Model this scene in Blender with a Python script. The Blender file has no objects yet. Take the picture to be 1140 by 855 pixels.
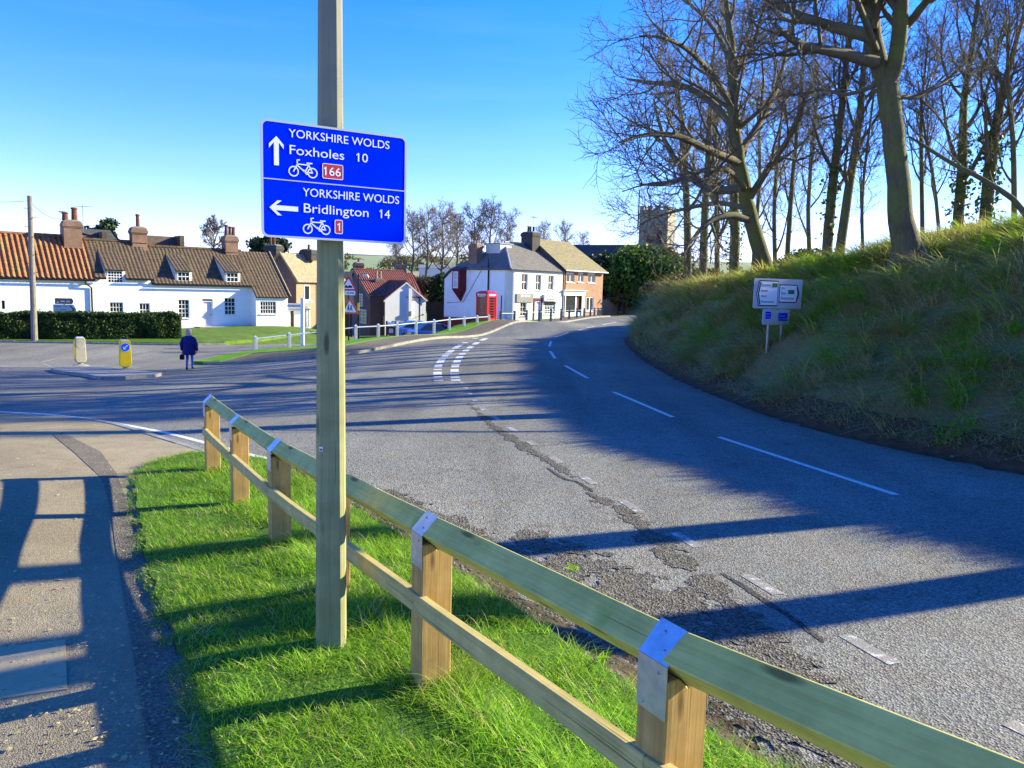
import bpy, bmesh, math, random
import numpy as np
from mathutils import Vector, Matrix, noise
from mathutils.geometry import delaunay_2d_cdt

S = bpy.context.scene
COL = S.collection
R = math.radians
rnd = random.Random(7)

# ------------------------------------------------------------------ camera
CAM_Z = 2.0
FPX = 870.0                      # focal length in photograph pixels (1140 x 855)
PITCH, ROLL = R(6.91), R(1.5)
SUN_AZ, SUN_EL = R(21.5), R(22.3)   # azimuth measured from +X towards +Y
F_ = Vector((0, math.cos(PITCH), -math.sin(PITCH)))
R0 = Vector((1, 0, 0)); U0 = Vector((0, math.sin(PITCH), math.cos(PITCH)))
RT = R0 * math.cos(ROLL) + U0 * math.sin(ROLL)
UP = U0 * math.cos(ROLL) - R0 * math.sin(ROLL)
cam = bpy.data.cameras.new('camera')
cam.sensor_width = 36.0
cam.lens = FPX / 1140.0 * 36.0
cam.clip_start = 0.05; cam.clip_end = 9000
cam_o = bpy.data.objects.new('camera', cam)
m = Matrix((RT, UP, -F_)).transposed().to_4x4()
m.translation = Vector((0, 0, CAM_Z))
cam_o.matrix_world = m
COL.objects.link(cam_o)
S.camera = cam_o

# ------------------------------------------------------------------ world, sun, exposure
W_ = bpy.data.worlds.new('World'); S.world = W_; W_.use_nodes = True
nt = W_.node_tree; nt.nodes.clear()
wo = nt.nodes.new('ShaderNodeOutputWorld'); bg = nt.nodes.new('ShaderNodeBackground')
sky = nt.nodes.new('ShaderNodeTexSky'); sky.sky_type = 'NISHITA'; sky.sun_disc = False
sky.sun_elevation = SUN_EL; sky.sun_rotation = math.pi / 2 - SUN_AZ
sky.altitude = 60; sky.air_density = 1.0; sky.dust_density = 0.0; sky.ozone_density = 2.0
hs = nt.nodes.new('ShaderNodeHueSaturation'); hs.inputs['Saturation'].default_value = 1.48
hs.inputs['Value'].default_value = 1.0
nt.links.new(sky.outputs[0], hs.inputs['Color'])
tn = nt.nodes.new('ShaderNodeMixRGB'); tn.blend_type = 'MULTIPLY'; tn.inputs[0].default_value = 1.0; tn.inputs[2].default_value = (.53, .505, .96, 1)
nt.links.new(hs.outputs[0], tn.inputs[1])
SKY_COL = tn.outputs[0]
# thin wisps of cirrus low over the horizon
tc = nt.nodes.new('ShaderNodeTexCoord'); mp = nt.nodes.new('ShaderNodeMapping')
mp.inputs['Scale'].default_value = (2.2, 2.2, 22)
nz = nt.nodes.new('ShaderNodeTexNoise'); nz.inputs['Scale'].default_value = 1.6; nz.inputs['Detail'].default_value = 5
rp = nt.nodes.new('ShaderNodeValToRGB'); rp.color_ramp.elements[0].position = .52; rp.color_ramp.elements[1].position = .82
rp.color_ramp.elements[1].color = (.012, .012, .012, 1)
mx = nt.nodes.new('ShaderNodeMixRGB'); mx.inputs[2].default_value = (7.5, 8.2, 9.0, 1)
nt.links.new(tc.outputs['Generated'], mp.inputs[0]); nt.links.new(mp.outputs[0], nz.inputs['Vector'])
nt.links.new(nz.outputs[0], rp.inputs[0]); nt.links.new(rp.outputs[0], mx.inputs[0]); nt.links.new(SKY_COL, mx.inputs[1])
nt.links.new(mx.outputs[0], bg.inputs[0]); bg.inputs[1].default_value = 0.148
nt.links.new(bg.outputs[0], wo.inputs[0])
sv = Vector((math.cos(SUN_AZ) * math.cos(SUN_EL), math.sin(SUN_AZ) * math.cos(SUN_EL), math.sin(SUN_EL)))
sl = bpy.data.lights.new('sun', 'SUN'); sl.energy = 4.7; sl.angle = R(0.53); sl.color = (1.0, .91, .58)
so = bpy.data.objects.new('sun', sl); so.rotation_euler = (-sv).to_track_quat('-Z', 'Y').to_euler(); so.location = (20, 10, 30)
COL.objects.link(so)
S.view_settings.view_transform = 'Standard'; S.view_settings.look = 'None'
S.view_settings.exposure = 1.66; S.view_settings.gamma = 1.0; S.view_settings.use_curve_mapping = False
S.cycles.max_bounces = 6; S.cycles.transparent_max_bounces = 6
S.cycles.use_denoising = True

# ------------------------------------------------------------------ photograph pixel -> ground helpers
def ray(u, v):
    d = RT * ((u - 570.0) / FPX) + UP * (-(v - 427.5) / FPX) + F_
    return d / d.y
def P(u, v, d):
    """world point seen at photograph pixel (u, v), d metres ahead"""
    return ray(u, v) * d + Vector((0, 0, CAM_Z))
def make_surface(pts, c=5.0):
    A = np.array(pts, float); n = len(A)
    phi = lambda r2: np.sqrt(r2 + c * c)
    d2 = ((A[:, None, :2] - A[None, :, :2]) ** 2).sum(-1)
    K = np.zeros((n + 3, n + 3)); K[:n, :n] = -phi(d2) - np.eye(n) * -0.02
    K[:n, n] = 1; K[:n, n + 1:] = A[:, :2]; K[n, :n] = 1; K[n + 1:, :n] = A[:, :2].T
    w = np.linalg.solve(K, np.concatenate([A[:, 2], [0, 0, 0]]))
    def f(x, y):
        x = np.atleast_1d(np.asarray(x, float)); y = np.atleast_1d(np.asarray(y, float))
        out = np.full(x.shape, w[n]) + w[n + 1] * x + w[n + 2] * y
        for i in range(n):
            out -= w[i] * phi((x - A[i, 0]) ** 2 + (y - A[i, 1]) ** 2)
        return out
    return f
GR_ = make_surface([
    (2.8, 4.5, -.42), (0, 7, -.42), (1.3, 9.3, -.45), (-2.5, 10, -.42), (-6.8, 13, -.56), (-11.8, 18, -.86), (-1, 18, -.5),
    (5, 14, -.45), (5, 30, -.45), (0, 30, -.5), (-4, 33, -.68), (-7, 33, -.92), (-12.9, 31, -1.5), (-16, 30, -1.55), (-22, 30, -1.5),
    (-28, 41, -1.45), (-19, 46, -1.5), (-21.5, 55, -1.38), (-16.7, 58, -1.35), (-12, 40, -1.35), (-8, 41, -.82), (-4, 40, -.62),
    (-1.6, 54, -.5), (-.6, 50.6, -.5), (0, 72, -.95), (5.3, 66, -.5), (10, 82, -.5), (15, 90, -.3), (16, 0, -.5), (30, -10, -.6),
    (8, 52, -.45), (20, 70, -.35), (40, 85, -.2), (-7.5, 47, -1.5), (-6.5, 54, -1.75), (-5, 60, -1.9), (-12, 85, -3.2), (-9, 66, -2.5), (-15, 75, -3.0), (-5, 95, -3), (-32, 90, -3.4), (-10, 125, -6),
    (0, -12, -.1), (-14, 6, -.35), (-35, 28, -1.5), (-45, 45, -1.5), (-40, 10, -.9), (-60, 60, -2), (30, 120, 0), (60, 60, 1), (60, 0, 0)])
GV_ = make_surface([(0, 0, .12), (.49, 2.2, .12), (-2.2, 3.1, -.10), (-2.5, 4.8, -.16), (-3.6, 6.5, -.26), (-4, 2, -.15), (-.37, 3.7, -.02), (-1, 4.15, .0), (-3.5, 9.1, -.26), (-2, 6.2, -.17),
    (-5, 6, -.12), (-7, 8, -.2), (-4.6, 11.1, -.36), (-8.3, 14.2, -.55), (-9.4, 14.5, -.58), (-16, 17, -.72), (-20, 5, -.4), (0, -6, .2), (4, -4, .1),
    (.6, 4.4, -.16), (-1.2, 7.6, -.25)], c=2.0)
def gr(x, y): return float(GR_(x, y)[0])
def gv(x, y): return float(GV_(x, y)[0])
def hit(u, v, f=gr, lo=1.0, hi=160.0):
    r = ray(u, v)
    g = lambda d: CAM_Z + r.z * d - f(r.x * d, d)
    a = lo
    step = 1.03
    while a < hi:
        b = a * step
        if g(b) < 0:
            for _ in range(30):
                m_ = (a + b) / 2
                if g(m_) > 0: a = m_
                else: b = m_
            break
        a = b
    return Vector((r.x * a, a, f(r.x * a, a)))

# ------------------------------------------------------------------ materials
MATS = {}
def newmat(name):
    m = bpy.data.materials.new(name); m.use_nodes = True
    MATS[name] = m
    return m, m.node_tree, m.node_tree.nodes['Principled BSDF']
def rgb(c): return (c[0], c[1], c[2], 1.0)
def N(nt, t, **kw):
    n = nt.nodes.new('ShaderNode' + t)
    for k, v in kw.items():
        if k.startswith('i_'):
            key = k[2:].replace('_', ' ')
            n.inputs[key].default_value = v
        else: setattr(n, k, v)
    return n
def ramp(nt, fac, stops):
    r = nt.nodes.new('ShaderNodeValToRGB'); e = r.color_ramp.elements
    while len(e) < len(stops): e.new(.5)
    for k, (p, c) in enumerate(stops):
        e[k].position = p; e[k].color = rgb(c) if len(c) == 3 else c
    nt.links.new(fac, r.inputs[0]); return r.outputs[0]
def coords(nt, scale=(1, 1, 1), rot=(0, 0, 0), kind='Object'):
    t = nt.nodes.new('ShaderNodeTexCoord'); m = nt.nodes.new('ShaderNodeMapping')
    m.inputs['Scale'].default_value = scale; m.inputs['Rotation'].default_value = rot
    nt.links.new(t.outputs[kind], m.inputs[0]); return m.outputs[0]
def noise_out(nt, vec, scale, detail=4, rough=.55, dist=0):
    n = N(nt, 'TexNoise'); n.inputs['Scale'].default_value = scale; n.inputs['Detail'].default_value = detail
    n.inputs['Roughness'].default_value = rough; n.inputs['Distortion'].default_value = dist
    nt.links.new(vec, n.inputs['Vector']); return n.outputs[0]
def bump(nt, b, height, strength=.4, dist=.02, prev=None):
    n = nt.nodes.new('ShaderNodeBump'); n.inputs['Strength'].default_value = strength; n.inputs['Distance'].default_value = dist
    nt.links.new(height, n.inputs['Height'])
    if prev is not None: nt.links.new(prev, n.inputs['Normal'])
    nt.links.new(n.outputs[0], b.inputs['Normal']); return n.outputs[0]
def mixc(nt, fac, a, b, mode='MIX'):
    m = nt.nodes.new('ShaderNodeMixRGB'); m.blend_type = mode
    if isinstance(fac, (int, float)): m.inputs[0].default_value = fac
    else: nt.links.new(fac, m.inputs[0])
    for k, x in ((1, a), (2, b)):
        if isinstance(x, (tuple, list)): m.inputs[k].default_value = rgb(x)
        else: nt.links.new(x, m.inputs[k])
    return m.outputs[0]
def simple(name, c1, c2=None, scale=3.0, rough=.7, bstr=.15, bscale=None, metal=0, spec=.12, stretch=(1, 1, 1), lo=.35, hi=.65, bd=.01):
    m, nt, b = newmat(name)
    v = coords(nt, stretch)
    c2 = c2 or tuple(x * .8 for x in c1)
    col = ramp(nt, noise_out(nt, v, scale, 5), [(lo, c1), (hi, c2)])
    nt.links.new(col, b.inputs['Base Color'])
    b.inputs['Roughness'].default_value = rough; b.inputs['Metallic'].default_value = metal
    b.inputs['Specular IOR Level'].default_value = spec
    if bstr: bump(nt, b, noise_out(nt, v, bscale or scale * 8, 4), bstr, bd)
    return m

# asphalt: aggregate, wear patches
def asphalt(name, c1, c2, c3, tint=(.12, .105, .085), vs=(62, 150), contrast=.8, bs=.75):
    m, nt, b = newmat(name); v = coords(nt)
    big = noise_out(nt, v, .22, 6, .6)
    mid = noise_out(nt, v, 2.6, 5, .6)
    vo = N(nt, 'TexVoronoi'); vo.inputs['Scale'].default_value = vs[0]; nt.links.new(v, vo.inputs['Vector'])
    vo2 = N(nt, 'TexVoronoi'); vo2.inputs['Scale'].default_value = 150; nt.links.new(v, vo2.inputs['Vector'])
    base = ramp(nt, big, [(.30, c1), (.55, c2), (.75, c3)])
    base = mixc(nt, ramp(nt, mid, [(.45, (0, 0, 0)), (.75, (.55, .55, .55))]), base, tint)
    sep = N(nt, 'SeparateColor'); nt.links.new(vo.outputs['Color'], sep.inputs[0])
    agg = ramp(nt, sep.outputs[0], [(.05, (.35, .35, .36)), (.5, (.95, .94, .92)), (.95, (1.75, 1.7, 1.6))])
    col = mixc(nt, contrast, base, agg, 'MULTIPLY')
    nt.links.new(col, b.inputs['Base Color'])
    if name == 'asphalt':
        # polished wheel tracks and rain-washed streaks along the carriageway
        tr_ = noise_out(nt, coords(nt, (.9, .07, .3), (0, 0, R(6))), 1.0, 4, .6)
        col = mixc(nt, .7, col, ramp(nt, tr_, [(.32, (.74, .74, .75)), (.5, (1, 1, 1)), (.7, (1.16, 1.14, 1.10))]), 'MULTIPLY')
        sp = noise_out(nt, v, 1.3, 7, .75)
        col = mixc(nt, ramp(nt, sp, [(.60, (0, 0, 0)), (.70, (.6, .6, .6))]), col, (.085, .078, .068))
        nt.links.new(col, b.inputs['Base Color'])
    b.inputs['Roughness'].default_value = .9; b.inputs['Specular IOR Level'].default_value = .08
    add = N(nt, 'Math', operation='ADD'); nt.links.new(vo.outputs['Distance'], add.inputs[0])
    nt.links.new(noise_out(nt, v, 24, 4), add.inputs[1])
    bump(nt, b, add.outputs[0], bs, .012)
    return m
asphalt('asphalt', (.152, .153, .140), (.205, .205, .184), (.260, .258, .226), (.17, .148, .118), (70, 150), .7, .6)
asphalt('worn_asphalt', (.085, .082, .072), (.12, .114, .098), (.16, .15, .125), contrast=.9, bs=1.0)
asphalt('footway_tarmac', (.19, .155, .10), (.29, .245, .16), (.38, .32, .21), (.17, .14, .09), (130, 260), .45, .35)
asphalt('trench_tarmac', (.12, .105, .08), (.17, .15, .115), (.22, .19, .145), (.11, .095, .07), (90, 200), .7, .6)
asphalt('dark_patch', (.05, .05, .05), (.065, .062, .058), (.08, .075, .068))
simple('road_paint', (.72, .72, .69), (.50, .50, .48), 22, .6, .3, 90, lo=.42, hi=.62)
def worn_paint():
    m, nt, b = newmat('worn_paint'); v = coords(nt)
    b.inputs['Roughness'].default_value = .7
    f = ramp(nt, noise_out(nt, v, 9, 6, .75), [(.52, (0, 0, 0)), (.60, (1, 1, 1))])
    col = mixc(nt, f, (.20, .19, .165), (.50, .49, .45)); nt.links.new(col, b.inputs['Base Color'])
    bump(nt, b, noise_out(nt, v, 70, 3), .5, .01)
worn_paint()
simple('kerb_stone', (.34, .32, .28), (.22, .21, .18), 5, .85, .4, 40)
simple('soil', (.060, .045, .030), (.10, .075, .05), 5, .95, .9, 22, bd=.05)
simple('turf', (.08, .17, .016), (.05, .11, .012), 3.5, .95, .8, 45, bd=.03)
simple('bright_turf', (.15, .33, .02), (.10, .22, .018), 2.0, .95, .7, 30, bd=.03)
simple('lawn', (.11, .195, .028), (.08, .125, .025), 1.7, .95, .7, 30, bd=.03)
def bankmat():
    m, nt, b = newmat('bank_soil'); v = coords(nt)
    col = ramp(nt, noise_out(nt, v, .5, 6, .65), [(.3, (.14, .19, .055)), (.5, (.20, .18, .085)), (.7, (.24, .19, .11))])
    nt.links.new(col, b.inputs['Base Color']); b.inputs['Roughness'].default_value = .95
    bump(nt, b, noise_out(nt, v, 7, 6, .7), .9, .12)
bankmat()
def hillmat():
    m, nt, b = newmat('far_fields'); v = coords(nt)
    vo = N(nt, 'TexVoronoi'); vo.inputs['Scale'].default_value = .006; nt.links.new(v, vo.inputs['Vector'])
    sep = N(nt, 'SeparateColor'); nt.links.new(vo.outputs['Color'], sep.inputs[0])
    col = ramp(nt, sep.outputs[0], [(.1, (.17, .25, .08)), (.5, (.22, .27, .11)), (.9, (.26, .24, .14))])
    nt.links.new(col, b.inputs['Base Color']); b.inputs['Roughness'].default_value = .95
hillmat()
def brick(name, c1, c2, mortar, scale=1.0, stain=.25):
    m, nt, b = newmat(name)
    t = nt.nodes.new('ShaderNodeTexCoord'); sx = N(nt, 'SeparateXYZ'); nt.links.new(t.outputs['Object'], sx.inputs[0])
    ad = N(nt, 'Math', operation='ADD'); nt.links.new(sx.outputs[0], ad.inputs[0]); nt.links.new(sx.outputs[1], ad.inputs[1])
    cb = N(nt, 'CombineXYZ'); nt.links.new(ad.outputs[0], cb.inputs[0]); nt.links.new(sx.outputs[2], cb.inputs[1])
    br = N(nt, 'TexBrick'); nt.links.new(cb.outputs[0], br.inputs['Vector'])
    br.inputs['Scale'].default_value = 1.0 / scale; br.inputs['Brick Width'].default_value = .23; br.inputs['Row Height'].default_value = .076
    br.inputs['Mortar Size'].default_value = .010; br.inputs['Color1'].default_value = rgb(c1); br.inputs['Color2'].default_value = rgb(c2)
    br.inputs['Mortar'].default_value = rgb(mortar); br.inputs['Bias'].default_value = .1
    f = ramp(nt, noise_out(nt, t.outputs['Object'], 1.1, 5, .6), [(.35, (1, 1, 1)), (.7, (1 - stain,) * 3)])
    col = mixc(nt, 1.0, br.outputs[0], f, 'MULTIPLY')
    nt.links.new(col, b.inputs['Base Color']); b.inputs['Roughness'].default_value = .88
    bump(nt, b, br.outputs['Fac'], -.35, .01)
brick('orange_brick', (.44, .20, .085), (.36, .15, .065), (.42, .33, .24), 1.0)
brick('dark_brick', (.155, .075, .05), (.115, .055, .04), (.17, .13, .10), 1.0)
brick('chimney_brick', (.30, .155, .085), (.23, .11, .065), (.30, .23, .16), 1.0, .45)
brick('buff_brick', (.42, .28, .15), (.36, .23, .12), (.42, .34, .24), 1.0)
brick('sooty_brick', (.045, .04, .038), (.06, .05, .045), (.07, .06, .055), 1.0, .4)
brick('church_stone', (.33, .30, .22), (.28, .25, .18), (.28, .25, .19), 4.0, .35)
def whitewash(name, c1, c2, c3):
    m, nt, b = newmat(name); v = coords(nt)
    f = noise_out(nt, v, .9, 7, .65)
    col = ramp(nt, f, [(.35, c1), (.6, c2), (.78, c3)])
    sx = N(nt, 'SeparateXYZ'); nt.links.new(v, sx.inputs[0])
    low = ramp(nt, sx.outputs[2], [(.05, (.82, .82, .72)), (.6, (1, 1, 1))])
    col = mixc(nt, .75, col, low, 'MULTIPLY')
    nt.links.new(col, b.inputs['Base Color']); b.inputs['Roughness'].default_value = .9
    bump(nt, b, noise_out(nt, v, 5, 5, .6), .45, .03)
whitewash('whitewash', (.84, .84, .82), (.80, .80, .78), (.68, .67, .63))
whitewash('cream_render', (.76, .70, .57), (.72, .66, .53), (.60, .54, .43))
def pantile(name, c1, c2, c3, moss, mossamt=.6, scale=1.6):
    m, nt, b = newmat(name); v = coords(nt)
    col = ramp(nt, noise_out(nt, v, scale, 6, .7), [(.3, c1), (.5, c2), (.72, c3)])
    f = ramp(nt, noise_out(nt, v, .9, 6, .7), [(mossamt, (0, 0, 0)), (mossamt + .15, (1, 1, 1))])
    col = mixc(nt, f, col, moss)
    tile = noise_out(nt, coords(nt, (4.2, 4.2, 3.2)), 1.0, 1, .2)
    col = mixc(nt, .55, col, ramp(nt, tile, [(.3, (.6, .58, .56)), (.7, (1.25, 1.22, 1.2))]), 'MULTIPLY')
    nt.links.new(col, b.inputs['Base Color']); b.inputs['Roughness'].default_value = .88
    bump(nt, b, noise_out(nt, v, 12, 4), .5, .02)
pantile('orange_pantile', (.30, .10, .032), (.24, .105, .036), (.33, .165, .048), (.22, .16, .042), .54)
pantile('brown_pantile', (.075, .050, .030), (.098, .064, .036), (.07, .052, .030), (.10, .084, .034), .53)
pantile('red_pantile', (.30, .085, .042), (.26, .075, .04), (.22, .075, .045), (.28, .13, .06), .66)
pantile('maroon_pantile', (.23, .075, .05), (.20, .07, .048), (.17, .068, .048), (.20, .10, .055), .66)
pantile('grey_slate', (.11, .105, .10), (.16, .145, .125), (.085, .083, .08), (.19, .17, .11), .56)
pantile('olive_tile', (.21, .18, .09), (.245, .205, .10), (.19, .165, .085), (.23, .20, .09), .6)
pantile('tan_tile', (.38, .28, .16), (.33, .24, .14), (.30, .22, .12), (.30, .25, .13), .6)
pantile('dark_slate', (.045, .045, .05), (.06, .06, .062), (.05, .05, .05), (.07, .075, .05), .66)
simple('clay_pot', (.20, .075, .05), (.12, .055, .04), 6, .8, .2)
simple('buff_pot', (.45, .32, .18), (.33, .23, .13), 6, .8, .2)
simple('white_paint', (.80, .80, .79), (.72, .72, .70), 6, .45, .05)
simple('weathered_white', (.62, .62, .60), (.48, .47, .43), 7, .7, .25, 30)
simple('black_paint', (.012, .012, .014), (.02, .02, .022), 6, .4, .05)
simple('maroon_paint', (.17, .022, .03), (.13, .018, .025), 5, .5, .05)
simple('plinth_red', (.28, .035, .03), (.22, .03, .028), 3, .7, .2)
simple('phone_red', (.62, .012, .012), (.52, .01, .012), 4, .28, .03, spec=.5)
simple('grey_metal', (.30, .31, .31), (.24, .25, .25), 9, .45, .05, metal=.6)
simple('lead', (.30, .32, .35), (.24, .26, .29), 3, .6, .1, metal=.2)
simple('brown_wood', (.10, .055, .03), (.07, .04, .022), 4, .75, .3, stretch=(8, 8, 1))
simple('door_grey', (.62, .64, .68), (.58, .60, .64), 5, .5, .05)
simple('door_brown', (.16, .07, .04), (.12, .05, .03), 5, .5, .05)
m, nt, b = newmat('glass_dark'); b.inputs['Base Color'].default_value = (.018, .022, .026, 1); b.inputs['Roughness'].default_value = .06; b.inputs['Specular IOR Level'].default_value = .6
m, nt, b = newmat('curtain'); b.inputs['Base Color'].default_value = (.5, .49, .46, 1); b.inputs['Roughness'].default_value = .8
m, nt, b = newmat('rubber'); b.inputs['Base Color'].default_value = (.015, .015, .016, 1); b.inputs['Roughness'].default_value = .75
m, nt, b = newmat('steel_strap'); v = coords(nt)
b.inputs['Metallic'].default_value = .85; b.inputs['Roughness'].default_value = .38
nt.links.new(ramp(nt, noise_out(nt, v, 25, 5), [(.35, (.52, .55, .60)), (.65, (.66, .69, .74))]), b.inputs['Base Color'])

def timber(name, c1, c2, c3, grain=(60, 60, 2.2), green=None, gamt=.56, end=None):
    """grain runs along local Z of the texture space unless stretched otherwise"""
    m, nt, b = newmat(name); v = coords(nt, grain)
    g = noise_out(nt, v, 1.0, 6, .6, .6)
    col = ramp(nt, g, [(.28, c1), (.5, c2), (.72, c3)])
    o = coords(nt)
    if green:
        f = ramp(nt, noise_out(nt, o, 2.4, 6, .65), [(gamt, (0, 0, 0)), (gamt + .22, (.8, .8, .8))])
        col = mixc(nt, f, col, green)
    # knots
    vo = N(nt, 'TexVoronoi'); vo.inputs['Scale'].default_value = 1.0
    kv = coords(nt, tuple((9.0 if s > 20 else 2.1) for s in grain)); nt.links.new(kv, vo.inputs['Vector'])
    kf = ramp(nt, vo.outputs['Distance'], [(.08, (.85, .85, .85)), (.17, (0, 0, 0))])
    col = mixc(nt, kf, col, tuple(x * .28 for x in c1))
    st = ramp(nt, noise_out(nt, o, 5, 5, .6), [(.35, (.72, .72, .70)), (.65, (1.08, 1.08, 1.08))])
    col = mixc(nt, .8, col, st, 'MULTIPLY')
    ck = noise_out(nt, coords(nt, tuple((75.0 if s_ > 20 else .55) for s_ in grain)), 1.0, 3, .5)
    col = mixc(nt, ramp(nt, ck, [(.66, (0, 0, 0)), (.70, (.75, .75, .75))]), col, tuple(x * .30 for x in c1))
    nt.links.new(col, b.inputs['Base Color']); b.inputs['Roughness'].default_value = .72; b.inputs['Specular IOR Level'].default_value = .25
    bump(nt, b, g, .35, .004)
timber('post_timber', (.40, .225, .062), (.50, .30, .09), (.58, .37, .125))
timber('rail_timber', (.44, .40, .095), (.53, .49, .125), (.60, .56, .17), (60, 60, 1.6), (.20, .36, .04), .53)
timber('midrail_timber', (.42, .33, .11), (.51, .41, .15), (.58, .47, .20), (60, 60, 1.6), (.30, .30, .12), .60)
timber('pole_timber', (.24, .235, .105), (.30, .295, .135), (.36, .345, .17), (70, 70, 1.4), (.19, .24, .07), .55)
nt = MATS['pole_timber'].node_tree; b = nt.nodes['Principled BSDF']
src = b.inputs['Base Color'].links[0].from_socket; sx = N(nt, 'SeparateXYZ'); nt.links.new(coords(nt), sx.inputs[0])
ht = N(nt, 'MapRange'); ht.inputs['From Min'].default_value = 2.3; ht.inputs['From Max'].default_value = 3.1; nt.links.new(sx.outputs[2], ht.inputs[0])
nt.links.new(mixc(nt, ht.outputs[0], src, mixc(nt, .75, src, (.20, .19, .165))), b.inputs['Base Color'])
timber('pole_grey', (.17, .155, .13), (.22, .20, .165), (.26, .235, .19), (40, 40, 1.0))

m, nt, b = newmat('sign_blue'); v = coords(nt)
nt.links.new(ramp(nt, noise_out(nt, v, 3, 4), [(.3, (.0, .020, .70)), (.7, (.0, .028, .78))]), b.inputs['Base Color'])
b.inputs['Roughness'].default_value = .6; b.inputs['Specular IOR Level'].default_value = .0
for n_, c_, r_ in (('sign_white', (.86, .87, .88), .4), ('sign_red', (.55, .012, .02), .4), ('sign_edge', (.46, .50, .52), .5), ('sign_black', (.01, .01, .012), .5),
                   ('sign_green', (.01, .20, .05), .4), ('sign_grey', (.50, .53, .55), .5), ('sign_brown', (.26, .13, .07), .5), ('sign_yellow', (.95, .62, .0), .35),
                   ('beacon_blue', (.005, .14, .75), .35), ('sign_orange', (.75, .10, .02), .4), ('legend_grey', (.28, .30, .34), .5), ('bright_blue', (.01, .06, .85), .35)):
    m, nt, b = newmat(n_); v = coords(nt)
    nt.links.new(ramp(nt, noise_out(nt, v, 4, 5), [(.3, c_), (.7, tuple(x * .9 for x in c_))]), b.inputs['Base Color']); b.inputs['Roughness'].default_value = r_

def leafmat(name, stops, trans=.25, rough=.55):
    m, nt, b = newmat(name)
    g = nt.nodes.new('ShaderNodeNewGeometry')
    col = ramp(nt, g.outputs['Random Per Island'], stops)
    nt.links.new(col, b.inputs['Base Color']); b.inputs['Roughness'].default_value = rough; b.inputs['Specular IOR Level'].default_value = .2
    if trans:
        tr = N(nt, 'BsdfTranslucent'); nt.links.new(mixc(nt, 1.0, col, (1.3, 1.25, .6), 'MULTIPLY'), tr.inputs[0])
        mx = N(nt, 'MixShader'); mx.inputs[0].default_value = trans
        out = nt.nodes['Material Output']
        nt.links.new(b.outputs[0], mx.inputs[1]); nt.links.new(tr.outputs[0], mx.inputs[2]); nt.links.new(mx.outputs[0], out.inputs[0])
    return m
leafmat('verge_blade', [(0, (.10, .22, .008)), (.4, (.16, .33, .012)), (.75, (.25, .44, .02)), (.92, (.34, .44, .06)), (1, (.42, .38, .14))], .45)
leafmat('dry_blade', [(0, (.32, .28, .14)), (.5, (.48, .42, .22)), (1, (.62, .54, .32))], .35)
leafmat('bank_blade', [(0, (.13, .27, .03)), (.5, (.23, .40, .06)), (1, (.38, .48, .14))], .4)
leafmat('tussock_blade', [(0, (.32, .37, .17)), (.5, (.52, .54, .28)), (1, (.68, .66, .40))], .4)
leafmat('bright_blade', [(0, (.15, .38, .02)), (.5, (.25, .50, .03)), (1, (.40, .58, .06))], .45)
leafmat('hedge_leaf', [(0, (.016, .04, .010)), (.6, (.035, .07, .016)), (1, (.08, .12, .03))], .12)
leafmat('yew_leaf', [(0, (.022, .06, .010)), (.6, (.06, .13, .018)), (1, (.18, .26, .03))], .2)
leafmat('pine_leaf', [(0, (.010, .028, .012)), (.6, (.022, .05, .02)), (1, (.05, .085, .03))], .1)
leafmat('scrub_leaf', [(0, (.05, .06, .02)), (.5, (.10, .095, .035)), (1, (.17, .14, .06))], .15)
leafmat('ivy_leaf', [(0, (.02, .05, .010)), (.6, (.05, .10, .015)), (1, (.13, .18, .02))], .12)
def barkmat(name, c1, c2, moss, amt):
    m, nt, b = newmat(name); v = coords(nt, (3, 3, .8))
    col = ramp(nt, noise_out(nt, v, 3, 6, .7), [(.3, c1), (.65, c2)])
    f = ramp(nt, noise_out(nt, coords(nt), 1.2, 5, .7), [(amt, (0, 0, 0)), (amt + .2, (.8, .8, .8))])
    col = mixc(nt, f, col, moss)
    nt.links.new(col, b.inputs['Base Color']); b.inputs['Roughness'].default_value = .9
    bump(nt, b, noise_out(nt, v, 9, 6, .75), 1.0, .06)
barkmat('bark', (.085, .068, .030), (.165, .135, .062), (.15, .18, .025), .43)
barkmat('twig_bark', (.12, .095, .055), (.18, .145, .085), (.15, .16, .05), .5)
barkmat('far_bark', (.14, .105, .06), (.19, .145, .085), (.15, .14, .07), .6)

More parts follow.
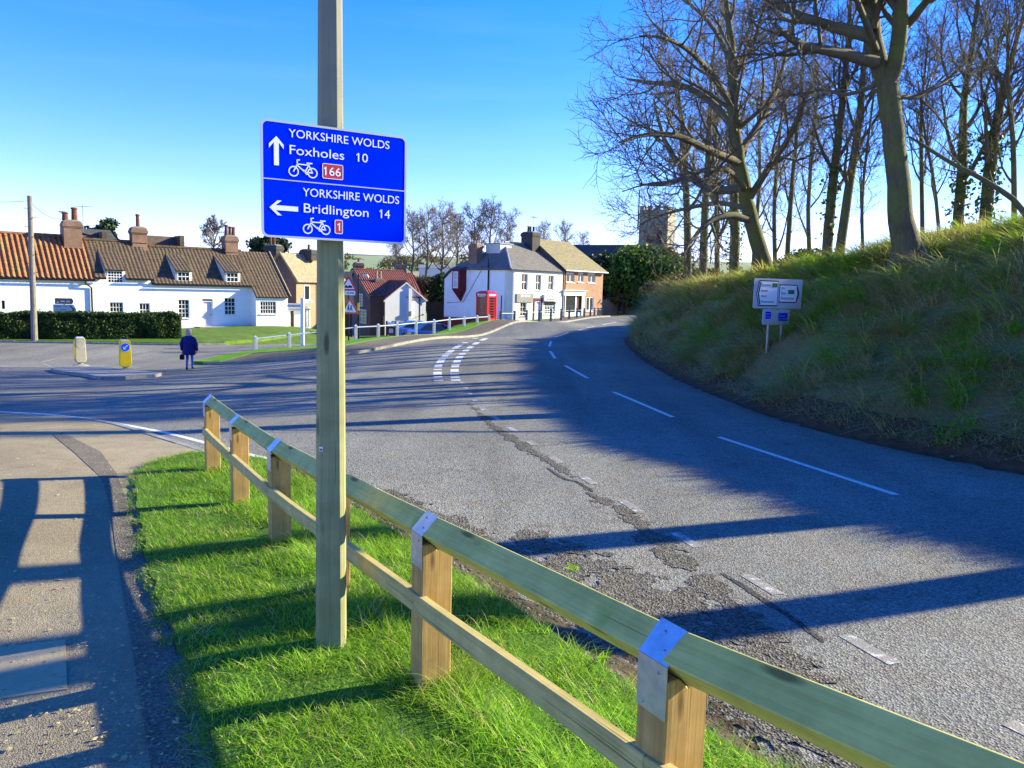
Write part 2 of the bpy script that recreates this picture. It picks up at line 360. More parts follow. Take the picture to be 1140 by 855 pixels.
# ------------------------------------------------------------------ mesh builder
I4 = Matrix.Identity(4)
class MB:
    def __init__(s): s.v = []; s.f = []; s.mi = []; s.M = I4; s.cur = 0
    def add(s, vs, fs):
        o = len(s.v); M_ = s.M
        s.v += [tuple(M_ @ Vector(p)) for p in vs]
        s.f += [tuple(i + o for i in f) for f in fs]; s.mi += [s.cur] * len(fs); return s
    def box(s, x0, x1, y0, y1, z0, z1, M=None):
        vs = [(x0, y0, z0), (x1, y0, z0), (x1, y1, z0), (x0, y1, z0), (x0, y0, z1), (x1, y0, z1), (x1, y1, z1), (x0, y1, z1)]
        if M is not None: vs = [tuple(M @ Vector(p)) for p in vs]
        return s.add(vs, [(0, 3, 2, 1), (4, 5, 6, 7), (0, 1, 5, 4), (1, 2, 6, 5), (2, 3, 7, 6), (3, 0, 4, 7)])
    def bbox(s, x0, x1, y0, y1, z0, z1, w=.01):
        """box with bevelled edges"""
        bm = bmesh.new(); bmesh.ops.create_cube(bm, size=1)
        for v in bm.verts: v.co = Vector(((x0 + x1) / 2 + v.co.x * (x1 - x0), (y0 + y1) / 2 + v.co.y * (y1 - y0), (z0 + z1) / 2 + v.co.z * (z1 - z0)))
        bmesh.ops.bevel(bm, geom=bm.edges[:], offset=w, segments=2, affect='EDGES', profile=.6)
        return s.bm(bm)
    def bm(s, bm):
        bm.verts.index_update(); s.add([tuple(v.co) for v in bm.verts], [tuple(v.index for v in f.verts) for f in bm.faces]); bm.free(); return s
    def quad(s, *p): return s.add(p, [tuple(range(len(p)))])
    def prism(s, poly, a, b, axis='y'):
        """extrude a 2D polygon (counter-clockwise) between a and b along an axis"""
        n = len(poly)
        def pt(p, t): return {'y': (p[0], t, p[1]), 'z': (p[0], p[1], t), 'x': (t, p[0], p[1])}[axis]
        vs = [pt(p, a) for p in poly] + [pt(p, b) for p in poly]
        return s.add(vs, [tuple(range(n - 1, -1, -1)), tuple(range(n, 2 * n))] + [(i, (i + 1) % n, n + (i + 1) % n, n + i) for i in range(n)])
    def tube(s, pts, radii, sides=8, cap=True):
        pts = [Vector(p) for p in pts]
        if isinstance(radii, (int, float)): radii = [radii] * len(pts)
        vs = []; fs = []; ref = None
        for i, p in enumerate(pts):
            t = (pts[min(i + 1, len(pts) - 1)] - pts[max(i - 1, 0)]).normalized()
            if ref is None: ref = t.orthogonal().normalized()
            a = (ref - t * ref.dot(t)).normalized(); ref = a; b_ = t.cross(a)
            for k in range(sides):
                q = 2 * math.pi * k / sides
                vs.append(tuple(p + (a * math.cos(q) + b_ * math.sin(q)) * radii[i]))
        for i in range(len(pts) - 1):
            for k in range(sides):
                fs.append((i * sides + k, i * sides + (k + 1) % sides, (i + 1) * sides + (k + 1) % sides, (i + 1) * sides + k))
        if cap: fs += [tuple(range(sides - 1, -1, -1)), tuple((len(pts) - 1) * sides + k for k in range(sides))]
        return s.add(vs, fs)
    def lathe(s, prof, sides=16, c=(0, 0)):
        vs = []; fs = []
        for r_, z in prof:
            for k in range(sides):
                q = 2 * math.pi * k / sides; vs.append((c[0] + r_ * math.cos(q), c[1] + r_ * math.sin(q), z))
        for i in range(len(prof) - 1):
            for k in range(sides):
                fs.append((i * sides + k, i * sides + (k + 1) % sides, (i + 1) * sides + (k + 1) % sides, (i + 1) * sides + k))
        fs += [tuple(range(sides - 1, -1, -1)), tuple((len(prof) - 1) * sides + k for k in range(sides))]
        return s.add(vs, fs)
    def build(s, name, mats, parent=None, smooth=False, loc=None):
        me = bpy.data.meshes.new(name); me.from_pydata(s.v, [], s.f)
        if not isinstance(mats, (list, tuple)): mats = [mats]
        for x in mats: me.materials.append(MATS[x])
        me.polygons.foreach_set('material_index', s.mi)
        if smooth: me.polygons.foreach_set('use_smooth', [True] * len(s.f))
        me.update()
        o = bpy.data.objects.new(name, me); COL.objects.link(o)
        if parent is not None: o.parent = parent
        if loc is not None: o.location = loc
        return o
def smooth_by_angle(o, deg=40):
    me = o.data
    me.polygons.foreach_set('use_smooth', [True] * len(me.polygons))
    me.set_sharp_from_angle(angle=R(deg))
    return o
def rawmesh(name, V, Fc, mats, parent=None, mi=None, smooth=False):
    """numpy arrays -> mesh; Fc is (n, k) with equal face size"""
    me = bpy.data.meshes.new(name); V = np.asarray(V, np.float32); Fc = np.asarray(Fc, np.int32)
    n, k = Fc.shape
    me.vertices.add(len(V)); me.vertices.foreach_set('co', V.ravel())
    me.loops.add(n * k); me.loops.foreach_set('vertex_index', Fc.ravel())
    me.polygons.add(n); me.polygons.foreach_set('loop_start', np.arange(0, n * k, k, dtype=np.int32))
    me.polygons.foreach_set('loop_total', np.full(n, k, np.int32))
    for x in (mats if isinstance(mats, (list, tuple)) else [mats]): me.materials.append(MATS[x])
    if mi is not None: me.polygons.foreach_set('material_index', np.asarray(mi, np.int32))
    if smooth: me.polygons.foreach_set('use_smooth', np.ones(n, bool))
    me.update(calc_edges=True); me.validate()
    o = bpy.data.objects.new(name, me); COL.objects.link(o)
    if parent is not None: o.parent = parent
    return o
def tag(o, label=None, cat=None, group=None, kind=None):
    if label: o['label'] = label
    if cat: o['category'] = cat
    if group: o['group'] = group
    if kind: o['kind'] = kind
    return o
def thing(name, label, cat, loc=(0, 0, 0), rz=0.0, group=None):
    o = bpy.data.objects.new(name, None); COL.objects.link(o); o.empty_display_size = .2
    o.location = loc; o.rotation_euler = (0, 0, rz)
    return tag(o, label, cat, group)
def copy_tree(o, loc, rz, label, scale=1.0, parent=None):
    c = o.copy(); COL.objects.link(c)
    if parent is not None: c.parent = parent
    else:
        c.location = loc; c.rotation_euler = (0, 0, rz); c.scale = (scale,) * 3; c['label'] = label
    for ch in list(o.children): copy_tree(ch, None, None, None, 1.0, c)
    return c
def inside(poly, x, y):
    x = np.asarray(x); y = np.asarray(y); c = np.zeros(x.shape, bool); n = len(poly)
    for i in range(n):
        x0, y0 = poly[i][0], poly[i][1]; x1, y1 = poly[(i + 1) % n][0], poly[(i + 1) % n][1]
        if y0 == y1: continue
        k = ((y0 > y) != (y1 > y)) & (x < (x1 - x0) * (y - y0) / (y1 - y0) + x0)
        c ^= k
    return c
def dist_poly(pts, x, y):
    """distance to an open polyline"""
    x = np.asarray(x, float); y = np.asarray(y, float); best = np.full(x.shape, 1e9)
    for (ax, ay), (bx, by) in zip(pts[:-1], pts[1:]):
        dx, dy = bx - ax, by - ay; t = np.clip(((x - ax) * dx + (y - ay) * dy) / (dx * dx + dy * dy), 0, 1)
        best = np.minimum(best, np.hypot(x - ax - t * dx, y - ay - t * dy))
    return best
def smooth_line(pts, n=4):
    """Catmull-Rom through points"""
    P_ = [Vector((p[0], p[1], 0)) for p in pts]; out = []
    for i in range(len(P_) - 1):
        p0 = P_[max(i - 1, 0)]; p1 = P_[i]; p2 = P_[i + 1]; p3 = P_[min(i + 2, len(P_) - 1)]
        for k in range(n):
            t = k / n
            q = .5 * ((2 * p1) + (p2 - p0) * t + (2 * p0 - 5 * p1 + 4 * p2 - p3) * t * t + (3 * p1 - p0 - 3 * p2 + p3) * t ** 3)
            out.append((q.x, q.y))
    out.append((P_[-1].x, P_[-1].y)); return out
def offset_line(pts, d):
    """offset to the left of the travel direction by d"""
    out = []
    for i, p in enumerate(pts):
        a = Vector(pts[max(i - 1, 0)][:2]); b_ = Vector(pts[min(i + 1, len(pts) - 1)][:2]); t = (b_ - a).normalized()
        out.append((p[0] - t.y * d, p[1] + t.x * d))
    return out
def sheet(name, poly, zf, res, mat, skirt=.2, kind='structure', jitter=0.0, resf=None):
    """triangulated ground sheet inside a polygon, z from a vectorised function, with a skirt down its edge"""
    poly = [(p[0], p[1]) for p in poly]
    edge = []
    for i, p in enumerate(poly):
        q = poly[(i + 1) % len(poly)]; L = math.hypot(q[0] - p[0], q[1] - p[1]); n = max(1, int(L / (res * 1.2)))
        for k in range(n): edge.append((p[0] + (q[0] - p[0]) * k / n, p[1] + (q[1] - p[1]) * k / n))
    xs = [p[0] for p in poly]; ys = [p[1] for p in poly]
    gx, gy = np.meshgrid(np.arange(min(xs), max(xs), res), np.arange(min(ys), max(ys), res))
    gx = gx.ravel() + np.tile([0, res * .5], gx.size // 2 + 1)[:gx.size] * 0; gy = gy.ravel()
    k = inside(poly, gx, gy) & (dist_poly(edge + edge[:1], gx, gy) > res * .45)
    gx, gy = gx[k], gy[k]
    pts = [Vector(p) for p in edge] + [Vector((a, b_)) for a, b_ in zip(gx, gy)]
    ne = len(edge)
    vs, es, fs, *_ = delaunay_2d_cdt(pts, [(i, (i + 1) % ne) for i in range(ne)], [], 1, 1e-5)
    X = np.array([v.x for v in vs]); Y = np.array([v.y for v in vs]); Z = zf(X, Y)
    V = [(a, b_, c) for a, b_, c in zip(X, Y, Z)]; Fc = [tuple(f) for f in fs]
    # orient up
    Fo = []
    for f in Fc:
        a, b_, c = (V[i] for i in f[:3])
        if (b_[0] - a[0]) * (c[1] - a[1]) - (b_[1] - a[1]) * (c[0] - a[0]) < 0: f = f[::-1]
        Fo.append(f)
    if skirt:
        cnt = {}
        for f in Fo:
            for i in range(len(f)):
                e = (f[i], f[(i + 1) % len(f)]); cnt[e] = 1
        low = {}
        for (a, b_) in list(cnt):
            if (b_, a) not in cnt:
                for i in (a, b_):
                    if i not in low: low[i] = len(V); V.append((V[i][0], V[i][1], V[i][2] - skirt))
                Fo.append((b_, a, low[a], low[b_]))
    mb = MB(); mb.v = V; mb.f = Fo; mb.mi = [0] * len(Fo)
    o = mb.build(name, mat, smooth=not skirt)
    return tag(o, kind=kind)
# ================================================================== THE GROUND
# fence line: world y -> x
FD = Vector((-.506, .863, 0)); FN = Vector((-.863, -.506, 0))      # along the fence (away), towards the footway
def fpt(y): return Vector((-.37 - .586 * (y - 3.7), y, 0))

RIGHT_EDGE = smooth_line([(30, -12), (22, -6), (15.5, .8), (10.6, 7.0), (7.5, 11.2), (5.8, 14.5), (5.1, 19), (4.9, 24), (5.0, 28.8), (5.5, 36), (6.4, 43), (8.7, 52), (13.2, 61), (20, 70), (31, 79), (46, 86)], 5)
LEFT_KERB = smooth_line([(-13.4, 33.1), (-11.5, 32.5), (-8.9, 32.2), (-6.5, 33.0), (-4.1, 39.0), (-.9, 50.0), (1.8, 58), (5.2, 66), (8.6, 74.5), (13, 82), (20, 89), (34, 98)], 5)
_e = np.array(RIGHT_EDGE)
def bank_h(x, y):
    x = np.asarray(x, float); y = np.asarray(y, float)
    s = dist_poly(RIGHT_EDGE, x, y)
    m_ = .80 + .75 / (1 + np.exp(-(y - 29) / 3.0))
    fy = 1 / (1 + np.exp(-(y - 26) / 2.5)); cap = 3.65 - .95 * fy + (.20 - .14 * fy) * np.minimum(np.maximum(s - 4.6, 0), 9.4)
    cap = np.minimum(cap, 5.0) - .0 * s
    far = 1 / (1 + np.exp((y - 62) / 4.0)); cap = cap * (.35 + .65 * far)
    lin = m_ * s
    k = .55
    h = -np.log(np.exp(-np.clip(lin, 0, 30) / k) + np.exp(-cap / k)) * k + k * np.log(1 + np.exp(-cap / k))
    bumpy = np.array([noise.noise(Vector((a * .45, b_ * .45, 3.1))) * .30 + noise.noise(Vector((a * 1.3, b_ * 1.3, 8.1))) * .17 for a, b_ in zip(np.atleast_1d(x), np.atleast_1d(y))])
    return np.maximum(h, 0) + bumpy * np.clip(s / 1.2, 0, 1) + .06 * np.clip(s / .15, 0, 1)
def BK_(x, y): return GR_(x, y) + bank_h(np.atleast_1d(x), np.atleast_1d(y))
def bk(x, y): return float(BK_(x, y)[0])

ROAD_POLY = RIGHT_EDGE + [(36, 99)] + LEFT_KERB[::-1][1:]
# left end of the green's kerb joins the lane that runs between the green and the cottages
LANE_L = smooth_line([(-46, 39), (-32, 39.6), (-24, 41.5), (-17.5, 43.5), (-13.5, 47.5), (-10.5, 52.5), (-8.6, 60), (-8.6, 70), (-11, 82)], 4)
LANE_R = smooth_line([(-13.4, 33.1), (-13.2, 34.3), (-11.2, 37.0), (-8.3, 41.2), (-5.6, 48), (-3.7, 53.5), (-2.9, 60), (-4, 70), (-8, 82)], 4)
ASPHALT = RIGHT_EDGE + [(36, 99)] + LEFT_KERB[::-1][1:-1] + LANE_R + LANE_L[::-1] + [(-46, 15), (-10, 9), (-3, 2), (4, -8), (14, -16)]
sheet('road', ASPHALT, GR_, .8, 'asphalt', skirt=0)
# base ground under and around everything, out to the foot of the hills
def ground_z(x, y):
    z = GR_(x, y)
    k = inside(ASPHALT, x, y)
    d = dist_poly(ASPHALT + ASPHALT[:1], x, y)
    return z - np.where(k, .35, np.maximum(.35 - d * .3, .02))
xs = np.concatenate([np.arange(-130, -50, 8), np.arange(-50, 50, 2.0), np.arange(50, 131, 8)])
ys = np.concatenate([np.arange(-40, -14, 6), np.arange(-14, 100, 2.0), np.arange(100, 150, 8)])
gx, gy = np.meshgrid(xs, ys); nx_, ny_ = len(xs), len(ys)
V = np.stack([gx.ravel(), gy.ravel(), ground_z(gx.ravel(), gy.ravel())], 1)
ii = np.arange(nx_ * ny_).reshape(ny_, nx_)
Fq = np.stack([ii[:-1, :-1].ravel(), ii[:-1, 1:].ravel(), ii[1:, 1:].ravel(), ii[1:, :-1].ravel()], 1)
tag(rawmesh('ground', V, Fq, 'lawn', smooth=True), kind='structure')

# valley side and far ridge
def hill_z(x, y):
    t = np.clip((y - 130) / 800, 0, 1)
    z = -7 + 46 * t ** 1.1 - .0 * x
    n_ = np.array([noise.noise(Vector((a * .0035, b_ * .0035, 1.7))) for a, b_ in zip(x, y)])
    return z + n_ * 6 * t + 3 * t * np.sin(x * .004)
xs = np.linspace(-1500, 1500, 90); ys = np.concatenate([np.linspace(110, 900, 60), np.linspace(915, 1100, 6)])
gx, gy = np.meshgrid(xs, ys); nx_, ny_ = len(xs), len(ys)
hz_ = hill_z(gx.ravel(), gy.ravel()); V = np.stack([gx.ravel(), gy.ravel(), hz_], 1)
ii = np.arange(nx_ * ny_).reshape(ny_, nx_)
Fq = np.stack([ii[:-1, :-1].ravel(), ii[:-1, 1:].ravel(), ii[1:, 1:].ravel(), ii[1:, :-1].ravel()], 1)
tag(rawmesh('hillside', V, Fq, 'far_fields', smooth=True), kind='structure')
simple('far_wood', (.035, .05, .035), (.055, .065, .045), .05, .95, 0)
xs = np.linspace(-2600, 2600, 120); ys = np.linspace(1300, 2600, 12)
gx, gy = np.meshgrid(xs, ys); nx_, ny_ = len(xs), len(ys)
z = np.array([36 + 52 * math.sin((b_ - 1300) / 1300 * math.pi / 2) + 12 * noise.noise(Vector((a * .0022, b_ * .002, 5))) for a, b_ in zip(gx.ravel(), gy.ravel())])
V = np.stack([gx.ravel(), gy.ravel(), z], 1)
ii = np.arange(nx_ * ny_).reshape(ny_, nx_)
Fq = np.stack([ii[:-1, :-1].ravel(), ii[:-1, 1:].ravel(), ii[1:, 1:].ravel(), ii[1:, :-1].ravel()], 1)
tag(rawmesh('distant_ridge', V, Fq, 'far_wood', smooth=True), kind='structure')

# footway and the grass verge in the foreground
VERGE_L = [hit(u, v, gv) for u, v in ((214, 506), (190, 512), (160, 522), (152, 545), (158, 590), (168, 640), (190, 700), (215, 770), (236, 855))]
vl = smooth_line([(p.x, p.y) for p in VERGE_L], 8)
vl = [(x + .05 * noise.noise(Vector((x * 4, y * 4, 1))) + .03 * noise.noise(Vector((x * 11, y * 11, 2))), y) for x, y in vl]
vr = []
for y, off in ((10.2, .15), (9.6, .72), (8.6, .9), (7.6, .98), (6.6, 1.0), (5.8, 1.0), (5.0, 1.02), (4.2, 1.06), (3.4, 1.02), (2.4, 1.0), (1.0, 1.0), (-1.0, 1.0)):
    p = fpt(y) - FN * off; vr.append((p.x + .04 * noise.noise(Vector((p.x * 3, p.y * 3, 0))), p.y))
VERGE = vl[::-1] and ([(-.2, -3)] + [(-1.0, .6)] + vl[::-1][:-1] + [vl[0]] + vr + [(2.6, -3)])
FOOT_EDGE = [hit(u, v) for u, v in ((234, 505), (214, 499), (175, 487), (132, 474), (95, 467.5), (60, 464.5), (20, 462.5), (0, 461.5))]
fe = smooth_line([(p.x, p.y) for p in FOOT_EDGE], 3)
FOOT = [(-.3, -3), (-.6, 1.0)] + [(-1.6, 6.0), (-2.6, 8.0)] + fe + [(fe[-1][0] - 6, fe[-1][1] + 1.2), (-40, fe[-1][1] + 6), (-40, -6)]
kl = fe + [(fe[-1][0] - 6, fe[-1][1] + 1.2)]
def foot_z(x, y):
    w = np.clip(1 - dist_poly(kl, x, y) / 2.2, 0, 1); return GV_(x, y) * (1 - w) + (GR_(x, y) + .035) * w
sheet('footway', FOOT, foot_z, .35, 'footway_tarmac', skirt=.4)
# thin stone edging along the mouth of the junction
mb = MB()
kl = fe + [(fe[-1][0] - 6, fe[-1][1] + 1.2)]
def kerb_run(mb, line, w, zf, drop=.3, lift=.012, step=.92, gap=.012, seed=1):
    """kerb stones laid along a polyline, outside face on the line, body to its left"""
    r_ = random.Random(seed)
    L = 0; segs = []
    for a, b_ in zip(line[:-1], line[1:]):
        d = math.hypot(b_[0] - a[0], b_[1] - a[1]); segs.append((L, d, a, b_)); L += d
    def at(s):
        for s0, d, a, b_ in segs:
            if s <= s0 + d + 1e-6:
                t = (s - s0) / max(d, 1e-6); return Vector((a[0] + (b_[0] - a[0]) * t, a[1] + (b_[1] - a[1]) * t, 0))
        return Vector((segs[-1][3][0], segs[-1][3][1], 0))
    s = 0
    while s < L - .2:
        e = min(s + step, L); a = at(s + gap / 2); b_ = at(e - gap / 2); t = (b_ - a).normalized(); n = Vector((-t.y, t.x, 0)) * w
        j = r_.uniform(-.006, .008)
        za, zb = float(zf(a.x, a.y)[0]) + lift + j, float(zf(b_.x, b_.y)[0]) + lift + j
        q = [a, b_, b_ + n, a + n]; zz = [za, zb, zb, za]
        mb.add([(p.x, p.y, z_ - drop) for p, z_ in zip(q, zz)] + [(p.x, p.y, z_) for p, z_ in zip(q, zz)],
               [(0, 1, 5, 4), (1, 2, 6, 5), (2, 3, 7, 6), (3, 0, 4, 7), (4, 5, 6, 7)])
        s = e
kerb_run(mb, kl, .10, foot_z, .4, .012, seed=3)
tag(mb.build('footway_kerb', 'kerb_stone'), kind='structure')
def verge_z(x, y):
    x = np.asarray(x); y = np.asarray(y)
    b_ = np.array([noise.noise(Vector((a * 2.2, c * 2.2, 0))) * .022 for a, c in zip(x, y)])
    return GV_(x, y) + .035 + b_
sheet('grass_verge', VERGE, verge_z, .14, 'turf', skirt=.45)
# soil shoulder between verge and road
sho = []
for (x, y) in vr: sho.append((x - .03, y - .03))
outer = [(x + .62 * .863 + .10 * noise.noise(Vector((x * 2.1, y * 2.1, 4))), y + .62 * .506) for x, y in vr]
SHO = sho + outer[::-1]
def sho_z(x, y):
    x = np.asarray(x); y = np.asarray(y)
    d = dist_poly(vr, x, y); t = np.clip(d / .60, 0, 1)
    n_ = np.array([noise.noise(Vector((a * 6, c * 6, 2))) * .045 + noise.noise(Vector((a * 17, c * 17, 9))) * .025 for a, c in zip(x, y)])
    base = (GV_(x, y) - .05) * (1 - t) + (GR_(x, y) - .012) * t
    return base + n_ * (1 - t * .75)
sheet('road_shoulder', SHO, sho_z, .05, 'soil', skirt=.3)

# concrete slab and trench repairs in the footway
def patch(name, uv, f, lift, mat, res=.4):
    pl = [hit(u, v, f) for u, v in uv]
    return sheet(name, [(p.x, p.y) for p in pl], (lambda x, y: (foot_z if f is gv else GR_)(x, y) + lift), res, mat, skirt=.02)
simple('concrete', (.42, .34, .20), (.34, .28, .17), 3, .9, .3, 60)
patch('footway_slab', ((-60, 728), (73, 713), (75, 768), (-60, 786)), gv, .006, 'concrete')
patch('footway_trench', ((70, 480), (112, 500), (130, 527), (172, 640), (205, 760), (214, 855), (168, 855), (150, 740), (122, 560), (112, 532), (84, 503), (58, 482)), gv, .005, 'trench_tarmac')

# green strip along the far kerb: kerb, path, grass
gk = LEFT_KERB[1:-14]
mb = MB(); kerb_run(mb, gk, .14, GR_, .2, .11, 1.0, .015, 5)
tag(mb.build('green_kerb', 'kerb_stone'), kind='structure')
k1 = offset_line(gk, .14); k2 = offset_line(gk, 1.75); k3 = offset_line(gk, 4.2)
def strip_z(x, y):
    d = dist_poly(gk, x, y); w = np.clip((4.3 - d) / .7, 0, 1); e = d * w
    return GR_(np.asarray(x) + .95 * e, np.asarray(y) - .31 * e)
sheet('footpath', k1 + k2[::-1], lambda x, y: strip_z(x, y) + .105, .8, 'trench_tarmac', skirt=0)
nlast = 29
GREEN = k2[:nlast] + k3[:nlast][::-1]
def green_z(x, y):
    return strip_z(x, y) + .12 - .10 * np.clip(dist_poly(gk, x, y) - 1.75, 0, 2.2)
GREEN_T = [(-13.7, 33.2)] + k1[:3] + k2[3:nlast] + [LANE_R[i] for i in range(22, 1, -1)]
sheet('green', GREEN_T, green_z, .6, 'bright_turf', skirt=.2)
# lawns before the cottages and the verge under the hedge
LAWN = [(p.x, p.y) for p in (hit(u, v) for u, v in ((210, 384), (250, 383), (290, 380), (330, 373.5), (345, 371)))]
LAWN = LAWN + [(-12.5, 57), (-14.8, 61), (-24, 55.5), (-21, 49)]
sheet('cottage_lawn', LAWN, lambda x, y: GR_(x, y) + .14 + .05 * np.clip(dist_poly(LAWN + LAWN[:1], x, y), 0, 1), .9, 'lawn', skirt=.25)
HEDGE_V = [(-46, 39.3), (-32, 39.9), (-24, 41.8), (-18.2, 43.6), (-17.2, 46), (-21, 49), (-24, 55), (-46, 43)]
sheet('hedge_verge', HEDGE_V, lambda x, y: GR_(x, y) + .10, 1.0, 'turf', skirt=.2)
mb = MB(); kerb_run(mb, [(p[0], p[1]) for p in LANE_L[:14]], .13, GR_, .2, .10, 1.0, .015, 8)
tag(mb.build('lane_kerb', 'kerb_stone'), kind='structure')

# the grass bank on the right
BANK = RIGHT_EDGE + [(80, 84), (80, -12)]
sheet('grass_bank', BANK, BK_, .45, 'bank_soil', skirt=.3)

# ------------------------------------------------------------------ painted markings
def strip(mb, pts, w, lift=.004, f=GR_, res=.5):
    """painted strip along a world polyline"""
    line = [pts[0]]
    for a, b_ in zip(pts[:-1], pts[1:]):
        n = max(1, int(math.hypot(b_[0] - a[0], b_[1] - a[1]) / res))
        for k in range(1, n + 1): line.append((a[0] + (b_[0] - a[0]) * k / n, a[1] + (b_[1] - a[1]) * k / n))
    l = offset_line(line, w / 2); r_ = offset_line(line, -w / 2); n = len(line)
    X = np.array([p[0] for p in l + r_]); Y = np.array([p[1] for p in l + r_]); Z = f(X, Y) + lift
    vs = list(zip(X, Y, Z))
    mb.add(vs, [(i + 1, i, n + i, n + i + 1) for i in range(n - 1)])
def px_line(uv): return [(p.x, p.y) for p in (hit(u, v) for u, v in uv)]
mb = MB()
for seg in (((998, 551), (800, 486.5)), ((749, 464.5), (683, 436.5)), ((654, 421), (629, 407)), ((618, 399), (612.5, 391)), ((611.5, 386), (613.5, 380)), ((617, 375.5), (633, 370)),
            ((644, 367.5), (662, 363.5)), ((671, 361.5), (686, 358.5))):
    strip(mb, px_line(seg), .11)
tag(mb.build('centre_line', 'road_paint'), kind='structure')
mb = MB()
el = smooth_line(px_line(((513, 425), (533, 451), (560, 471), (622, 514), (690, 556), (742, 588), (850, 652), (975, 727), (1145, 816), (1330, 900))), 8)
L = 0; on = True; acc = []
tot = []
for a, b_ in zip(el[:-1], el[1:]):
    n = 6
    for k in range(n): tot.append((a[0] + (b_[0] - a[0]) * k / n, a[1] + (b_[1] - a[1]) * k / n))
cur = []; s = 0
for a, b_ in zip(tot[:-1], tot[1:]):
    d = math.hypot(b_[0] - a[0], b_[1] - a[1]); ph = (s % 1.25) < .50
    if ph: cur.append(a)
    elif len(cur) > 1: strip(mb, cur, .12); cur = []
    else: cur = []
    s += d
tag(mb.build('edge_line', 'worn_paint'), kind='structure')
mb = MB()
for path in (((488.5, 424), (487, 415), (489, 405), (496, 396), (506, 388), (522, 379.5), (540, 373)), ((507.5, 424), (506, 414), (508, 404), (514, 395), (523, 387), (536, 379), (552, 372.5))):
    ln = smooth_line(px_line(path), 10); s = 0; cur = []
    for a, b_ in zip(ln[:-1], ln[1:]):
        d = math.hypot(b_[0] - a[0], b_[1] - a[1])
        if (s % .78) < .5: cur.append(a)
        elif len(cur) > 1: strip(mb, cur, .26); cur = []
        s += d
tag(mb.build('give_way_lines', 'road_paint'), kind='structure')
mb = MB()
strip(mb, smooth_line(px_line(((-60, 456), (0, 458.5), (60, 462), (115, 469), (180, 481), (232, 494), (290, 509), (345, 517.5))), 6), .11)
tag(mb.build('junction_edge_line', 'road_paint'), kind='structure')
mb = MB()
for seg in (((112, 425.5), (158, 426.5)), ((172, 427), (230, 428)), ((252, 428), (300, 427.5)), ((330, 427), (480, 424)), ((47, 403), (62, 399.5), (84, 398)), ((96, 397), (110, 396)), ((150, 395.5), (196, 393)),
            ((48, 405), (58, 408.5), (74, 409)), ((0, 408), (40, 405))):
    strip(mb, px_line(seg), .10)
tag(mb.build('lane_lines', 'worn_paint'), kind='structure')
# broken tarmac along the worn edge of the carriageway
def crack(name, uv, w, seed, mat='worn_asphalt', amp=.02, rag=.55):
    ln = smooth_line(px_line(uv), 10); r_ = random.Random(seed)
    l = []; q = []
    for i, p in enumerate(ln):
        t = i / (len(ln) - 1); ww = w * (math.sin(math.pi * min(1, max(0, t))) ** .5) * (.7 + .6 * noise.noise(Vector((i * .31, seed, 0))) ** 2 + .3 * r_.random()) + .02
        a = Vector(ln[max(i - 1, 0)]); b_ = Vector(ln[min(i + 1, len(ln) - 1)]); d = (b_ - a).normalized()
        l.append((p[0] - d.y * ww * .5, p[1] + d.x * ww * .5)); q.append((p[0] + d.y * ww * .5, p[1] - d.x * ww * .5))
    pl = l + q[::-1]
    def zf(x, y):
        n_ = np.array([noise.noise(Vector((a * 11, c * 11, seed))) + .6 * noise.noise(Vector((a * 27, c * 27, seed))) for a, c in zip(x, y)])
        return GR_(x, y) + .004 + np.maximum(n_ + .1, -.1) * amp * np.clip(dist_poly(pl + pl[:1], x, y) / .12, .0, 1)
    o = sheet(name, pl, zf, .045, mat, skirt=0)
    bm = bmesh.new(); bm.from_mesh(o.data); kill = []
    cx = np.array([f.calc_center_median()[:2] for f in bm.faces]); ed = dist_poly(pl + pl[:1], cx[:, 0], cx[:, 1])
    bm.faces.ensure_lookup_table()
    for f, (a, c), e in zip(bm.faces, cx, ed):
        n_ = noise.noise(Vector((a * 3.1, c * 3.1, seed + 40))) + .7 * noise.noise(Vector((a * 9.0, c * 9.0, seed)))
        if n_ + e / (w * .35) < rag: kill.append(f)
    bmesh.ops.delete(bm, geom=kill, context='FACES'); bm.to_mesh(o.data); bm.free()
    return o
crack('broken_road_edge', ((640, 540), (668, 556), (700, 572), (730, 600), (775, 640), (830, 690), (890, 745), (980, 800), (1100, 870)), .48, 3, amp=.010)
crack('broken_road_edge', ((520, 447), (545, 470), (580, 495), (622, 520), (660, 548)), .30, 7, amp=.008)
crack('broken_road_edge', ((580, 590), (660, 635), (750, 690), (830, 755), (920, 830), (1000, 900)), 1.35, 11, amp=.016, rag=.22)
crack('broken_road_edge', ((420, 540), (500, 585), (580, 630), (660, 690), (740, 760)), .7, 15, amp=.012, rag=.35)
crack('broken_road_edge', ((690, 720), (780, 790), (860, 870), (920, 930)), .8, 19, 'soil', amp=.03, rag=.6)
crack('dark_crack', ((803, 638), (826, 652), (850, 668), (884, 690), (918, 716)), .05, 5, 'dark_patch', .012, rag=.1)
crack('dark_crack', ((608, 520), (628, 533), (643, 537), (660, 548)), .05, 9, 'dark_patch', .012, rag=.1)
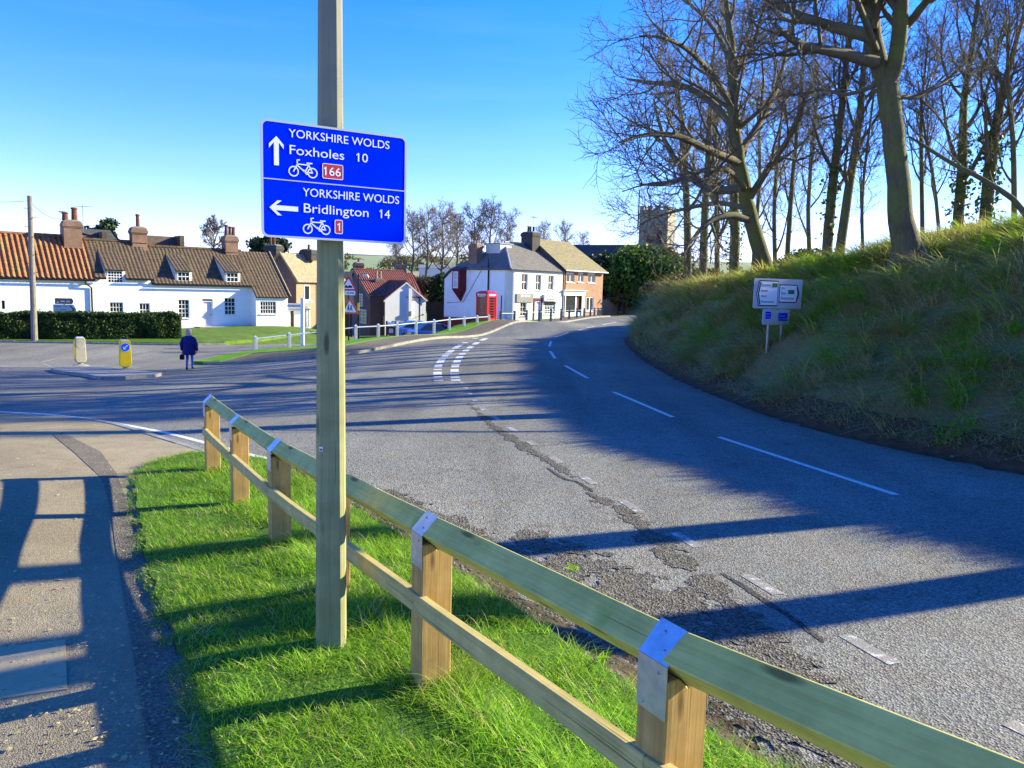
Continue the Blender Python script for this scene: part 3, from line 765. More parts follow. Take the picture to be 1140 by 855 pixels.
# muddy foot of the bank: soil and washed-down litter spreading over the edge of the tarmac
re_ = [p for p in RIGHT_EDGE if 3 < p[1] < 66]
ins = [(p[0] + .10, p[1]) for p in offset_line(re_, -.34)]
out_ = []
for i, p in enumerate(offset_line(re_, .0)): out_.append(p)
o_l = [(a[0] - (.22 + .22 * noise.noise(Vector((i * .9, 3, 1)))) , a[1]) for i, a in enumerate(smooth_line(re_, 4))]
i_l = smooth_line(ins, 4)
TOE = o_l + i_l[::-1]
def toe_z(x, y):
    e = np.clip(dist_poly(o_l, x, y) / .30, 0, 1)
    n_ = np.array([noise.noise(Vector((a * 4, c * 4, 2))) * .07 + noise.noise(Vector((a * 13, c * 13, 9))) * .04 for a, c in zip(x, y)])
    return GR_(x, y) + bank_h(x, y) * inside(BANK, x, y) + .006 + (n_ + .03) * e
sheet('bank_foot', TOE, toe_z, .14, 'soil', skirt=0)
# ================================================================== FOREGROUND: FENCE AND SIGN
FA = math.atan2(FD.y, FD.x)                       # fence direction
ROTF = Matrix.Rotation(FA, 4, 'Z')                # local +X runs along the fence away from the camera, local +Y to the footway side
POSTY = [9.1, 7.72, 6.32, 5.02, 3.7, 2.21, .80, -.6]
POSTTOP = [(231, 440), (261, 462), (311, 490), None, (484, 573), (757, 699), None, None]
tops = []
for y, uv in zip(POSTY, POSTTOP):
    z = P(uv[0], uv[1], y).z if uv else None
    tops.append(z)
tops[3] = (tops[2] + tops[4]) / 2
tops[5] = tops[4] + .12
tops[6] = tops[5] + .20; tops[7] = tops[6] + .12     # ridge height of the diamond rail above each post
RS = .112                                          # side of the square rail
HD = RS / math.sqrt(2)
fence = thing('timber_fence', 'pale timber post and diamond rail fence with steel straps along the grass verge', 'fence', fpt(9.1))
fence.location.z = gv(fpt(9.1).x, 9.1)
FINV = fence.matrix_basis.inverted()
def fobj(mb, name, mat, parent=fence, M=None):
    """parts keep a local frame whose Z is the grain"""
    o = mb.build(name, mat, parent); o.matrix_parent_inverse = I4
    o.matrix_basis = (Matrix.Translation(-fence.location) @ M) if parent is fence else M
    return o
PW = .158
simple('bolt_steel', (.35, .36, .38), (.25, .26, .27), 20, .5, 0, metal=.8)
for i, y in enumerate(POSTY):
    p = fpt(y); g = gv(p.x, y) - .35; top = tops[i] - 2 * HD
    mb = MB(); h = top - g; w = PW / 2; notch = HD - .005
    # post with a V notch in its top that runs along the fence
    prof = [(-w, 0), (w, 0), (w, h + notch * .45), (notch * .46, h + notch * .45), (0, h + .0), (-notch * .46, h + notch * .45), (-w, h + notch * .45)]
    prof = [(a, b_) for a, b_ in prof]
    mb.prism(prof, -w * .84, w * .84, 'x')
    # prism 'x': poly coords are (y, z)
    M = Matrix.Translation((p.x, p.y, g)) @ ROTF
    o = fobj(mb, 'post', 'post_timber', fence, M)
    bv = o.modifiers.new('bevel', 'BEVEL'); bv.width = .004; bv.segments = 1
    # galvanised strap over the rail
    if i not in (6, 7) or True:
        t = .003; q = HD + .0035
        mb = MB(); zc = h + HD + .0
        L = [(w + .002, zc - .165), (w + .002, zc - HD * .02), (.0, zc + q), (-w - .002, zc - HD * .02), (-w - .002, zc - .165)]
        wd = w * .80
        for a, b_ in zip(L[:-1], L[1:]):
            d = Vector((b_[0] - a[0], b_[1] - a[1])).normalized(); n = Vector((-d.y, d.x)) * -t
            mb.prism([(a[0], a[1]), (b_[0], b_[1]), (b_[0] + n.x, b_[1] + n.y), (a[0] + n.x, a[1] + n.y)], -wd, wd, 'x')
        st = mb.build('strap', 'steel_strap', fence); st.matrix_basis = Matrix.Translation(-fence.location) @ M
        for zz, xx in ((zc - .145, .035), (zc - .03, -.03)):
            mb = MB(); mb.M = Matrix.Translation((xx, w + .004, zz)) @ Matrix.Rotation(-math.pi / 2, 4, 'X')
            mb.lathe([(.006, 0), (.006, .002), (.003, .004)], 8); mb.build('bolt', 'bolt_steel', st)
        for tt in (.28, .72):
            mb = MB(); mb.M = Matrix.Translation((.018 if tt < .5 else -.02, w * tt, zc + q * (1 - tt) + .002)) @ Matrix.Rotation(-math.pi / 4, 4, 'X')
            mb.lathe([(.006, 0), (.006, .0025), (.003, .004)], 8); mb.build('bolt', 'bolt_steel', st)
def rail(i, j, z0, z1, prof, mat, name, ext0=.0, ext1=.0, lat=0.0, over=0.0):
    a = fpt(POSTY[i]); a.z = z0; b_ = fpt(POSTY[j]); b_.z = z1
    off = FN * lat; a = a + off; b_ = b_ + off
    d = (b_ - a); L = d.length; d.normalize()
    zax = d; yax = (FN - d * FN.dot(d)).normalized(); xax = yax.cross(zax)
    M = Matrix((xax, yax, zax)).transposed().to_4x4(); M.translation = a - d * ext0
    mb = MB(); n = 14; K = len(prof); LL = L + ext0 + ext1
    vs = []
    sd = i * 7.3 + (3 if 'mid' in name else 0)
    for k in range(n + 1):
        t = k / n * LL
        wx = noise.noise(Vector((t * .9, sd, 1))) * .006; wy = noise.noise(Vector((t * .9, sd, 5))) * .006
        vs += [(q[0] + wx * (0 < k < n), q[1] + wy * (0 < k < n), t) for q in prof]
    fs = []
    for k in range(n):
        for q in range(K): fs.append((k * K + q, k * K + (q + 1) % K, (k + 1) * K + (q + 1) % K, (k + 1) * K + q))
    fs += [tuple(range(K - 1, -1, -1)), tuple(n * K + q for q in range(K))]
    mb.add(vs, fs)
    o = fobj(mb, name, mat, fence, M)
    bv = o.modifiers.new('bevel', 'BEVEL'); bv.width = .004; bv.segments = 1; bv.limit_method = 'ANGLE'
    return o
# x axis of a rail's frame: which way is up?
def upsign(i, j):
    a = fpt(POSTY[i]); b_ = fpt(POSTY[j]); d = (b_ - a).normalized()
    return 1 if FN.cross(d).z > 0 else -1
for i in range(len(POSTY) - 1):
    dia = [(0, -HD), (HD, 0), (0, HD), (-HD, 0)]
    rail(i, i + 1, tops[i] - HD, tops[i + 1] - HD, dia, 'rail_timber', 'top_rail', .0 if i else .09, -.003)
    hh = .048; th = .022
    g0 = .43
    rail(i, i + 1, tops[i] - g0, tops[i + 1] - g0, [(-hh, -th), (hh, -th), (hh, th), (-hh, th)], 'midrail_timber', 'mid_rail', .06 if i == 0 else .0, -.003, PW / 2 - .004)

# ---- the sign on its pole
SP = P(369, 735, 4.15); sx, sy = SP.x, SP.y
sign = thing('cycle_route_sign', 'tall square timber pole carrying a blue cycle route sign with white lettering', 'sign', (sx, sy, gv(sx, sy) - .02))
PLATE_A = math.atan2(.505, .863)
mb = MB()
def pole_prof(w, c): return [(w - c, -w), (w, -w + c), (w, w - c), (w - c, w), (-w + c, w), (-w, w - c), (-w, -w + c), (-w + c, -w)]
zs = [-.4, 0, .6, 1.3, 2.2, 3.0, 4.0, 5.5]; ws = [.080, .0795, .0765, .0725, .0665, .0605, .0540, .047]
vs = []; fs = []
for z, w in zip(zs, ws): vs += [(a, b_, z) for a, b_ in pole_prof(w, .022)]
for k in range(len(zs) - 1):
    for q in range(8): fs.append((k * 8 + q, k * 8 + (q + 1) % 8, (k + 1) * 8 + (q + 1) % 8, (k + 1) * 8 + q))
fs.append(tuple((len(zs) - 1) * 8 + q for q in range(8)))
mb.add(vs, fs)
pole = mb.build('pole', 'pole_timber', sign); pole.rotation_euler.z = R(8)
mb = MB(); mb.prism([(-.010, 0), (.010, 0), (.010, .024), (-.010, .024)], -.0815, -.0785, 'y'); mb.M = Matrix.Translation((-.0, 0, 0))
stk = mb.build('sticker', ['sign_white'], pole); stk.location = (-.045, .0, 1.16)
mb = MB(); mb.prism([(-.008, .004), (.008, .004), (.008, .014), (-.008, .014)], -.0822, -.0812, 'y')
mb.build('sticker_band', 'sign_red', pole).location = (-.045, 0, 1.16)

PLW, PLH = .772, .581
tl = P(291, 132, 3.86); tr = P(453, 153, 4.25); bl = P(291, 263, 3.86)
pc = (P(291, 132, 3.86) + P(453, 153, 4.25) + P(450, 272, 4.25) + P(291, 263, 3.86)) / 4
ux = (tr - tl); PLW = math.hypot(ux.x, ux.y); PLH = ((tl.z - bl.z) + (tr.z - P(450, 272, 4.25).z)) / 2
pa = math.atan2(ux.y, ux.x)
plate_M = Matrix.Translation(Vector((pc.x, pc.y, pc.z)) - sign.location) @ Matrix.Rotation(pa, 4, 'Z') @ Matrix.Rotation(R(.0), 4, 'Y')
# local frame: x along the plate, z up, -y faces the camera
def round_rect(x0, x1, z0, z1, r, n=6):
    pts = []
    for cx, cz, a0 in ((x1 - r, z0 + r, -90), (x1 - r, z1 - r, 0), (x0 + r, z1 - r, 90), (x0 + r, z0 + r, 180)):
        for k in range(n + 1):
            a = R(a0 + 90 * k / n); pts.append((cx + r * math.cos(a), cz + r * math.sin(a)))
    return pts
FX0, FZ1 = -PLW / 2, PLH / 2
def fx(a): return FX0 + a * PLW
def fz(b_): return FZ1 - b_ * PLH
def ring(mb, outer, inner, y0, y1):
    n = len(outer)
    vs = [(a, y0, c) for a, c in outer] + [(a, y0, c) for a, c in inner] + [(a, y1, c) for a, c in outer] + [(a, y1, c) for a, c in inner]
    for i in range(n):
        j = (i + 1) % n
    fs = []
    for i in range(n):
        j = (i + 1) % n
        fs += [(i, j, n + j, n + i), (2 * n + j, 2 * n + i, 3 * n + i, 3 * n + j), (j, i, 2 * n + i, 2 * n + j), (n + i, n + j, 3 * n + j, 3 * n + i)]
    mb.add(vs, fs)
def text_mesh(mb, s, x0, x1, zb, zt, y=-.0062, capref='H', bold=0.0, M=None, depth=.0009):
    """lettering scaled so its width is x0..x1 and its capitals run zb..zt"""
    cu = bpy.data.curves.new('legend', 'FONT'); cu.body = s; cu.extrude = 0; cu.offset = bold; cu.resolution_u = 4
    o = bpy.data.objects.new('legend', cu); COL.objects.link(o)
    dg = bpy.context.evaluated_depsgraph_get(); me = bpy.data.meshes.new_from_object(o.evaluated_get(dg))
    bpy.data.objects.remove(o); bpy.data.curves.remove(cu)
    if not len(me.vertices): return
    co = np.array([v.co for v in me.vertices]); fs = [tuple(p.vertices) for p in me.polygons]
    w0, w1 = co[:, 0].min(), co[:, 0].max(); cap = .70
    X = x0 + (co[:, 0] - w0) / max(w1 - w0, 1e-6) * (x1 - x0); Z = zb + co[:, 1] / cap * (zt - zb)
    vs = [(a, y, c) for a, c in zip(X, Z)]
    if M is not None: vs = [tuple(M @ Vector(p)) for p in vs]
    mb.add(vs, fs); bpy.data.meshes.remove(me)
mb = MB(); mb.prism(round_rect(-PLW / 2, PLW / 2, -PLH / 2, PLH / 2, .032), -.0025, .0015)
plate = mb.build('sign_plate', 'sign_blue', sign); plate.matrix_basis = plate_M
mb = MB(); ring(mb, round_rect(-PLW / 2 - .002, PLW / 2 + .002, -PLH / 2 - .002, PLH / 2 + .002, .034), round_rect(-PLW / 2 + .0085, PLW / 2 - .0085, -PLH / 2 + .0085, PLH / 2 - .0085, .024), -.0046, .003)
mb.build('border', 'sign_edge', plate)
mb = MB(); mb.box(fx(.012), fx(.988), -.0044, -.002, fz(.5) - .0028, fz(.5) + .0028); mb.build('divider', 'sign_edge', plate)
def flag(mb, x0, x1, z0, z1, y):
    h = z1 - z0; mb.add([(x1, y, z1), (x0, y, z1 - h * .20), (x0, y, z1 - h * .34), (x1, y, z1 - h * .16)], [(0, 1, 2, 3)])
def legend(items, name='legend', mat='sign_lettering'):
    for it in items:
        mb = MB(); it = list(it)
        if it[0][0] == '1': flag(mb, it[1], it[1] + .0095, it[3], it[4], it[5]); it[1] += .0075
        text_mesh(mb, *it); mb.build(name, mat, plate)
m, nt, b = newmat('sign_lettering'); b.inputs['Base Color'].default_value = (.80, .84, .88, 1); b.inputs['Roughness'].default_value = .45  # white lettering, tinted light grey-blue to carry the shade on the plate
LB = .0
legend([('YORKSHIRE WOLDS', fx(.176), fx(.873), fz(.127), fz(.056), -.0048, 'H', LB * .55), ('Foxholes', fx(.181), fx(.548), fz(.272), fz(.192), -.0048, 'H', LB), ('10', fx(.635), fx(.716), fz(.272), fz(.194), -.0048, 'H', LB)])
legend([('YORKSHIRE WOLDS', fx(.266), fx(.948), fz(.625), fz(.552), -.0048, 'H', LB * .55), ('Bridlington', fx(.272), fx(.722), fz(.768), fz(.686), -.0048, 'H', LB), ('14', fx(.803), fx(.880), fz(.768), fz(.688), -.0048, 'H', LB)])
def arrow(name, cx, cz, L, ang):
    t = L * .085; hw = L * .255; hl = L * .30
    pts = [(-t, -L / 2), (t, -L / 2), (t, L / 2 - hl * .70), (hw, L / 2 - hl * 1.42), (hw, L / 2 - hl * .92), (0, L / 2), (-hw, L / 2 - hl * .92), (-hw, L / 2 - hl * 1.42), (-t, L / 2 - hl * .70)]
    ca, sa = math.cos(ang), math.sin(ang)
    mb = MB(); mb.prism([(cx + a * ca - c * sa, cz + a * sa + c * ca) for a, c in pts], -.0048, -.003)
    mb.build(name, 'sign_lettering', plate)
arrow('arrow', fx(.096), fz(.257), .138, 0)
arrow('arrow', fx(.141), fz(.745), .140, math.pi / 2)
def stroke(mb, pts, w, y=-.0048):
    pts = [Vector(p) for p in pts]
    for a, b_ in zip(pts[:-1], pts[1:]):
        d = (b_ - a).normalized(); n = Vector((-d.y, d.x)) * w / 2; e = d * w * .35
        mb.quad(*[(p.x, y, p.y) for p in (a - n - e, b_ - n + e, b_ + n + e, a + n - e)])
def bicycle(x0, x1, z0, z1):
    w = x1 - x0; r = w * .172; mb = MB()
    kz = (z1 - z0) / (.69 * w); T = lambda a, c: (x0 + a * w, z0 + c * w * kz)
    for cx in (.185, .815):
        c = T(cx, .185); n = 28; k = []
        for i in range(n):
            a = 2 * math.pi * i / n; k.append(((c[0] + r * math.cos(a), -.0048, c[1] + r * math.sin(a)), (c[0] + (r - .0058) * math.cos(a), -.0048, c[1] + (r - .0058) * math.sin(a))))
        for i in range(n):
            j = (i + 1) % n; mb.quad(k[i][0], k[j][0], k[j][1], k[i][1])
    s = .0058
    for pl in ([(.185, .185), (.31, .50), (.30, .66), (.38, .68)], [(.31, .50), (.70, .50)], [(.30, .46), (.56, .19)], [(.56, .19), (.72, .56)], [(.56, .19), (.815, .185)], [(.70, .48), (.815, .185)], [(.63, .58), (.80, .58)],
               [(.56, .19), (.60, .12), (.64, .12)], [(.56, .19), (.52, .28)]):
        stroke(mb, [T(*q) for q in pl], s)
    mb.build('bicycle_symbol', 'sign_lettering', plate)
bicycle(fx(.170), fx(.368), fz(.456), fz(.312)); bicycle(fx(.262), fx(.455), fz(.948), fz(.812))
def route_patch(x0, x1, z0, z1, s, tx0, tx1):
    mb = MB(); mb.prism(round_rect(x0, x1, z0, z1, .006), -.0046, -.003); mb.cur = 1
    ring(mb, round_rect(x0 - .003, x1 + .003, z0 - .003, z1 + .003, .008), round_rect(x0, x1, z0, z1, .006), -.0049, -.003)
    za, zb = z0 + (z1 - z0) * .2, z0 + (z1 - z0) * .8
    if len(s) > 1: text_mesh(mb, s, tx0, tx1, za, zb, -.0054, 'H', .006)
    else: mb.quad((tx1 - .0058, -.0054, za), (tx1, -.0054, za), (tx1, -.0054, zb), (tx1 - .0058, -.0054, zb))
    flag(mb, tx0 - (.006 if len(s) > 1 else 0), tx0 + (.002 if len(s) > 1 else tx1 - tx0 - .003), za, zb, -.0054)
    mb.build('route_patch', ['sign_red', 'sign_lettering'], plate)
route_patch(fx(.402), fx(.537), fz(.448), fz(.325), '166', fx(.416), fx(.524))
route_patch(fx(.486), fx(.534), fz(.934), fz(.818), '1', fx(.500), fx(.518))
mb = MB()
for zz in (PLH * .3, -PLH * .3):
    mb.box(-PLW * .42, PLW * .42, .003, .02, zz - .018, zz + .018)
    mb.box(-.09, .09, .02, .032, zz - .022, zz + .022)
mb.build('bracket', 'grey_metal', plate)

# ---- grass, as thousands of blades
def blades(name, pos, length, width, lean, rs, mats, mi=None, segs=3, droop=.5, az=None, kind='stuff', nrm=None, droop_j=.6):
    """each blade a tapering, drooping ribbon"""
    n = len(pos); rng = np.random.default_rng(rs)
    az = rng.uniform(0, 2 * np.pi, n) if az is None else az
    d = np.stack([np.cos(az), np.sin(az), np.zeros(n)], 1); sd = np.stack([-np.sin(az), np.cos(az), np.zeros(n)], 1)
    L = length[:, None]; w = width[:, None]
    dr = (droop * (1 + droop_j * rng.uniform(-1, 1, n)))[:, None]; ln = lean[:, None] if not np.isscalar(lean) else lean
    V = []
    for k in range(segs + 1):
        t = k / segs
        horiz = L * (ln * t + dr * t * t); vert = L * (t * (1 - .35 * ln) - .55 * dr * t * t)
        c = pos + d * horiz; c[:, 2] += vert[:, 0]
        if k < segs:
            ww = w * (1 - t * .75) * .5
            V += [c - sd * ww, c + sd * ww]
        else: V += [c]
    K = 2 * segs + 1
    A = np.stack(V, 1).reshape(-1, 3); base = (np.arange(n) * K)[:, None]
    F3 = []
    for k in range(segs - 1):
        a = 2 * k; F3 += [base + np.array([[a, a + 1, a + 3]]), base + np.array([[a, a + 3, a + 2]])]
    a = 2 * (segs - 1); F3 += [base + np.array([[a, a + 1, a + 2]])]
    Fc = np.stack(F3, 1).reshape(-1, 3)
    per = len(F3)
    o = rawmesh(name, A, Fc, mats, mi=None if mi is None else np.repeat(mi, per))
    return tag(o, kind=kind)
rng = np.random.default_rng(5)
def scatter_in(poly, n, rng, dens=None):
    xs = [p[0] for p in poly]; ys = [p[1] for p in poly]; out = np.zeros((0, 2))
    while len(out) < n:
        q = np.stack([rng.uniform(min(xs), max(xs), n * 2), rng.uniform(min(ys), max(ys), n * 2)], 1)
        k = inside(poly, q[:, 0], q[:, 1])
        if dens is not None: k &= rng.uniform(0, 1, len(q)) < dens(q[:, 0], q[:, 1])
        out = np.concatenate([out, q[k]])
    return out[:n]
def nz2(x, y, s, o=0): return np.array([noise.noise(Vector((a * s, c * s, o))) for a, c in zip(x, y)])
def dens_verge(x, y):
    return np.clip(1.25 - np.hypot(x, y) * .09, .25, 1) * np.clip(.75 + nz2(x, y, 2.6, 1) * 1.7, .05, 1) * np.clip(dist_poly(vl, x, y) / .25 + .25, 0, 1)
NB = 100000
q = scatter_in(VERGE, NB, rng, dens_verge)
fd = dist_poly([(fpt(-3).x, -3), (fpt(9.6).x, 9.6)], q[:, 0], q[:, 1])
tall = np.clip(.5 + nz2(q[:, 0], q[:, 1], 1.3, 7) * .9, 0, 1)
right = ((q[:, 0] - (-.37 - .586 * (q[:, 1] - 3.7))) > 0)
length = .035 + .045 * rng.random(NB) + .05 * tall * rng.random(NB) + np.where(right, .10 * rng.random(NB), 0) + .10 * np.exp(-(fd / .16) ** 2) * rng.random(NB)
pos = np.stack([q[:, 0], q[:, 1], verge_z(q[:, 0], q[:, 1]) - .008], 1)
dp_ = nz2(q[:, 0], q[:, 1], 2.0, 33); mi = np.where(rng.random(NB) < np.clip(.04 + .35 * (dp_ - .12), .03, .4), 1, np.where(nz2(q[:, 0], q[:, 1], 1.1, 41) + .25 * rng.normal(0, 1, NB) > .12, 2, 0))
blades('verge_grass', pos, length, .0035 + .003 * rng.random(NB), .18 + .3 * rng.random(NB), 3, ['verge_blade', 'dry_blade', 'bright_blade'], mi, 3, .55)
# tufts straggling over the edge of the footway
ne = 5000; k_ = rng.integers(0, len(vl) - 1, ne); t_ = rng.random((ne, 1)); va = np.array(vl); qe = va[k_] * (1 - t_) + va[k_ + 1] * t_; qe[:, 0] += rng.normal(.02, .06, ne); qe[:, 1] += rng.normal(0, .03, ne)
ke = nz2(qe[:, 0], qe[:, 1], 3.0, 8) > -.12; qe = qe[ke]; ne = len(qe)
pe = np.stack([qe[:, 0], qe[:, 1], GV_(qe[:, 0], qe[:, 1]) + .01], 1)
blades('edge_grass', pe, .04 + .07 * rng.random(ne), .004 + .003 * rng.random(ne), .4 + .4 * rng.random(ne), 13, ['verge_blade', 'dry_blade'], (rng.random(ne) < .12).astype(int), 3, .6)
# broad-leaved weeds
mb = MB(); r_ = random.Random(4)
for uv in ((690, 708), (668, 745), (300, 590), (318, 598), (640, 640), (250, 540), (470, 765), (560, 700)):
    c = hit(uv[0], uv[1], gv)
    for k in range(r_.randint(4, 7)):
        a = r_.uniform(0, 6.28); L = r_.uniform(.06, .13); w = L * .2; up = r_.uniform(.5, 1.2)
        d = Vector((math.cos(a), math.sin(a), 0)); s = Vector((-d.y, d.x, 0))
        p0 = c + Vector((0, 0, .02)); p1 = p0 + d * L * .4 + Vector((0, 0, L * up * .6)); p2 = p0 + d * L * .9 + Vector((0, 0, L * up * .75))
        mb.quad(p0, p1 + s * w, p2, p1 - s * w)
tag(mb.build('weeds', 'verge_blade'), kind='stuff')
# fallen leaves, twigs and grit on the footway
mb = MB(); r_ = random.Random(12)
for k in range(750):
    u = r_.uniform(0, 235); v = r_.uniform(470, 850)
    if k < 260: u = r_.gauss(135, 42); v = r_.uniform(520, 850)
    c = hit(u, v, gv); c.z += .009; s = r_.uniform(.004, .016) * (1.8 if k % 13 == 0 else 1); a = r_.uniform(0, 6.28)
    d = Vector((math.cos(a), math.sin(a), 0)) * s; e = Vector((-d.y, d.x, r_.uniform(-.002, .006))) * .6
    mb.quad(c - d, c + e, c + d + Vector((0, 0, .003)), c - e)
tag(mb.build('leaf_litter', 'dry_blade'), kind='stuff')
# stones along the crumbling shoulder
bm = bmesh.new(); r_ = random.Random(21)
for k in range(700):
    i = r_.randrange(2, len(vr) - 1); t = r_.random()
    x = vr[i][0] * (1 - t) + vr[i - 1][0] * t; y = vr[i][1] * (1 - t) + vr[i - 1][1] * t
    o_ = abs(r_.gauss(0, .42)); x += .863 * o_; y += .506 * o_
    s = r_.uniform(.005, .022) * (1.5 if o_ < .4 else .8)
    z = float(sho_z([x], [y])[0]) if o_ < .6 else gr(x, y)
    M = Matrix.Translation((x, y, z + s * .15)) @ Matrix.Rotation(r_.uniform(0, 6), 4, 'Z') @ Matrix.Diagonal((s, s * r_.uniform(.6, 1), s * r_.uniform(.4, .7), 1))
    bmesh.ops.create_icosphere(bm, subdivisions=1, radius=1, matrix=M)
mb = MB(); mb.bm(bm); simple('grit', (.22, .20, .17), (.10, .09, .075), 9, .9, .2)
tag(mb.build('gravel', 'grit'), kind='stuff')
# ================================================================== BUILDINGS
class Front:
    """a vertical facade: origin (x, y), unit direction; maps photograph pixels to (t along, z up)"""
    def __init__(s, x, y, dx, dy, z0):
        L = math.hypot(dx, dy); s.x, s.y, s.dx, s.dy, s.z0 = x, y, dx / L, dy / L, z0
    def at(s, u, v, back=0.0):
        r = ray(u, v)
        ox, oy = s.x - s.dy * back, s.y + s.dx * back
        # ox + dx t = r.x d ; oy + dy t = d
        t = (r.x * oy - ox) / (s.dx - s.dy * r.x); d = oy + s.dy * t
        return t, CAM_Z + r.z * d - s.z0
    def rect(s, u0, u1, v0, v1, back=0.0):
        um, vm = (u0 + u1) / 2, (v0 + v1) / 2
        return (s.at(u0, vm, back)[0], s.at(u1, vm, back)[0], s.at(um, v1, back)[1], s.at(um, v0, back)[1])
    def empty(s, name, label, cat, group=None):
        return thing(name, label, cat, (s.x, s.y, s.z0), math.atan2(s.dy, s.dx), group)
def wall_plane(mb, x0, x1, z0, z1, holes, y=0.0, reveal=.14, M=None):
    """a wall facing -y with real openings and reveals"""
    old = mb.M
    if M is not None: mb.M = M
    xs = sorted({x0, x1} | {h[0] for h in holes} | {h[1] for h in holes}); zs = sorted({z0, z1} | {h[2] for h in holes} | {h[3] for h in holes})
    for a, b_ in zip(xs[:-1], xs[1:]):
        for c, d in zip(zs[:-1], zs[1:]):
            mx_, mz_ = (a + b_) / 2, (c + d) / 2
            if any(h[0] < mx_ < h[1] and h[2] < mz_ < h[3] for h in holes): continue
            mb.quad((a, y, c), (b_, y, c), (b_, y, d), (a, y, d))
    for a, b_, c, d in holes:
        r_ = y + reveal
        mb.quad((a, y, c), (a, y, d), (a, r_, d), (a, r_, c)); mb.quad((b_, y, d), (b_, y, c), (b_, r_, c), (b_, r_, d))
        mb.quad((a, y, d), (b_, y, d), (b_, r_, d), (a, r_, d)); mb.quad((b_, y, c), (a, y, c), (a, r_, c), (b_, r_, c))
    mb.M = old
def window(par, rect, nx=2, nz=2, y=0.0, inset=.07, frame='white_paint', bar=.03, edge=.055, sill=True, label=None, M=None, name='window', pane='glass_dark', sillmat='white_paint', curtain=False):
    x0, x1, z0, z1 = rect; mb = MB()
    if M is not None: mb.M = M
    a, b_ = y + inset, y + inset + .05
    mb.box(x0, x0 + edge, a, b_, z0, z1); mb.box(x1 - edge, x1, a, b_, z0, z1)
    mb.box(x0 + edge, x1 - edge, a + .001, b_, z0, z0 + edge); mb.box(x0 + edge, x1 - edge, a + .001, b_, z1 - edge, z1)
    for i in range(1, nx):
        c = x0 + edge + (x1 - x0 - 2 * edge) * i / nx; mb.box(c - bar / 2, c + bar / 2, a + .006, b_ - .004, z0 + edge, z1 - edge)
    for k in range(1, nz):
        c = z0 + edge + (z1 - z0 - 2 * edge) * k / nz; bb = bar * (1.6 if k * 2 == nz else 1); mb.box(x0 + edge, x1 - edge, a + .010, b_ - .006, c - bb / 2, c + bb / 2)
    w = mb.build(name, frame, par)
    if label: w['label'] = label
    mb = MB()
    if M is not None: mb.M = M
    mb.quad((x0 + edge * .5, b_ - .012, z0 + edge * .5), (x1 - edge * .5, b_ - .012, z0 + edge * .5), (x1 - edge * .5, b_ - .012, z1 - edge * .5), (x0 + edge * .5, b_ - .012, z1 - edge * .5))
    mb.build('pane', pane, w)
    if sill:
        mb = MB()
        if M is not None: mb.M = M
        mb.box(x0 - .06, x1 + .06, y - .07, y + inset + .03, z0 - .07, z0 - .002); mb.build('sill', sillmat, w)
    return w
def door(par, rect, y=0.0, inset=.12, mat='door_grey', panels=((.12, .55, .45, .92), (.12, .55, .08, .4)), label=None, glass=None):
    x0, x1, z0, z1 = rect; mb = MB(); w = x1 - x0; h = z1 - z0
    mb.box(x0, x1, y + inset, y + inset + .045, z0, z1)
    for sx0 in (.10, .55):
        for pz0, pz1 in ((.06, .40), (.48, .92)):
            mb.box(x0 + w * sx0, x0 + w * (sx0 + .35), y + inset - .012, y + inset - .001, z0 + h * pz0, z0 + h * pz1)
    d = mb.build('door', mat, par)
    if label: d['label'] = label
    mb = MB(); mb.box(x0 + w * .86, x0 + w * .94, y + inset - .05, y + inset - .002, z0 + h * .45, z0 + h * .48); mb.build('handle', 'black_paint', d)
    mb = MB(); mb.box(x0 - .05, x0, y + .02, y + inset + .05, z0, z1); mb.box(x1, x1 + .05, y + .02, y + inset + .05, z0, z1); mb.box(x0 - .05, x1 + .05, y + .02, y + inset + .05, z1, z1 + .05)
    mb.build('door_frame', 'white_paint', d)
    return d
def pan_slope(mb, a0, a1, b0, b1, wave=.24, amp=.028, rows=10, thick=.06, step=.012, nwave=6):
    """roof slope between eave edge a0-a1 and ridge edge b0-b1, corrugated along the eave, stepped up the slope"""
    a0, a1, b0, b1 = (Vector(p) for p in (a0, a1, b0, b1))
    L = max((a1 - a0).length, (b1 - b0).length); n = max(2, int(L / wave)) * nwave
    nrm = (a1 - a0).cross(b0 - a0).normalized()
    if nrm.z < 0: nrm = -nrm
    vs = []; fs = []; cols = n + 1; zs = []
    for r_ in range(rows):
        for t in (r_ / rows, (r_ + 1) / rows - 1e-4): zs.append((t, 1 if t == r_ / rows else 0))
    for t, up in zs:
        for i in range(cols):
            s = i / n; p = a0.lerp(a1, s).lerp(b0.lerp(b1, s), t)
            ph = s * L / wave
            vs.append(tuple(p + nrm * (amp * (1 + math.sin(2 * math.pi * ph)) + step * up)))
    for k in range(len(zs) - 1):
        for i in range(n): fs.append((k * cols + i, k * cols + i + 1, (k + 1) * cols + i + 1, (k + 1) * cols + i))
    mb.add(vs, fs)
    # underside and edges
    q = [a0, a1, b1, b0]; lo = [p - nrm * thick for p in q]; q2 = [p + nrm * .0 for p in q]
    mb.add([tuple(p) for p in lo + q2], [(3, 2, 1, 0), (0, 1, 5, 4), (1, 2, 6, 5), (3, 0, 4, 7), (2, 3, 7, 6)])
def flat_slope(mb, *pts, thick=.10):
    pts = [Vector(p) for p in pts]; nrm = (pts[1] - pts[0]).cross(pts[2] - pts[0]).normalized()
    if nrm.z < 0: nrm = -nrm; pts = pts[::-1]
    n = len(pts); lo = [p - nrm * thick for p in pts]
    mb.add([tuple(p) for p in pts + lo], [tuple(range(n)), tuple(range(2 * n - 1, n - 1, -1))] + [(i, n + i, n + (i + 1) % n, (i + 1) % n) for i in range(n)])
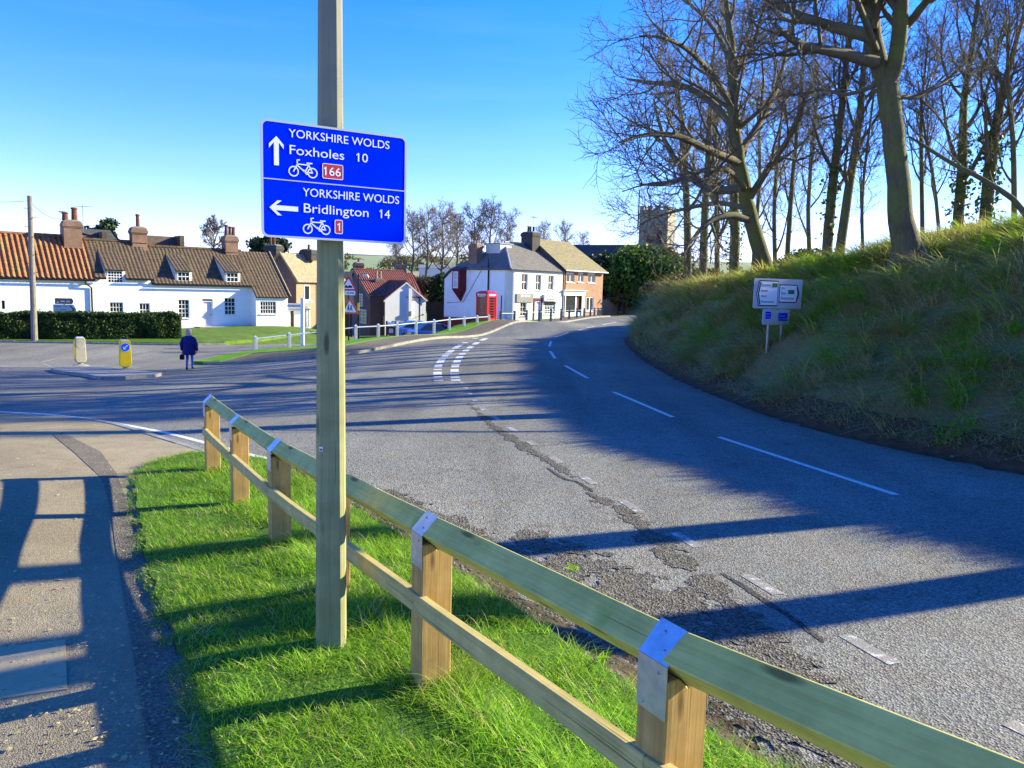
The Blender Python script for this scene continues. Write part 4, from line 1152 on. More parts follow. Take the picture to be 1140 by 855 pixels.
def ridge_line(mb, a, b_, r=.13):
    a, b_ = Vector(a), Vector(b_); d = b_ - a; L = d.length; n = max(1, int(L / .45))
    for k in range(n):
        p, q = a + d * (k / n + .002), a + d * ((k + 1) / n - .002); mb.tube([p, q], [r, r * .94], 10)
def chimney(par, x, y, z0, z1, w, dpt, pots=((0, .5),), mat='chimney_brick', potmat='clay_pot', corbel=True, label=None, potr=.12):
    mb = MB(); mb.box(x - w / 2, x + w / 2, y - dpt / 2, y + dpt / 2, z0, z1 - .001)
    if corbel:
        for k, (e, h0, h1) in enumerate(((.035, .42, .34), (.07, .34, .20), (.04, .20, .10))): mb.box(x - w / 2 - e, x + w / 2 + e, y - dpt / 2 - e, y + dpt / 2 + e, z1 - h0, z1 - h1 - .003)
        mb.box(x - w / 2 - .05, x + w / 2 + .05, y - dpt / 2 - .05, y + dpt / 2 + .05, z0 + .55, z0 + .60)
    c = mb.build('chimney', mat, par)
    if label: c['label'] = label
    mb = MB(); mb.prism([(x - w / 2, z1), (x + w / 2, z1), (x + w * .3, z1 + .10), (x - w * .3, z1 + .10)], y - dpt * .42, y + dpt * .42); mb.build('flaunching', 'kerb_stone', c)
    for dx, h in pots:
        mb = MB(); r_ = potr
        mb.lathe([(r_ * 1.1, z1 + .06), (r_, z1 + .12), (r_ * .86, z1 + h * .85), (r_ * 1.1, z1 + h * .88), (r_ * 1.1, z1 + h * .96), (r_ * .8, z1 + h)], 10, (x + dx, y))
        mb.build('chimney_pot', potmat, c)
    return c
def aerial(name, p, label, h=1.3, az=.4, parent=None):
    """a rooftop television aerial"""
    mb = MB(); p = Vector(p)
    mb.tube([p, p + Vector((0, 0, h))], .022, 6)
    d = Vector((math.cos(az), math.sin(az), 0)); s = Vector((-d.y, d.x, 0)); c = p + Vector((0, 0, h - .08))
    mb.tube([c - d * .55, c + d * .65], .015, 5)
    for k in range(8):
        q = c + d * (-.5 + k * .15); mb.tube([q - s * .26, q + s * .26], .009, 4)
    o = mb.build(name, 'grey_metal', parent)
    if parent is None: tag(o, label, 'aerial')
    else: o['label'] = label
    return o

# ---------------------------------------------------------------- the row of white cottages
CO = Front(-21.5, 55.0, .77, .64, -1.45)
RID = 2.75                                        # ridge line distance behind the facade
def ct(u, v=310): return CO.at(u, v)[0]
t_a, t_b, t_c, t_d, t_e = -15.5, ct(105), ct(170.5), ct(284.5, 330), ct(320, 345)
def eave(u, v): return CO.at(u, v)[1]
zE_or = eave(50, 307.5); zE_mid = eave(140, 308); zE_rt = eave(230, 315.2)
zR_or = CO.at(40, 263, RID)[1]; zR_mid = CO.at(135, 272, RID)[1] + .1; zR_rt = CO.at(230, 279, RID)[1]
def cottage(name, label, t0, t1, zE, zR, holes, roofmat, wave, amp, gable_l=True, gable_r=True, depth=2 * RID, gap=None):
    e = CO.empty(name, label, 'cottage', 'white cottages across the junction')
    mb = MB(); wall_plane(mb, t0, t1, -.5, zE, holes)
    mb.quad((t1, depth, -.5), (t0, depth, -.5), (t0, depth, zE), (t1, depth, zE))
    for x, s in ((t0, -1), (t1, 1)):
        pts = [(x, 0, -.5), (x, depth, -.5), (x, depth, zE), (x, RID, zR - .10), (x, 0, zE)]
        mb.quad(*(pts if s > 0 else pts[::-1]))
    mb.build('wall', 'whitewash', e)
    mb = MB(); sl = (zR - zE) / RID; ov = .22
    spans = [(t0, t1)] if not gap else [(t0, gap[0]), (gap[1], t1)]
    for a, b_ in spans: pan_slope(mb, (a, -ov, zE - ov * sl + .08), (b_, -ov, zE - ov * sl + .08), (a, RID, zR + .08), (b_, RID, zR + .08), wave, amp, 14)
    if gap: pan_slope(mb, (gap[0], gap[2], zE + gap[2] * sl + .08), (gap[1], gap[2], zE + gap[2] * sl + .08), (gap[0], RID, zR + .08), (gap[1], RID, zR + .08), wave, amp, 8)
    pan_slope(mb, (t1, depth + ov, zE - ov * sl + .08), (t0, depth + ov, zE - ov * sl + .08), (t1, RID, zR + .08), (t0, RID, zR + .08), wave * 2, amp, 6, nwave=2)
    rf = mb.build('roof', roofmat, e)
    mb = MB(); ridge_line(mb, (t0, RID, zR + .10), (t1, RID, zR + .10)); mb.build('ridge_tiles', roofmat, rf)
    zg = zE - ov * sl + .02
    
    for a, b_ in spans:
        mb = MB(); mb.tube([(a + .03, -ov - .06, zg), (b_ - .03, -ov - .06, zg)], .055, 8); mb.build('gutter', 'black_paint', e)
    return e
def dormer(par, rect, zE, zR, mat, nx, nz, yb=2.15):
    """catslide dormer: window front on the facade plane, its roof running back up to meet the main slope"""
    x0, x1, z0, z1 = rect; sl = (zR - zE) / RID; zt = z1 + .10
    zb = zE + sl * yb
    mb = MB()
    for x, s in ((x0 - .10, -1), (x1 + .10, 1)):
        a, b_ = (x, .04, zt), (x, yb, zb + .02); c = (x, .04, max(zE - .10, z0 - .2)); d = (x, yb, zb - .3)
        x2 = x + s * .05
        vs = [a, c, d, b_]; vs2 = [(x2, p[1], p[2]) for p in vs]
        mb.add(vs + vs2, [(0, 1, 2, 3), (7, 6, 5, 4), (0, 4, 5, 1), (3, 2, 6, 7), (0, 3, 7, 4), (1, 5, 6, 2)])
    mb.box(x0 - .10, x0, .02, .12, z0 - .2, z1 + .1); mb.box(x1, x1 + .10, .02, .12, z0 - .2, z1 + .1); mb.box(x0, x1, .022, .12, z1, z1 + .1); mb.box(x0, x1, .022, .12, z0 - .2, z0)
    d = mb.build('dormer', 'weathered_white', par)
    mb = MB(); pan_slope(mb, (x0 - .14, -.14, zt - .05), (x1 + .14, -.14, zt - .05), (x0 - .14, yb + .15, zb + .13), (x1 + .14, yb + .15, zb + .13), .24, .015, 9)
    mb.build('dormer_roof', mat, d)
    window(par, rect, nx, nz, 0, .0, bar=.035, sill=False, name='dormer_window')
    return d
# orange pantiled cottage
h_or = CO.rect(2, 5.5, 334.5, 344)
e1 = cottage('cottage', 'white cottage with bright orange pantiled roof behind the telegraph pole', t_a, t_b, zE_or, zR_or, [h_or], 'orange_pantile', .30, .045, gable_r=False)
window(e1, h_or, 1, 1, sill=False, frame='black_paint')
x = ct(101.5, 320); mb = MB(); zt = zE_or - .1
mb.tube([(x - .38, -.26, zt), (x - .36, -.26, zt - .28), (x, -.08, zt - .55), (x, -.08, -.3)], .055, 8); mb.build('downpipe', 'black_paint', e1)
xc = CO.at(83, 262, RID)[0]
mbz = CO.at(82, 279, RID - .7)[1]; ztop = CO.at(82, 246, RID - .4)[1]
chimney(e1, xc - .25, RID - .45, mbz - .4, ztop - .05, 1.05, .85, ((.2, .92), (-.34, .55)), label='tall buff brick chimney with a thick red pot', potr=.19)
# the long back roof that shows above the ridge
mb = MB(); x0, x1 = CO.at(66, 262, 6)[0], CO.at(120, 262, 6)[0]; zr = CO.at(68, 252, 7)[1]
flat_slope(mb, (x0, 5.6, zR_or - .6), (x1 + 1.0, 5.6, zR_or - .6), (x1 + .6, 8, zr), (x0 + .4, 8, zr)); mb.build('rear_roof', 'dark_slate', e1)
# brown middle cottage
h1 = CO.rect(122, 137.5, 336.5, 352.5); h2 = CO.rect(155, 167, 337.5, 352.5)
dm = CO.rect(119.5, 137, 301.5, 315)
e2 = cottage('cottage', 'low white cottage with brown roof and a dormer half under its eave', t_b + .004, t_c, zE_mid, zR_mid, [h1, h2, (dm[0], dm[1], dm[2], zE_mid)], 'brown_pantile', .25, .017, gap=(dm[0] - .10, dm[1] + .10, .7))
window(e2, h1, 4, 3); window(e2, h2, 3, 2)
dormer(e2, dm, zE_mid, zR_mid, 'brown_pantile', 5, 4, 2.3)
xc = CO.at(154, 270, RID)[0]
chimney(e2, xc, RID, zR_mid - .5, CO.at(154, 254, RID)[1], .95, .8, ((0, .95),), label='brick chimney with one slim dark pot', potr=.13)
x = ct(172, 320); mb = MB(); mb.tube([(x - .3, -.26, zE_mid - .1), (x - .12, -.1, zE_mid - .45), (x + .05, -.1, zE_rt - .15)], .055, 8); mb.build('downpipe', 'black_paint', e2)
for (ua, ub, vt) in ((94, 115, 259), (165, 201, 263)):
    mb = MB(); x0, x1 = CO.at(ua, 265, RID + .2)[0], CO.at(ub, 265, RID + .2)[0]; z_ = CO.at((ua + ub) / 2, vt, RID + 1.2)[1]
    par = e2 if ua < 150 else None
    if par is None: rear = (x0, x1, z_); continue
    flat_slope(mb, (x0, RID + .1, zR_mid - .1), (x1, RID + .1, zR_mid - .1), (x1, RID + 1.3, z_), (x0, RID + 1.3, z_)); mb.box(x1 - .1, x1 + .2, RID, RID + 1.4, zR_mid - .8, z_ + .05); mb.build('rear_roof', 'brown_pantile', e2)
# long right-hand cottage with the lower end bay
h3 = CO.rect(198.5, 211, 333.5, 354); h4 = CO.rect(225.5, 237, 333, 363); h5 = CO.rect(250, 262.5, 331.5, 350.5)
d1 = CO.rect(197.5, 211.5, 302.5, 313.3); d2 = CO.rect(252, 265.5, 303.5, 314)
e3 = cottage('cottage', 'long white cottage with brown roof, two small dormers and a pale door', t_c + .004, t_d, zE_rt, zR_rt, [h3, h4, h5], 'brown_pantile', .25, .017)
for h in (h3, h5): window(e3, h, 3, 4, inset=.08)
door(e3, (h4[0] + .06, h4[1] - .06, h4[2], h4[3] - .18)); mb = MB(); mb.box(h4[0], h4[1], .10, .14, h4[3] - .16, h4[3]); mb.build('fanlight', 'glass_dark', e3)
mb = MB(); mb.box(h4[0] - .5, h4[1] + .6, -1.0, -.01, h4[2] - .45, h4[2] - .02); mb.box(h4[0] - .9, h4[1] + 1.2, -1.4, -1.003, h4[2] - .6, h4[2] - .2); mb.build('step', 'kerb_stone', e3)
dormer(e3, d1, zE_rt, zR_rt, 'brown_pantile', 3, 2, 2.3); dormer(e3, d2, zE_rt, zR_rt, 'brown_pantile', 3, 2, 2.3)
xc = CO.at(256, 280, RID)[0]
chimney(e3, xc, RID, zR_rt - .6, CO.at(256, 263.5, RID)[1], .92, .85, ((-.25, .85), (.02, .75), (.28, .72)), label='brick chimney with three tall pots', potr=.13)
mb = MB(); x0, x1, z_ = rear; flat_slope(mb, (x0, RID + .1, zR_rt - .1), (x1, RID + .1, zR_rt - .1), (x1, RID + 1.3, z_), (x0, RID + 1.3, z_)); mb.box(x1 - .1, x1 + .2, RID, RID + 1.4, zR_rt - .8, z_ + .05); mb.build('rear_roof', 'brown_pantile', e3)
# end bay: the same slope carried lower and forward
sl = (zR_rt - zE_rt) / RID
fwd = .95; zE_ex = zE_rt - fwd * sl
FB = Front(CO.x + CO.dy * fwd, CO.y - CO.dx * fwd, CO.dx, CO.dy, CO.z0)
t_d2, t_e2 = FB.at(285, 345)[0], FB.at(320.5, 345)[0]
h6 = FB.rect(289.5, 307.5, 335.5, 349.5)
mb = MB(); y0 = -fwd
wall_plane(mb, t_d2, t_e2, -.6, zE_ex, [h6], y=y0)
mb.quad((t_d2, y0, -.6), (t_d2, y0, zE_ex), (t_d2, 0, zE_rt), (t_d2, 0, -.6))
mb.quad((t_e2, y0, -.6), (t_e2, 2 * RID, -.6), (t_e2, 2 * RID, zE_rt), (t_e2, RID, zR_rt - .1), (t_e2, y0, zE_ex))
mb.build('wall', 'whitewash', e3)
window(e3, h6, 6, 3, y=y0, inset=.05, bar=.03)
mb = MB(); xr = CO.at(266, 283, RID)[0]
pan_slope(mb, (t_d2 - .05, y0 - .2, zE_ex - .2 * sl + .085), (t_e2 + .15, y0 - .2, zE_ex - .2 * sl + .085), (t_d2 - .05, RID, zR_rt + .085), (t_e2 + .15, RID, zR_rt + .085), .25, .017, 16)
rf = mb.build('roof', 'brown_pantile', e3); rf['label'] = 'lower slope over the end bay'
mb = MB(); mb.tube([(t_e2 + .15, y0 - .2, zE_ex - .2 * sl + .15), (t_e2 + .15, RID, zR_rt + .15)], .07, 6); mb.build('verge_tiles', 'tan_tile', rf)

# little white outhouse between the cottage and the brick house
OH = Front(*P(319.5, 360, 60.5).xy, .86, .5, -1.5)
hd = OH.rect(323.5, 327.5, 346, 364)
oh = OH.empty('outhouse', 'small white lean to outhouse with a narrow dark door', 'outhouse')
w_, z_ = OH.at(343.5, 355)[0], OH.at(330, 343.5)[1]
mb = MB(); wall_plane(mb, 0, w_, -.6, z_, [hd]); mb.quad((w_, 0, -.6), (w_, 2.2, -.6), (w_, 2.2, z_ + .3), (w_, 0, z_)); mb.quad((0, 2.2, -.6), (0, 0, -.6), (0, 0, z_), (0, 2.2, z_ + .3)); mb.build('wall', 'whitewash', oh)
mb = MB(); flat_slope(mb, (-.1, -.15, z_), (w_ + .1, -.15, z_), (w_ + .1, 2.3, z_ + .35), (-.1, 2.3, z_ + .35)); mb.build('roof', 'lead', oh)
mb = MB(); mb.box(hd[0], hd[1], .10, .14, hd[2], hd[3]); mb.build('door', 'door_brown', oh)
hp = OH.rect(336, 341, 346, 364); mb = MB(); mb.box(hp[0], hp[1], -.02, -.002, hp[2], hp[3]); mb.build('panel', 'buff_brick', oh)

# brick house with the tan roof, gable towards us
BH = Front(*P(330, 352, 67.0).xy, -.80, .45, -2.0)       # gable wall runs left and back from its near corner
bh = BH.empty('brick_house', 'dark brick house with sunny tan roof and big sooty chimney', 'house')
# local x runs to the left, so the outside of the gable is +y; build with local y pointing away from us as -y
wL = BH.at(284, 320)[0]; zE = BH.at(330, 311.5)[1]; apx = BH.at(313, 283)
mb = MB(); mb.quad((0, 0, -1), (0, 0, zE), (apx[0], 0, apx[1]), (wL, 0, zE - .1), (wL, 0, -1))
mb.quad((0, 0, -1), (0, -6, -1), (0, -6, zE), (0, 0, zE)); mb.quad((wL, 0, -1), (wL, 0, zE), (wL, -6, zE), (wL, -6, -1)); mb.quad((0, -6, -1), (wL, -6, -1), (wL, -6, zE), (apx[0], -6, apx[1]), (0, -6, zE))
mb.build('wall', 'dark_brick', bh)
mb = MB(); mb.box(-.006, -.002, -2.3, .0, -1, zE - .05)
mb.M = I4
o = mb.build('facing', 'buff_brick', bh); o['label'] = 'pale brick long side'
mb = MB(); flat_slope(mb, (-.28, .12, zE - .18), (-.28, -6.2, zE - .18), (apx[0], -6.2, apx[1] + .12), (apx[0], .12, apx[1] + .12)); flat_slope(mb, (wL + .2, -6.2, zE - .2), (wL + .2, .12, zE - .2), (apx[0], .12, apx[1] + .12), (apx[0], -6.2, apx[1] + .12))
rf = mb.build('roof', 'tan_tile', bh)
mb = MB(); mb.tube([(-.28, .13, zE - .14), (apx[0], .13, apx[1] + .16), (wL + .2, .13, zE - .16)], .085, 6); mb.build('verge_tiles', 'tan_tile', rf)
c0 = BH.at(300.5, 281)
chimney(bh, c0[0], -.42, zE + .6, BH.at(300, 274.5)[1] + .1, 1.5, .8, ((.35, 1.0), (-.1, .85)), 'sooty_brick', 'clay_pot', label='sooty chimney stack on the gable')
c1 = BH.at(318, 279); chimney(bh, apx[0] - .3, -3.0, apx[1] - .4, c1[1] + .2, 1.4, .8, ((0, .5),), 'sooty_brick', 'clay_pot', label='second sooty stack along the ridge')
for z0, z1 in ((.2, 2.0), (2.6, 3.9)):
    mb = MB(); mb.box(-.03, -.008, -1.6, -.9, z0, z1); w = mb.build('window', 'white_paint', bh)
    mb = MB(); mb.box(-.036, -.031, -1.52, -.98, z0 + .08, z1 - .08); mb.build('pane', 'glass_dark', w)
# dark long barn roof behind the pole
BA = Front(*P(341, 345, 76.0).xy, .96, .28, -2.6)
ba = BA.empty('barn', 'dark roofed barn glimpsed left of the sign pole', 'barn')
wB = BA.at(392, 330)[0]; zE = BA.at(348, 335)[1]; zR = BA.at(348, 301, 3)[1]
mb = MB(); mb.box(0, wB, .02, 6, -1, zE); mb.quad((0, .02, zE), (0, 6, zE), (0, 3, zR - .1)); mb.quad((wB, 6, zE), (wB, .02, zE), (wB, 3, zR - .1)); mb.build('wall', 'dark_brick', ba)
mb = MB(); flat_slope(mb, (-.2, -.25, zE - .2), (wB + .2, -.25, zE - .2), (wB + .2, 3, zR), (-.2, 3, zR)); flat_slope(mb, (wB + .2, 6.25, zE - .2), (-.2, 6.25, zE - .2), (-.2, 3, zR), (wB + .2, 3, zR)); mb.build('roof', 'dark_slate', ba)

# ---------------------------------------------------------------- red roofed brick cottages down the lane
def gable_house(F, name, label, cat, t0, t1, depth, zE, apex_t, zA, wallmat, roofmat, sidemat=None, group=None, barge='white_paint', wave=.25):
    e = F.empty(name, label, cat, group)
    mb = MB(); mb.quad((t0, 0, -2), (t1, 0, -2), (t1, 0, zE), (apex_t, 0, zA), (t0, 0, zE)); mb.build('gable_wall', wallmat, e); mb = MB(); mb.quad((t1, depth, -2), (t0, depth, -2), (t0, depth, zE), (apex_t, depth, zA), (t1, depth, zE))
    mb.build('rear_wall', wallmat, e)
    mb = MB(); mb.quad((t0, depth, -2), (t0, 0, -2), (t0, 0, zE), (t0, depth, zE)); mb.build('wall', sidemat or wallmat, e); mb = MB(); mb.quad((t1, 0, -2), (t1, depth, -2), (t1, depth, zE), (t1, 0, zE)); mb.build('wall', sidemat or wallmat, e)
    mb = MB(); ov = .22
    for tx in (t0, t1):
        s = -1 if tx == t0 else 1; sl = (zA - zE) / abs(apex_t - tx)
        a0, a1 = (tx + s * ov, -.15, zE - ov * sl + .1), (tx + s * ov, depth + .15, zE - ov * sl + .1); b0, b1 = (apex_t, -.15, zA + .1), (apex_t, depth + .15, zA + .1)
        if s < 0: pan_slope(mb, a1, a0, b1, b0, wave, .028, 12)
        else: pan_slope(mb, a0, a1, b0, b1, wave, .028, 12)
    rf = mb.build('roof', roofmat, e)
    mb = MB(); ridge_line(mb, (apex_t, -.15, zA + .12), (apex_t, depth + .15, zA + .12), .12); mb.build('ridge_tiles', roofmat, rf)
    if barge:
        mb = MB()
        for tx in (t0, t1):
            s = -1 if tx == t0 else 1; sl = (zA - zE) / abs(apex_t - tx); q = .16
            mb.prism([(tx + s * ov, zE - ov * sl + .0), (tx + s * ov, zE - ov * sl - q), (apex_t, zA - q), (apex_t, zA)][::(1 if s < 0 else -1)], -.17, -.13)
        mb.build('bargeboard', barge, e)
    return e
WG = Front(*P(428.5, 355, 84.0).xy, .84, .54, -3.2)
t1 = WG.at(474, 340)[0]; ap = WG.at(452, 314)
wg = gable_house(WG, 'white_cottage', 'white rendered gable end with maroon tiled roof beside blue cars', 'cottage', 0, t1, 7.5, WG.at(429, 333)[1], ap[0], ap[1], 'whitewash', 'maroon_pantile', 'dark_brick')
# projecting pier and lamp on the gable
mb = MB(); pz = WG.at(457, 316)[1]; pt = WG.at(456, 330)[0]; mb.box(pt - .18, pt + .18, -.20, -.003, -2, pz - .5); mb.build('pier', 'whitewash', wg)
mb = MB(); z_ = WG.at(456, 350)[1]; mb.box(pt - .1, pt + .1, -.32, -.202, z_ - .15, z_ + .35); mb.build('meter_box', 'grey_metal', wg)
z_ = WG.at(468, 351)[1]; x_ = WG.at(468, 351)[0]; mb = MB(); mb.tube([(x_ - .25, -.02, z_ - .12), (x_ + .1, -.3, z_ + .06)], .03, 6); mb.box(x_ + .02, x_ + .22, -.4, -.24, z_, z_ + .14); mb.build('wall_lamp', 'black_paint', wg)
c = WG.at(427, 312, 4.0); chimney(wg, ap[0] - .05 + WG.at(426, 312, 4)[0] - WG.at(451, 312, 4)[0] + 1.4, 4.2, ap[1] - 1.3, WG.at(426, 311, 4)[1], .95, .7, ((-.25, .95), (.22, .9)), potmat='buff_pot', label='buff chimney with two tall pots')
# windows in its brick side (facing left): side wall x = 0, looking along -x
def side_window(par, y0, y1, z0, z1, x=0.0, nx=2, nz=2):
    M = Matrix(((0, 1, 0, x), (-1, 0, 0, 0), (0, 0, 1, 0), (0, 0, 0, 1)))       # local (a, b, z) -> (b + x, -a, z): outside is -x
    return window(par, (-y1, -y0, z0, z1), nx, nz, y=0.0, inset=-.05, M=M, sill=False)
side_window(wg, 1.2, 3.0, WG.at(418, 342)[1], WG.at(418, 333.5)[1]); side_window(wg, 1.4, 2.9, WG.at(418, 356)[1], WG.at(418, 351.5)[1], nx=2, nz=1); side_window(wg, .2, .9, WG.at(424, 362)[1], WG.at(424, 353)[1], nx=1, nz=2)

RB = Front(*P(383, 350, 95.0).xy, .42, -.90, -3.2)
tR = RB.at(412, 345)[0]; ap = RB.at(394.5, 303)
rb = gable_house(RB, 'brick_cottage', 'dark brick gabled house with big orange red roof behind the warning signs', 'cottage', 0, tR, 5.6, RB.at(412, 330)[1], ap[0] + .2, ap[1] + .2, 'dark_brick', 'red_pantile', barge='kerb_stone')
for r_ in (RB.rect(399, 404, 327, 341), RB.rect(401, 408, 344.5, 360)):
    window(rb, r_, 2, 4, inset=-.05, sill=False, edge=.09)
c = RB.at(385, 302)
chimney(rb, ap[0] - .6, .6, ap[1] - 1.2, RB.at(387, 296)[1] + .3, 1.5, .9, ((.1, .5),), label='low grey stack at the gable')
RC = Front(*P(436, 345, 98.0).xy, .93, .36, -3.2)
tC0, tC1 = RC.at(413, 320)[0], RC.at(474, 330)[0]
rc = RC.empty('brick_cottage', 'brick house whose long red roof shows above the white gable', 'cottage')
zE = RC.at(474, 332)[1] - .3; zR = RC.at(440, 303, 3.2)[1]
mb = MB(); mb.box(tC0, tC1, 0, 6.4, -2, zE); mb.build('wall', 'dark_brick', rc); mb = MB(); mb.quad((tC1, 0, zE), (tC1, 6.4, zE), (tC1, 3.2, zR - .1)); mb.build('gable_wall', 'dark_brick', rc)
mb = MB(); tRr = RC.at(459, 306, 3.2)[0]
pan_slope(mb, (tC0, -.2, zE - .1), (tC1, -.2, zE - .1), (tC0, 3.2, zR), (tRr, 3.2, zR), .3, .03, 10); flat_slope(mb, (tC1, 6.4, zE), (tC0, 6.4, zE), (tC0, 3.2, zR), (tRr, 3.2, zR)); flat_slope(mb, (tC1, -.2, zE - .1), (tC1, 6.4, zE), (tRr, 3.2, zR)); mb.build('roof', 'red_pantile', rc)
c = RC.at(446, 300, 3.2); chimney(rc, c[0], 3.2, zR - .4, RC.at(446, 295, 3.2)[1], 1.3, .9, ((.1, .6), (-.25, .4)), label='square brick stack with a red pot')

# ---------------------------------------------------------------- the cream shop, the brick house and the church
SF = Front(*P(567, 358, 72.0).xy, .667, .745, -1.15)
SG = Front(SF.x, SF.y, -.745, .667, -1.15)                 # end wall runs left and back (its outside is +y in its own frame)
zE = SF.at(569, 300.5)[1]; tS = SF.at(626, 330)[0]; gW = -SG.at(494.5, 330)[0] if SG.at(494.5, 330)[0] < 0 else SG.at(494.5, 330)[0]
shop = SF.empty('shop_house', 'cream and white corner house with slate roof and maroon oriel window', 'house')
hs_ = [SF.rect(580.8, 587.6, 305, 323), SF.rect(596.4, 602.6, 306, 323.2), SF.rect(610.4, 616.4, 306.8, 322.8)]
hl = SF.rect(579.2, 586.2, 336.5, 352); hd = SF.rect(594.5, 602.5, 334.5, 358); hw = SF.rect(606, 618.2, 335.5, 350)
gWm = gW
mb = MB(); rc_ = .7                                        # rounded corner radius
wall_plane(mb, rc_, tS, -.8, zE, hs_ + [hl, hd, hw])
# rounded corner
prev = None
for k in range(9):
    a = math.pi / 2 * k / 8; p = (rc_ - rc_ * math.sin(a), rc_ - rc_ * math.cos(a))
    if prev: mb.quad((p[0], p[1], -2.4), (prev[0], prev[1], -2.4), (prev[0], prev[1], zE), (p[0], p[1], zE))
    prev = p
mw = MB(); mw.quad((0, gWm - .5, -2.4), (0, rc_, -2.4), (0, rc_, zE), (0, gWm - 1.2, zE), (0, gWm, zE - .9), (0, gWm, -2.4)); mw.build('end_wall', 'whitewash', shop)
mb.quad((tS, 0, -.8), (tS, gWm, -.8), (tS, gWm, zE), (tS, 0, zE)); mb.quad((tS, gWm, -.8), (0, gWm, -2.4), (0, gWm, zE - .9), (tS, gWm, zE - .9))
mb.quad((rc_, 0, -2.4), (tS, 0, -2.4), (tS, 0, -.801), (rc_, 0, -.801))
mb.build('wall', 'cream_render', shop)
for h in hs_: window(shop, h, 2, 2, inset=.10, sillmat='white_paint', edge=.07, bar=.05)
window(shop, hl, 2, 3, inset=.10, edge=.07, sillmat='plinth_red'); window(shop, hw, 6, 3, inset=.05, bar=.05, edge=.09)
d = door(shop, (hd[0] + .08, hd[1] - .08, hd[2], hd[3] - .1), mat='door_grey'); mb = MB(); mb.box(hd[0] - .12, hd[1] + .12, -.05, -.003, hd[3], hd[3] + .22); mb.box(hd[0] - .12, hd[0] + .03, -.05, -.003, hd[2], hd[3] - .002); mb.box(hd[1] - .03, hd[1] + .12, -.05, -.003, hd[2], hd[3] - .002); mb.build('door_surround', 'maroon_paint', d)
r_ = SF.rect(574.5, 592.8, 327, 336.6); mb = MB(); mb.box(r_[0], r_[1], -.10, -.003, r_[2], r_[3]); fb = mb.build('fascia_board', 'sign_edge', shop)
fb.data.materials[0] = MATS['weathered_white']
simple('board_grey', (.30, .285, .25), (.24, .23, .20), 3, .7, .1); fb.data.materials[0] = MATS['board_grey']
mb = MB(); zt = r_[3] - (r_[3] - r_[2]) * .38
for k in range(5): mb.box(r_[0] + .55 + k * .30, r_[0] + .55 + k * .30 + (.24, .14, .22, .2, .12)[k], -.108, -.102, zt, zt + (.24, .2, .26, .18, .22)[k])
mb.build('legend', 'white_paint', fb)
r_ = SF.rect(604.4, 617.4, 327.8, 335.2); mb = MB(); mb.box(r_[0], r_[1], -.22, -.003, r_[2], r_[3]); fb = mb.build('fascia_board', 'white_paint', shop); fb['label'] = 'white projecting shop board'
mb = MB(); H_ = r_[3] - r_[2]
for k in range(3): mb.box(r_[0] + .2 + .45 * k, r_[0] + .45 + .45 * k, -.228, -.222, r_[2] + H_ * .66, r_[2] + H_ * .86)
mb.box(r_[0] + .15, r_[1] - .1, -.226, -.222, r_[2] + H_ * .52, r_[2] + H_ * .56); mb.box(r_[0] + .35, r_[1] - .3, -.228, -.222, r_[2] + H_ * .15, r_[2] + H_ * .36); mb.build('legend', 'board_grey', fb)
r2 = SF.rect(606, 618, 335.6, 339); mb = MB()
for k in range(6):
    w = (r2[1] - r2[0]) / 6; mb.box(r2[0] + w * (k + .15), r2[0] + w * (k + .85), -.12, -.02, r2[2] + .05, r2[3] - .02)
mb.build('awning_lettering', 'black_paint', shop)
mb = MB(); mb.box(rc_, tS, -.03, -.003, -.6, SF.at(600, 357.4)[1] - .02); mb.build('plinth', 'plinth_red', shop)
mb = MB(); mb.box(-.05, -.003, rc_ + 3.6, gWm + .05, -2.4, SG.at(505, 353)[1]); o = mb.build('plinth', 'plinth_red', shop); o['label'] = 'tall dark red painted base on the end wall'
mb = MB(); mb.box(rc_ * .4, tS, -.16, -.06, zE + .0, zE + .10); mb.build('gutter', 'black_paint', shop)
# roof: hipped at the end wall
rm = SF.at(561, 270, 4.3); zRs = rm[1]; hipx = 3.6; ry = gWm * .47
mb = MB(); ov = .25; eo = .12
pan_slope(mb, (-ov, -ov, zE + .06), (tS, -ov, zE + .06), (hipx, ry, zRs), (tS, ry, zRs), .45, .004, 20, nwave=2)
flat_slope(mb, (-ov, gWm - 1.0, zE + .06), (-ov, -ov, zE + .06), (hipx, ry, zRs)); flat_slope(mb, (tS, gWm + .2, zE - .8), (-ov, gWm + .2, zE - .8), (-ov, gWm - 1.0, zE + .06), (hipx, ry, zRs), (tS, ry, zRs))
rf = mb.build('roof', 'grey_slate', shop)
mb = MB(); mb.tube([(-ov, -ov, zE + .11), (hipx, ry, zRs + .05)], .09, 8); mb.tube([(hipx, ry, zRs + .05), (tS, ry, zRs + .05)], .10, 8); mb.build('ridge_tiles', 'lead', rf)
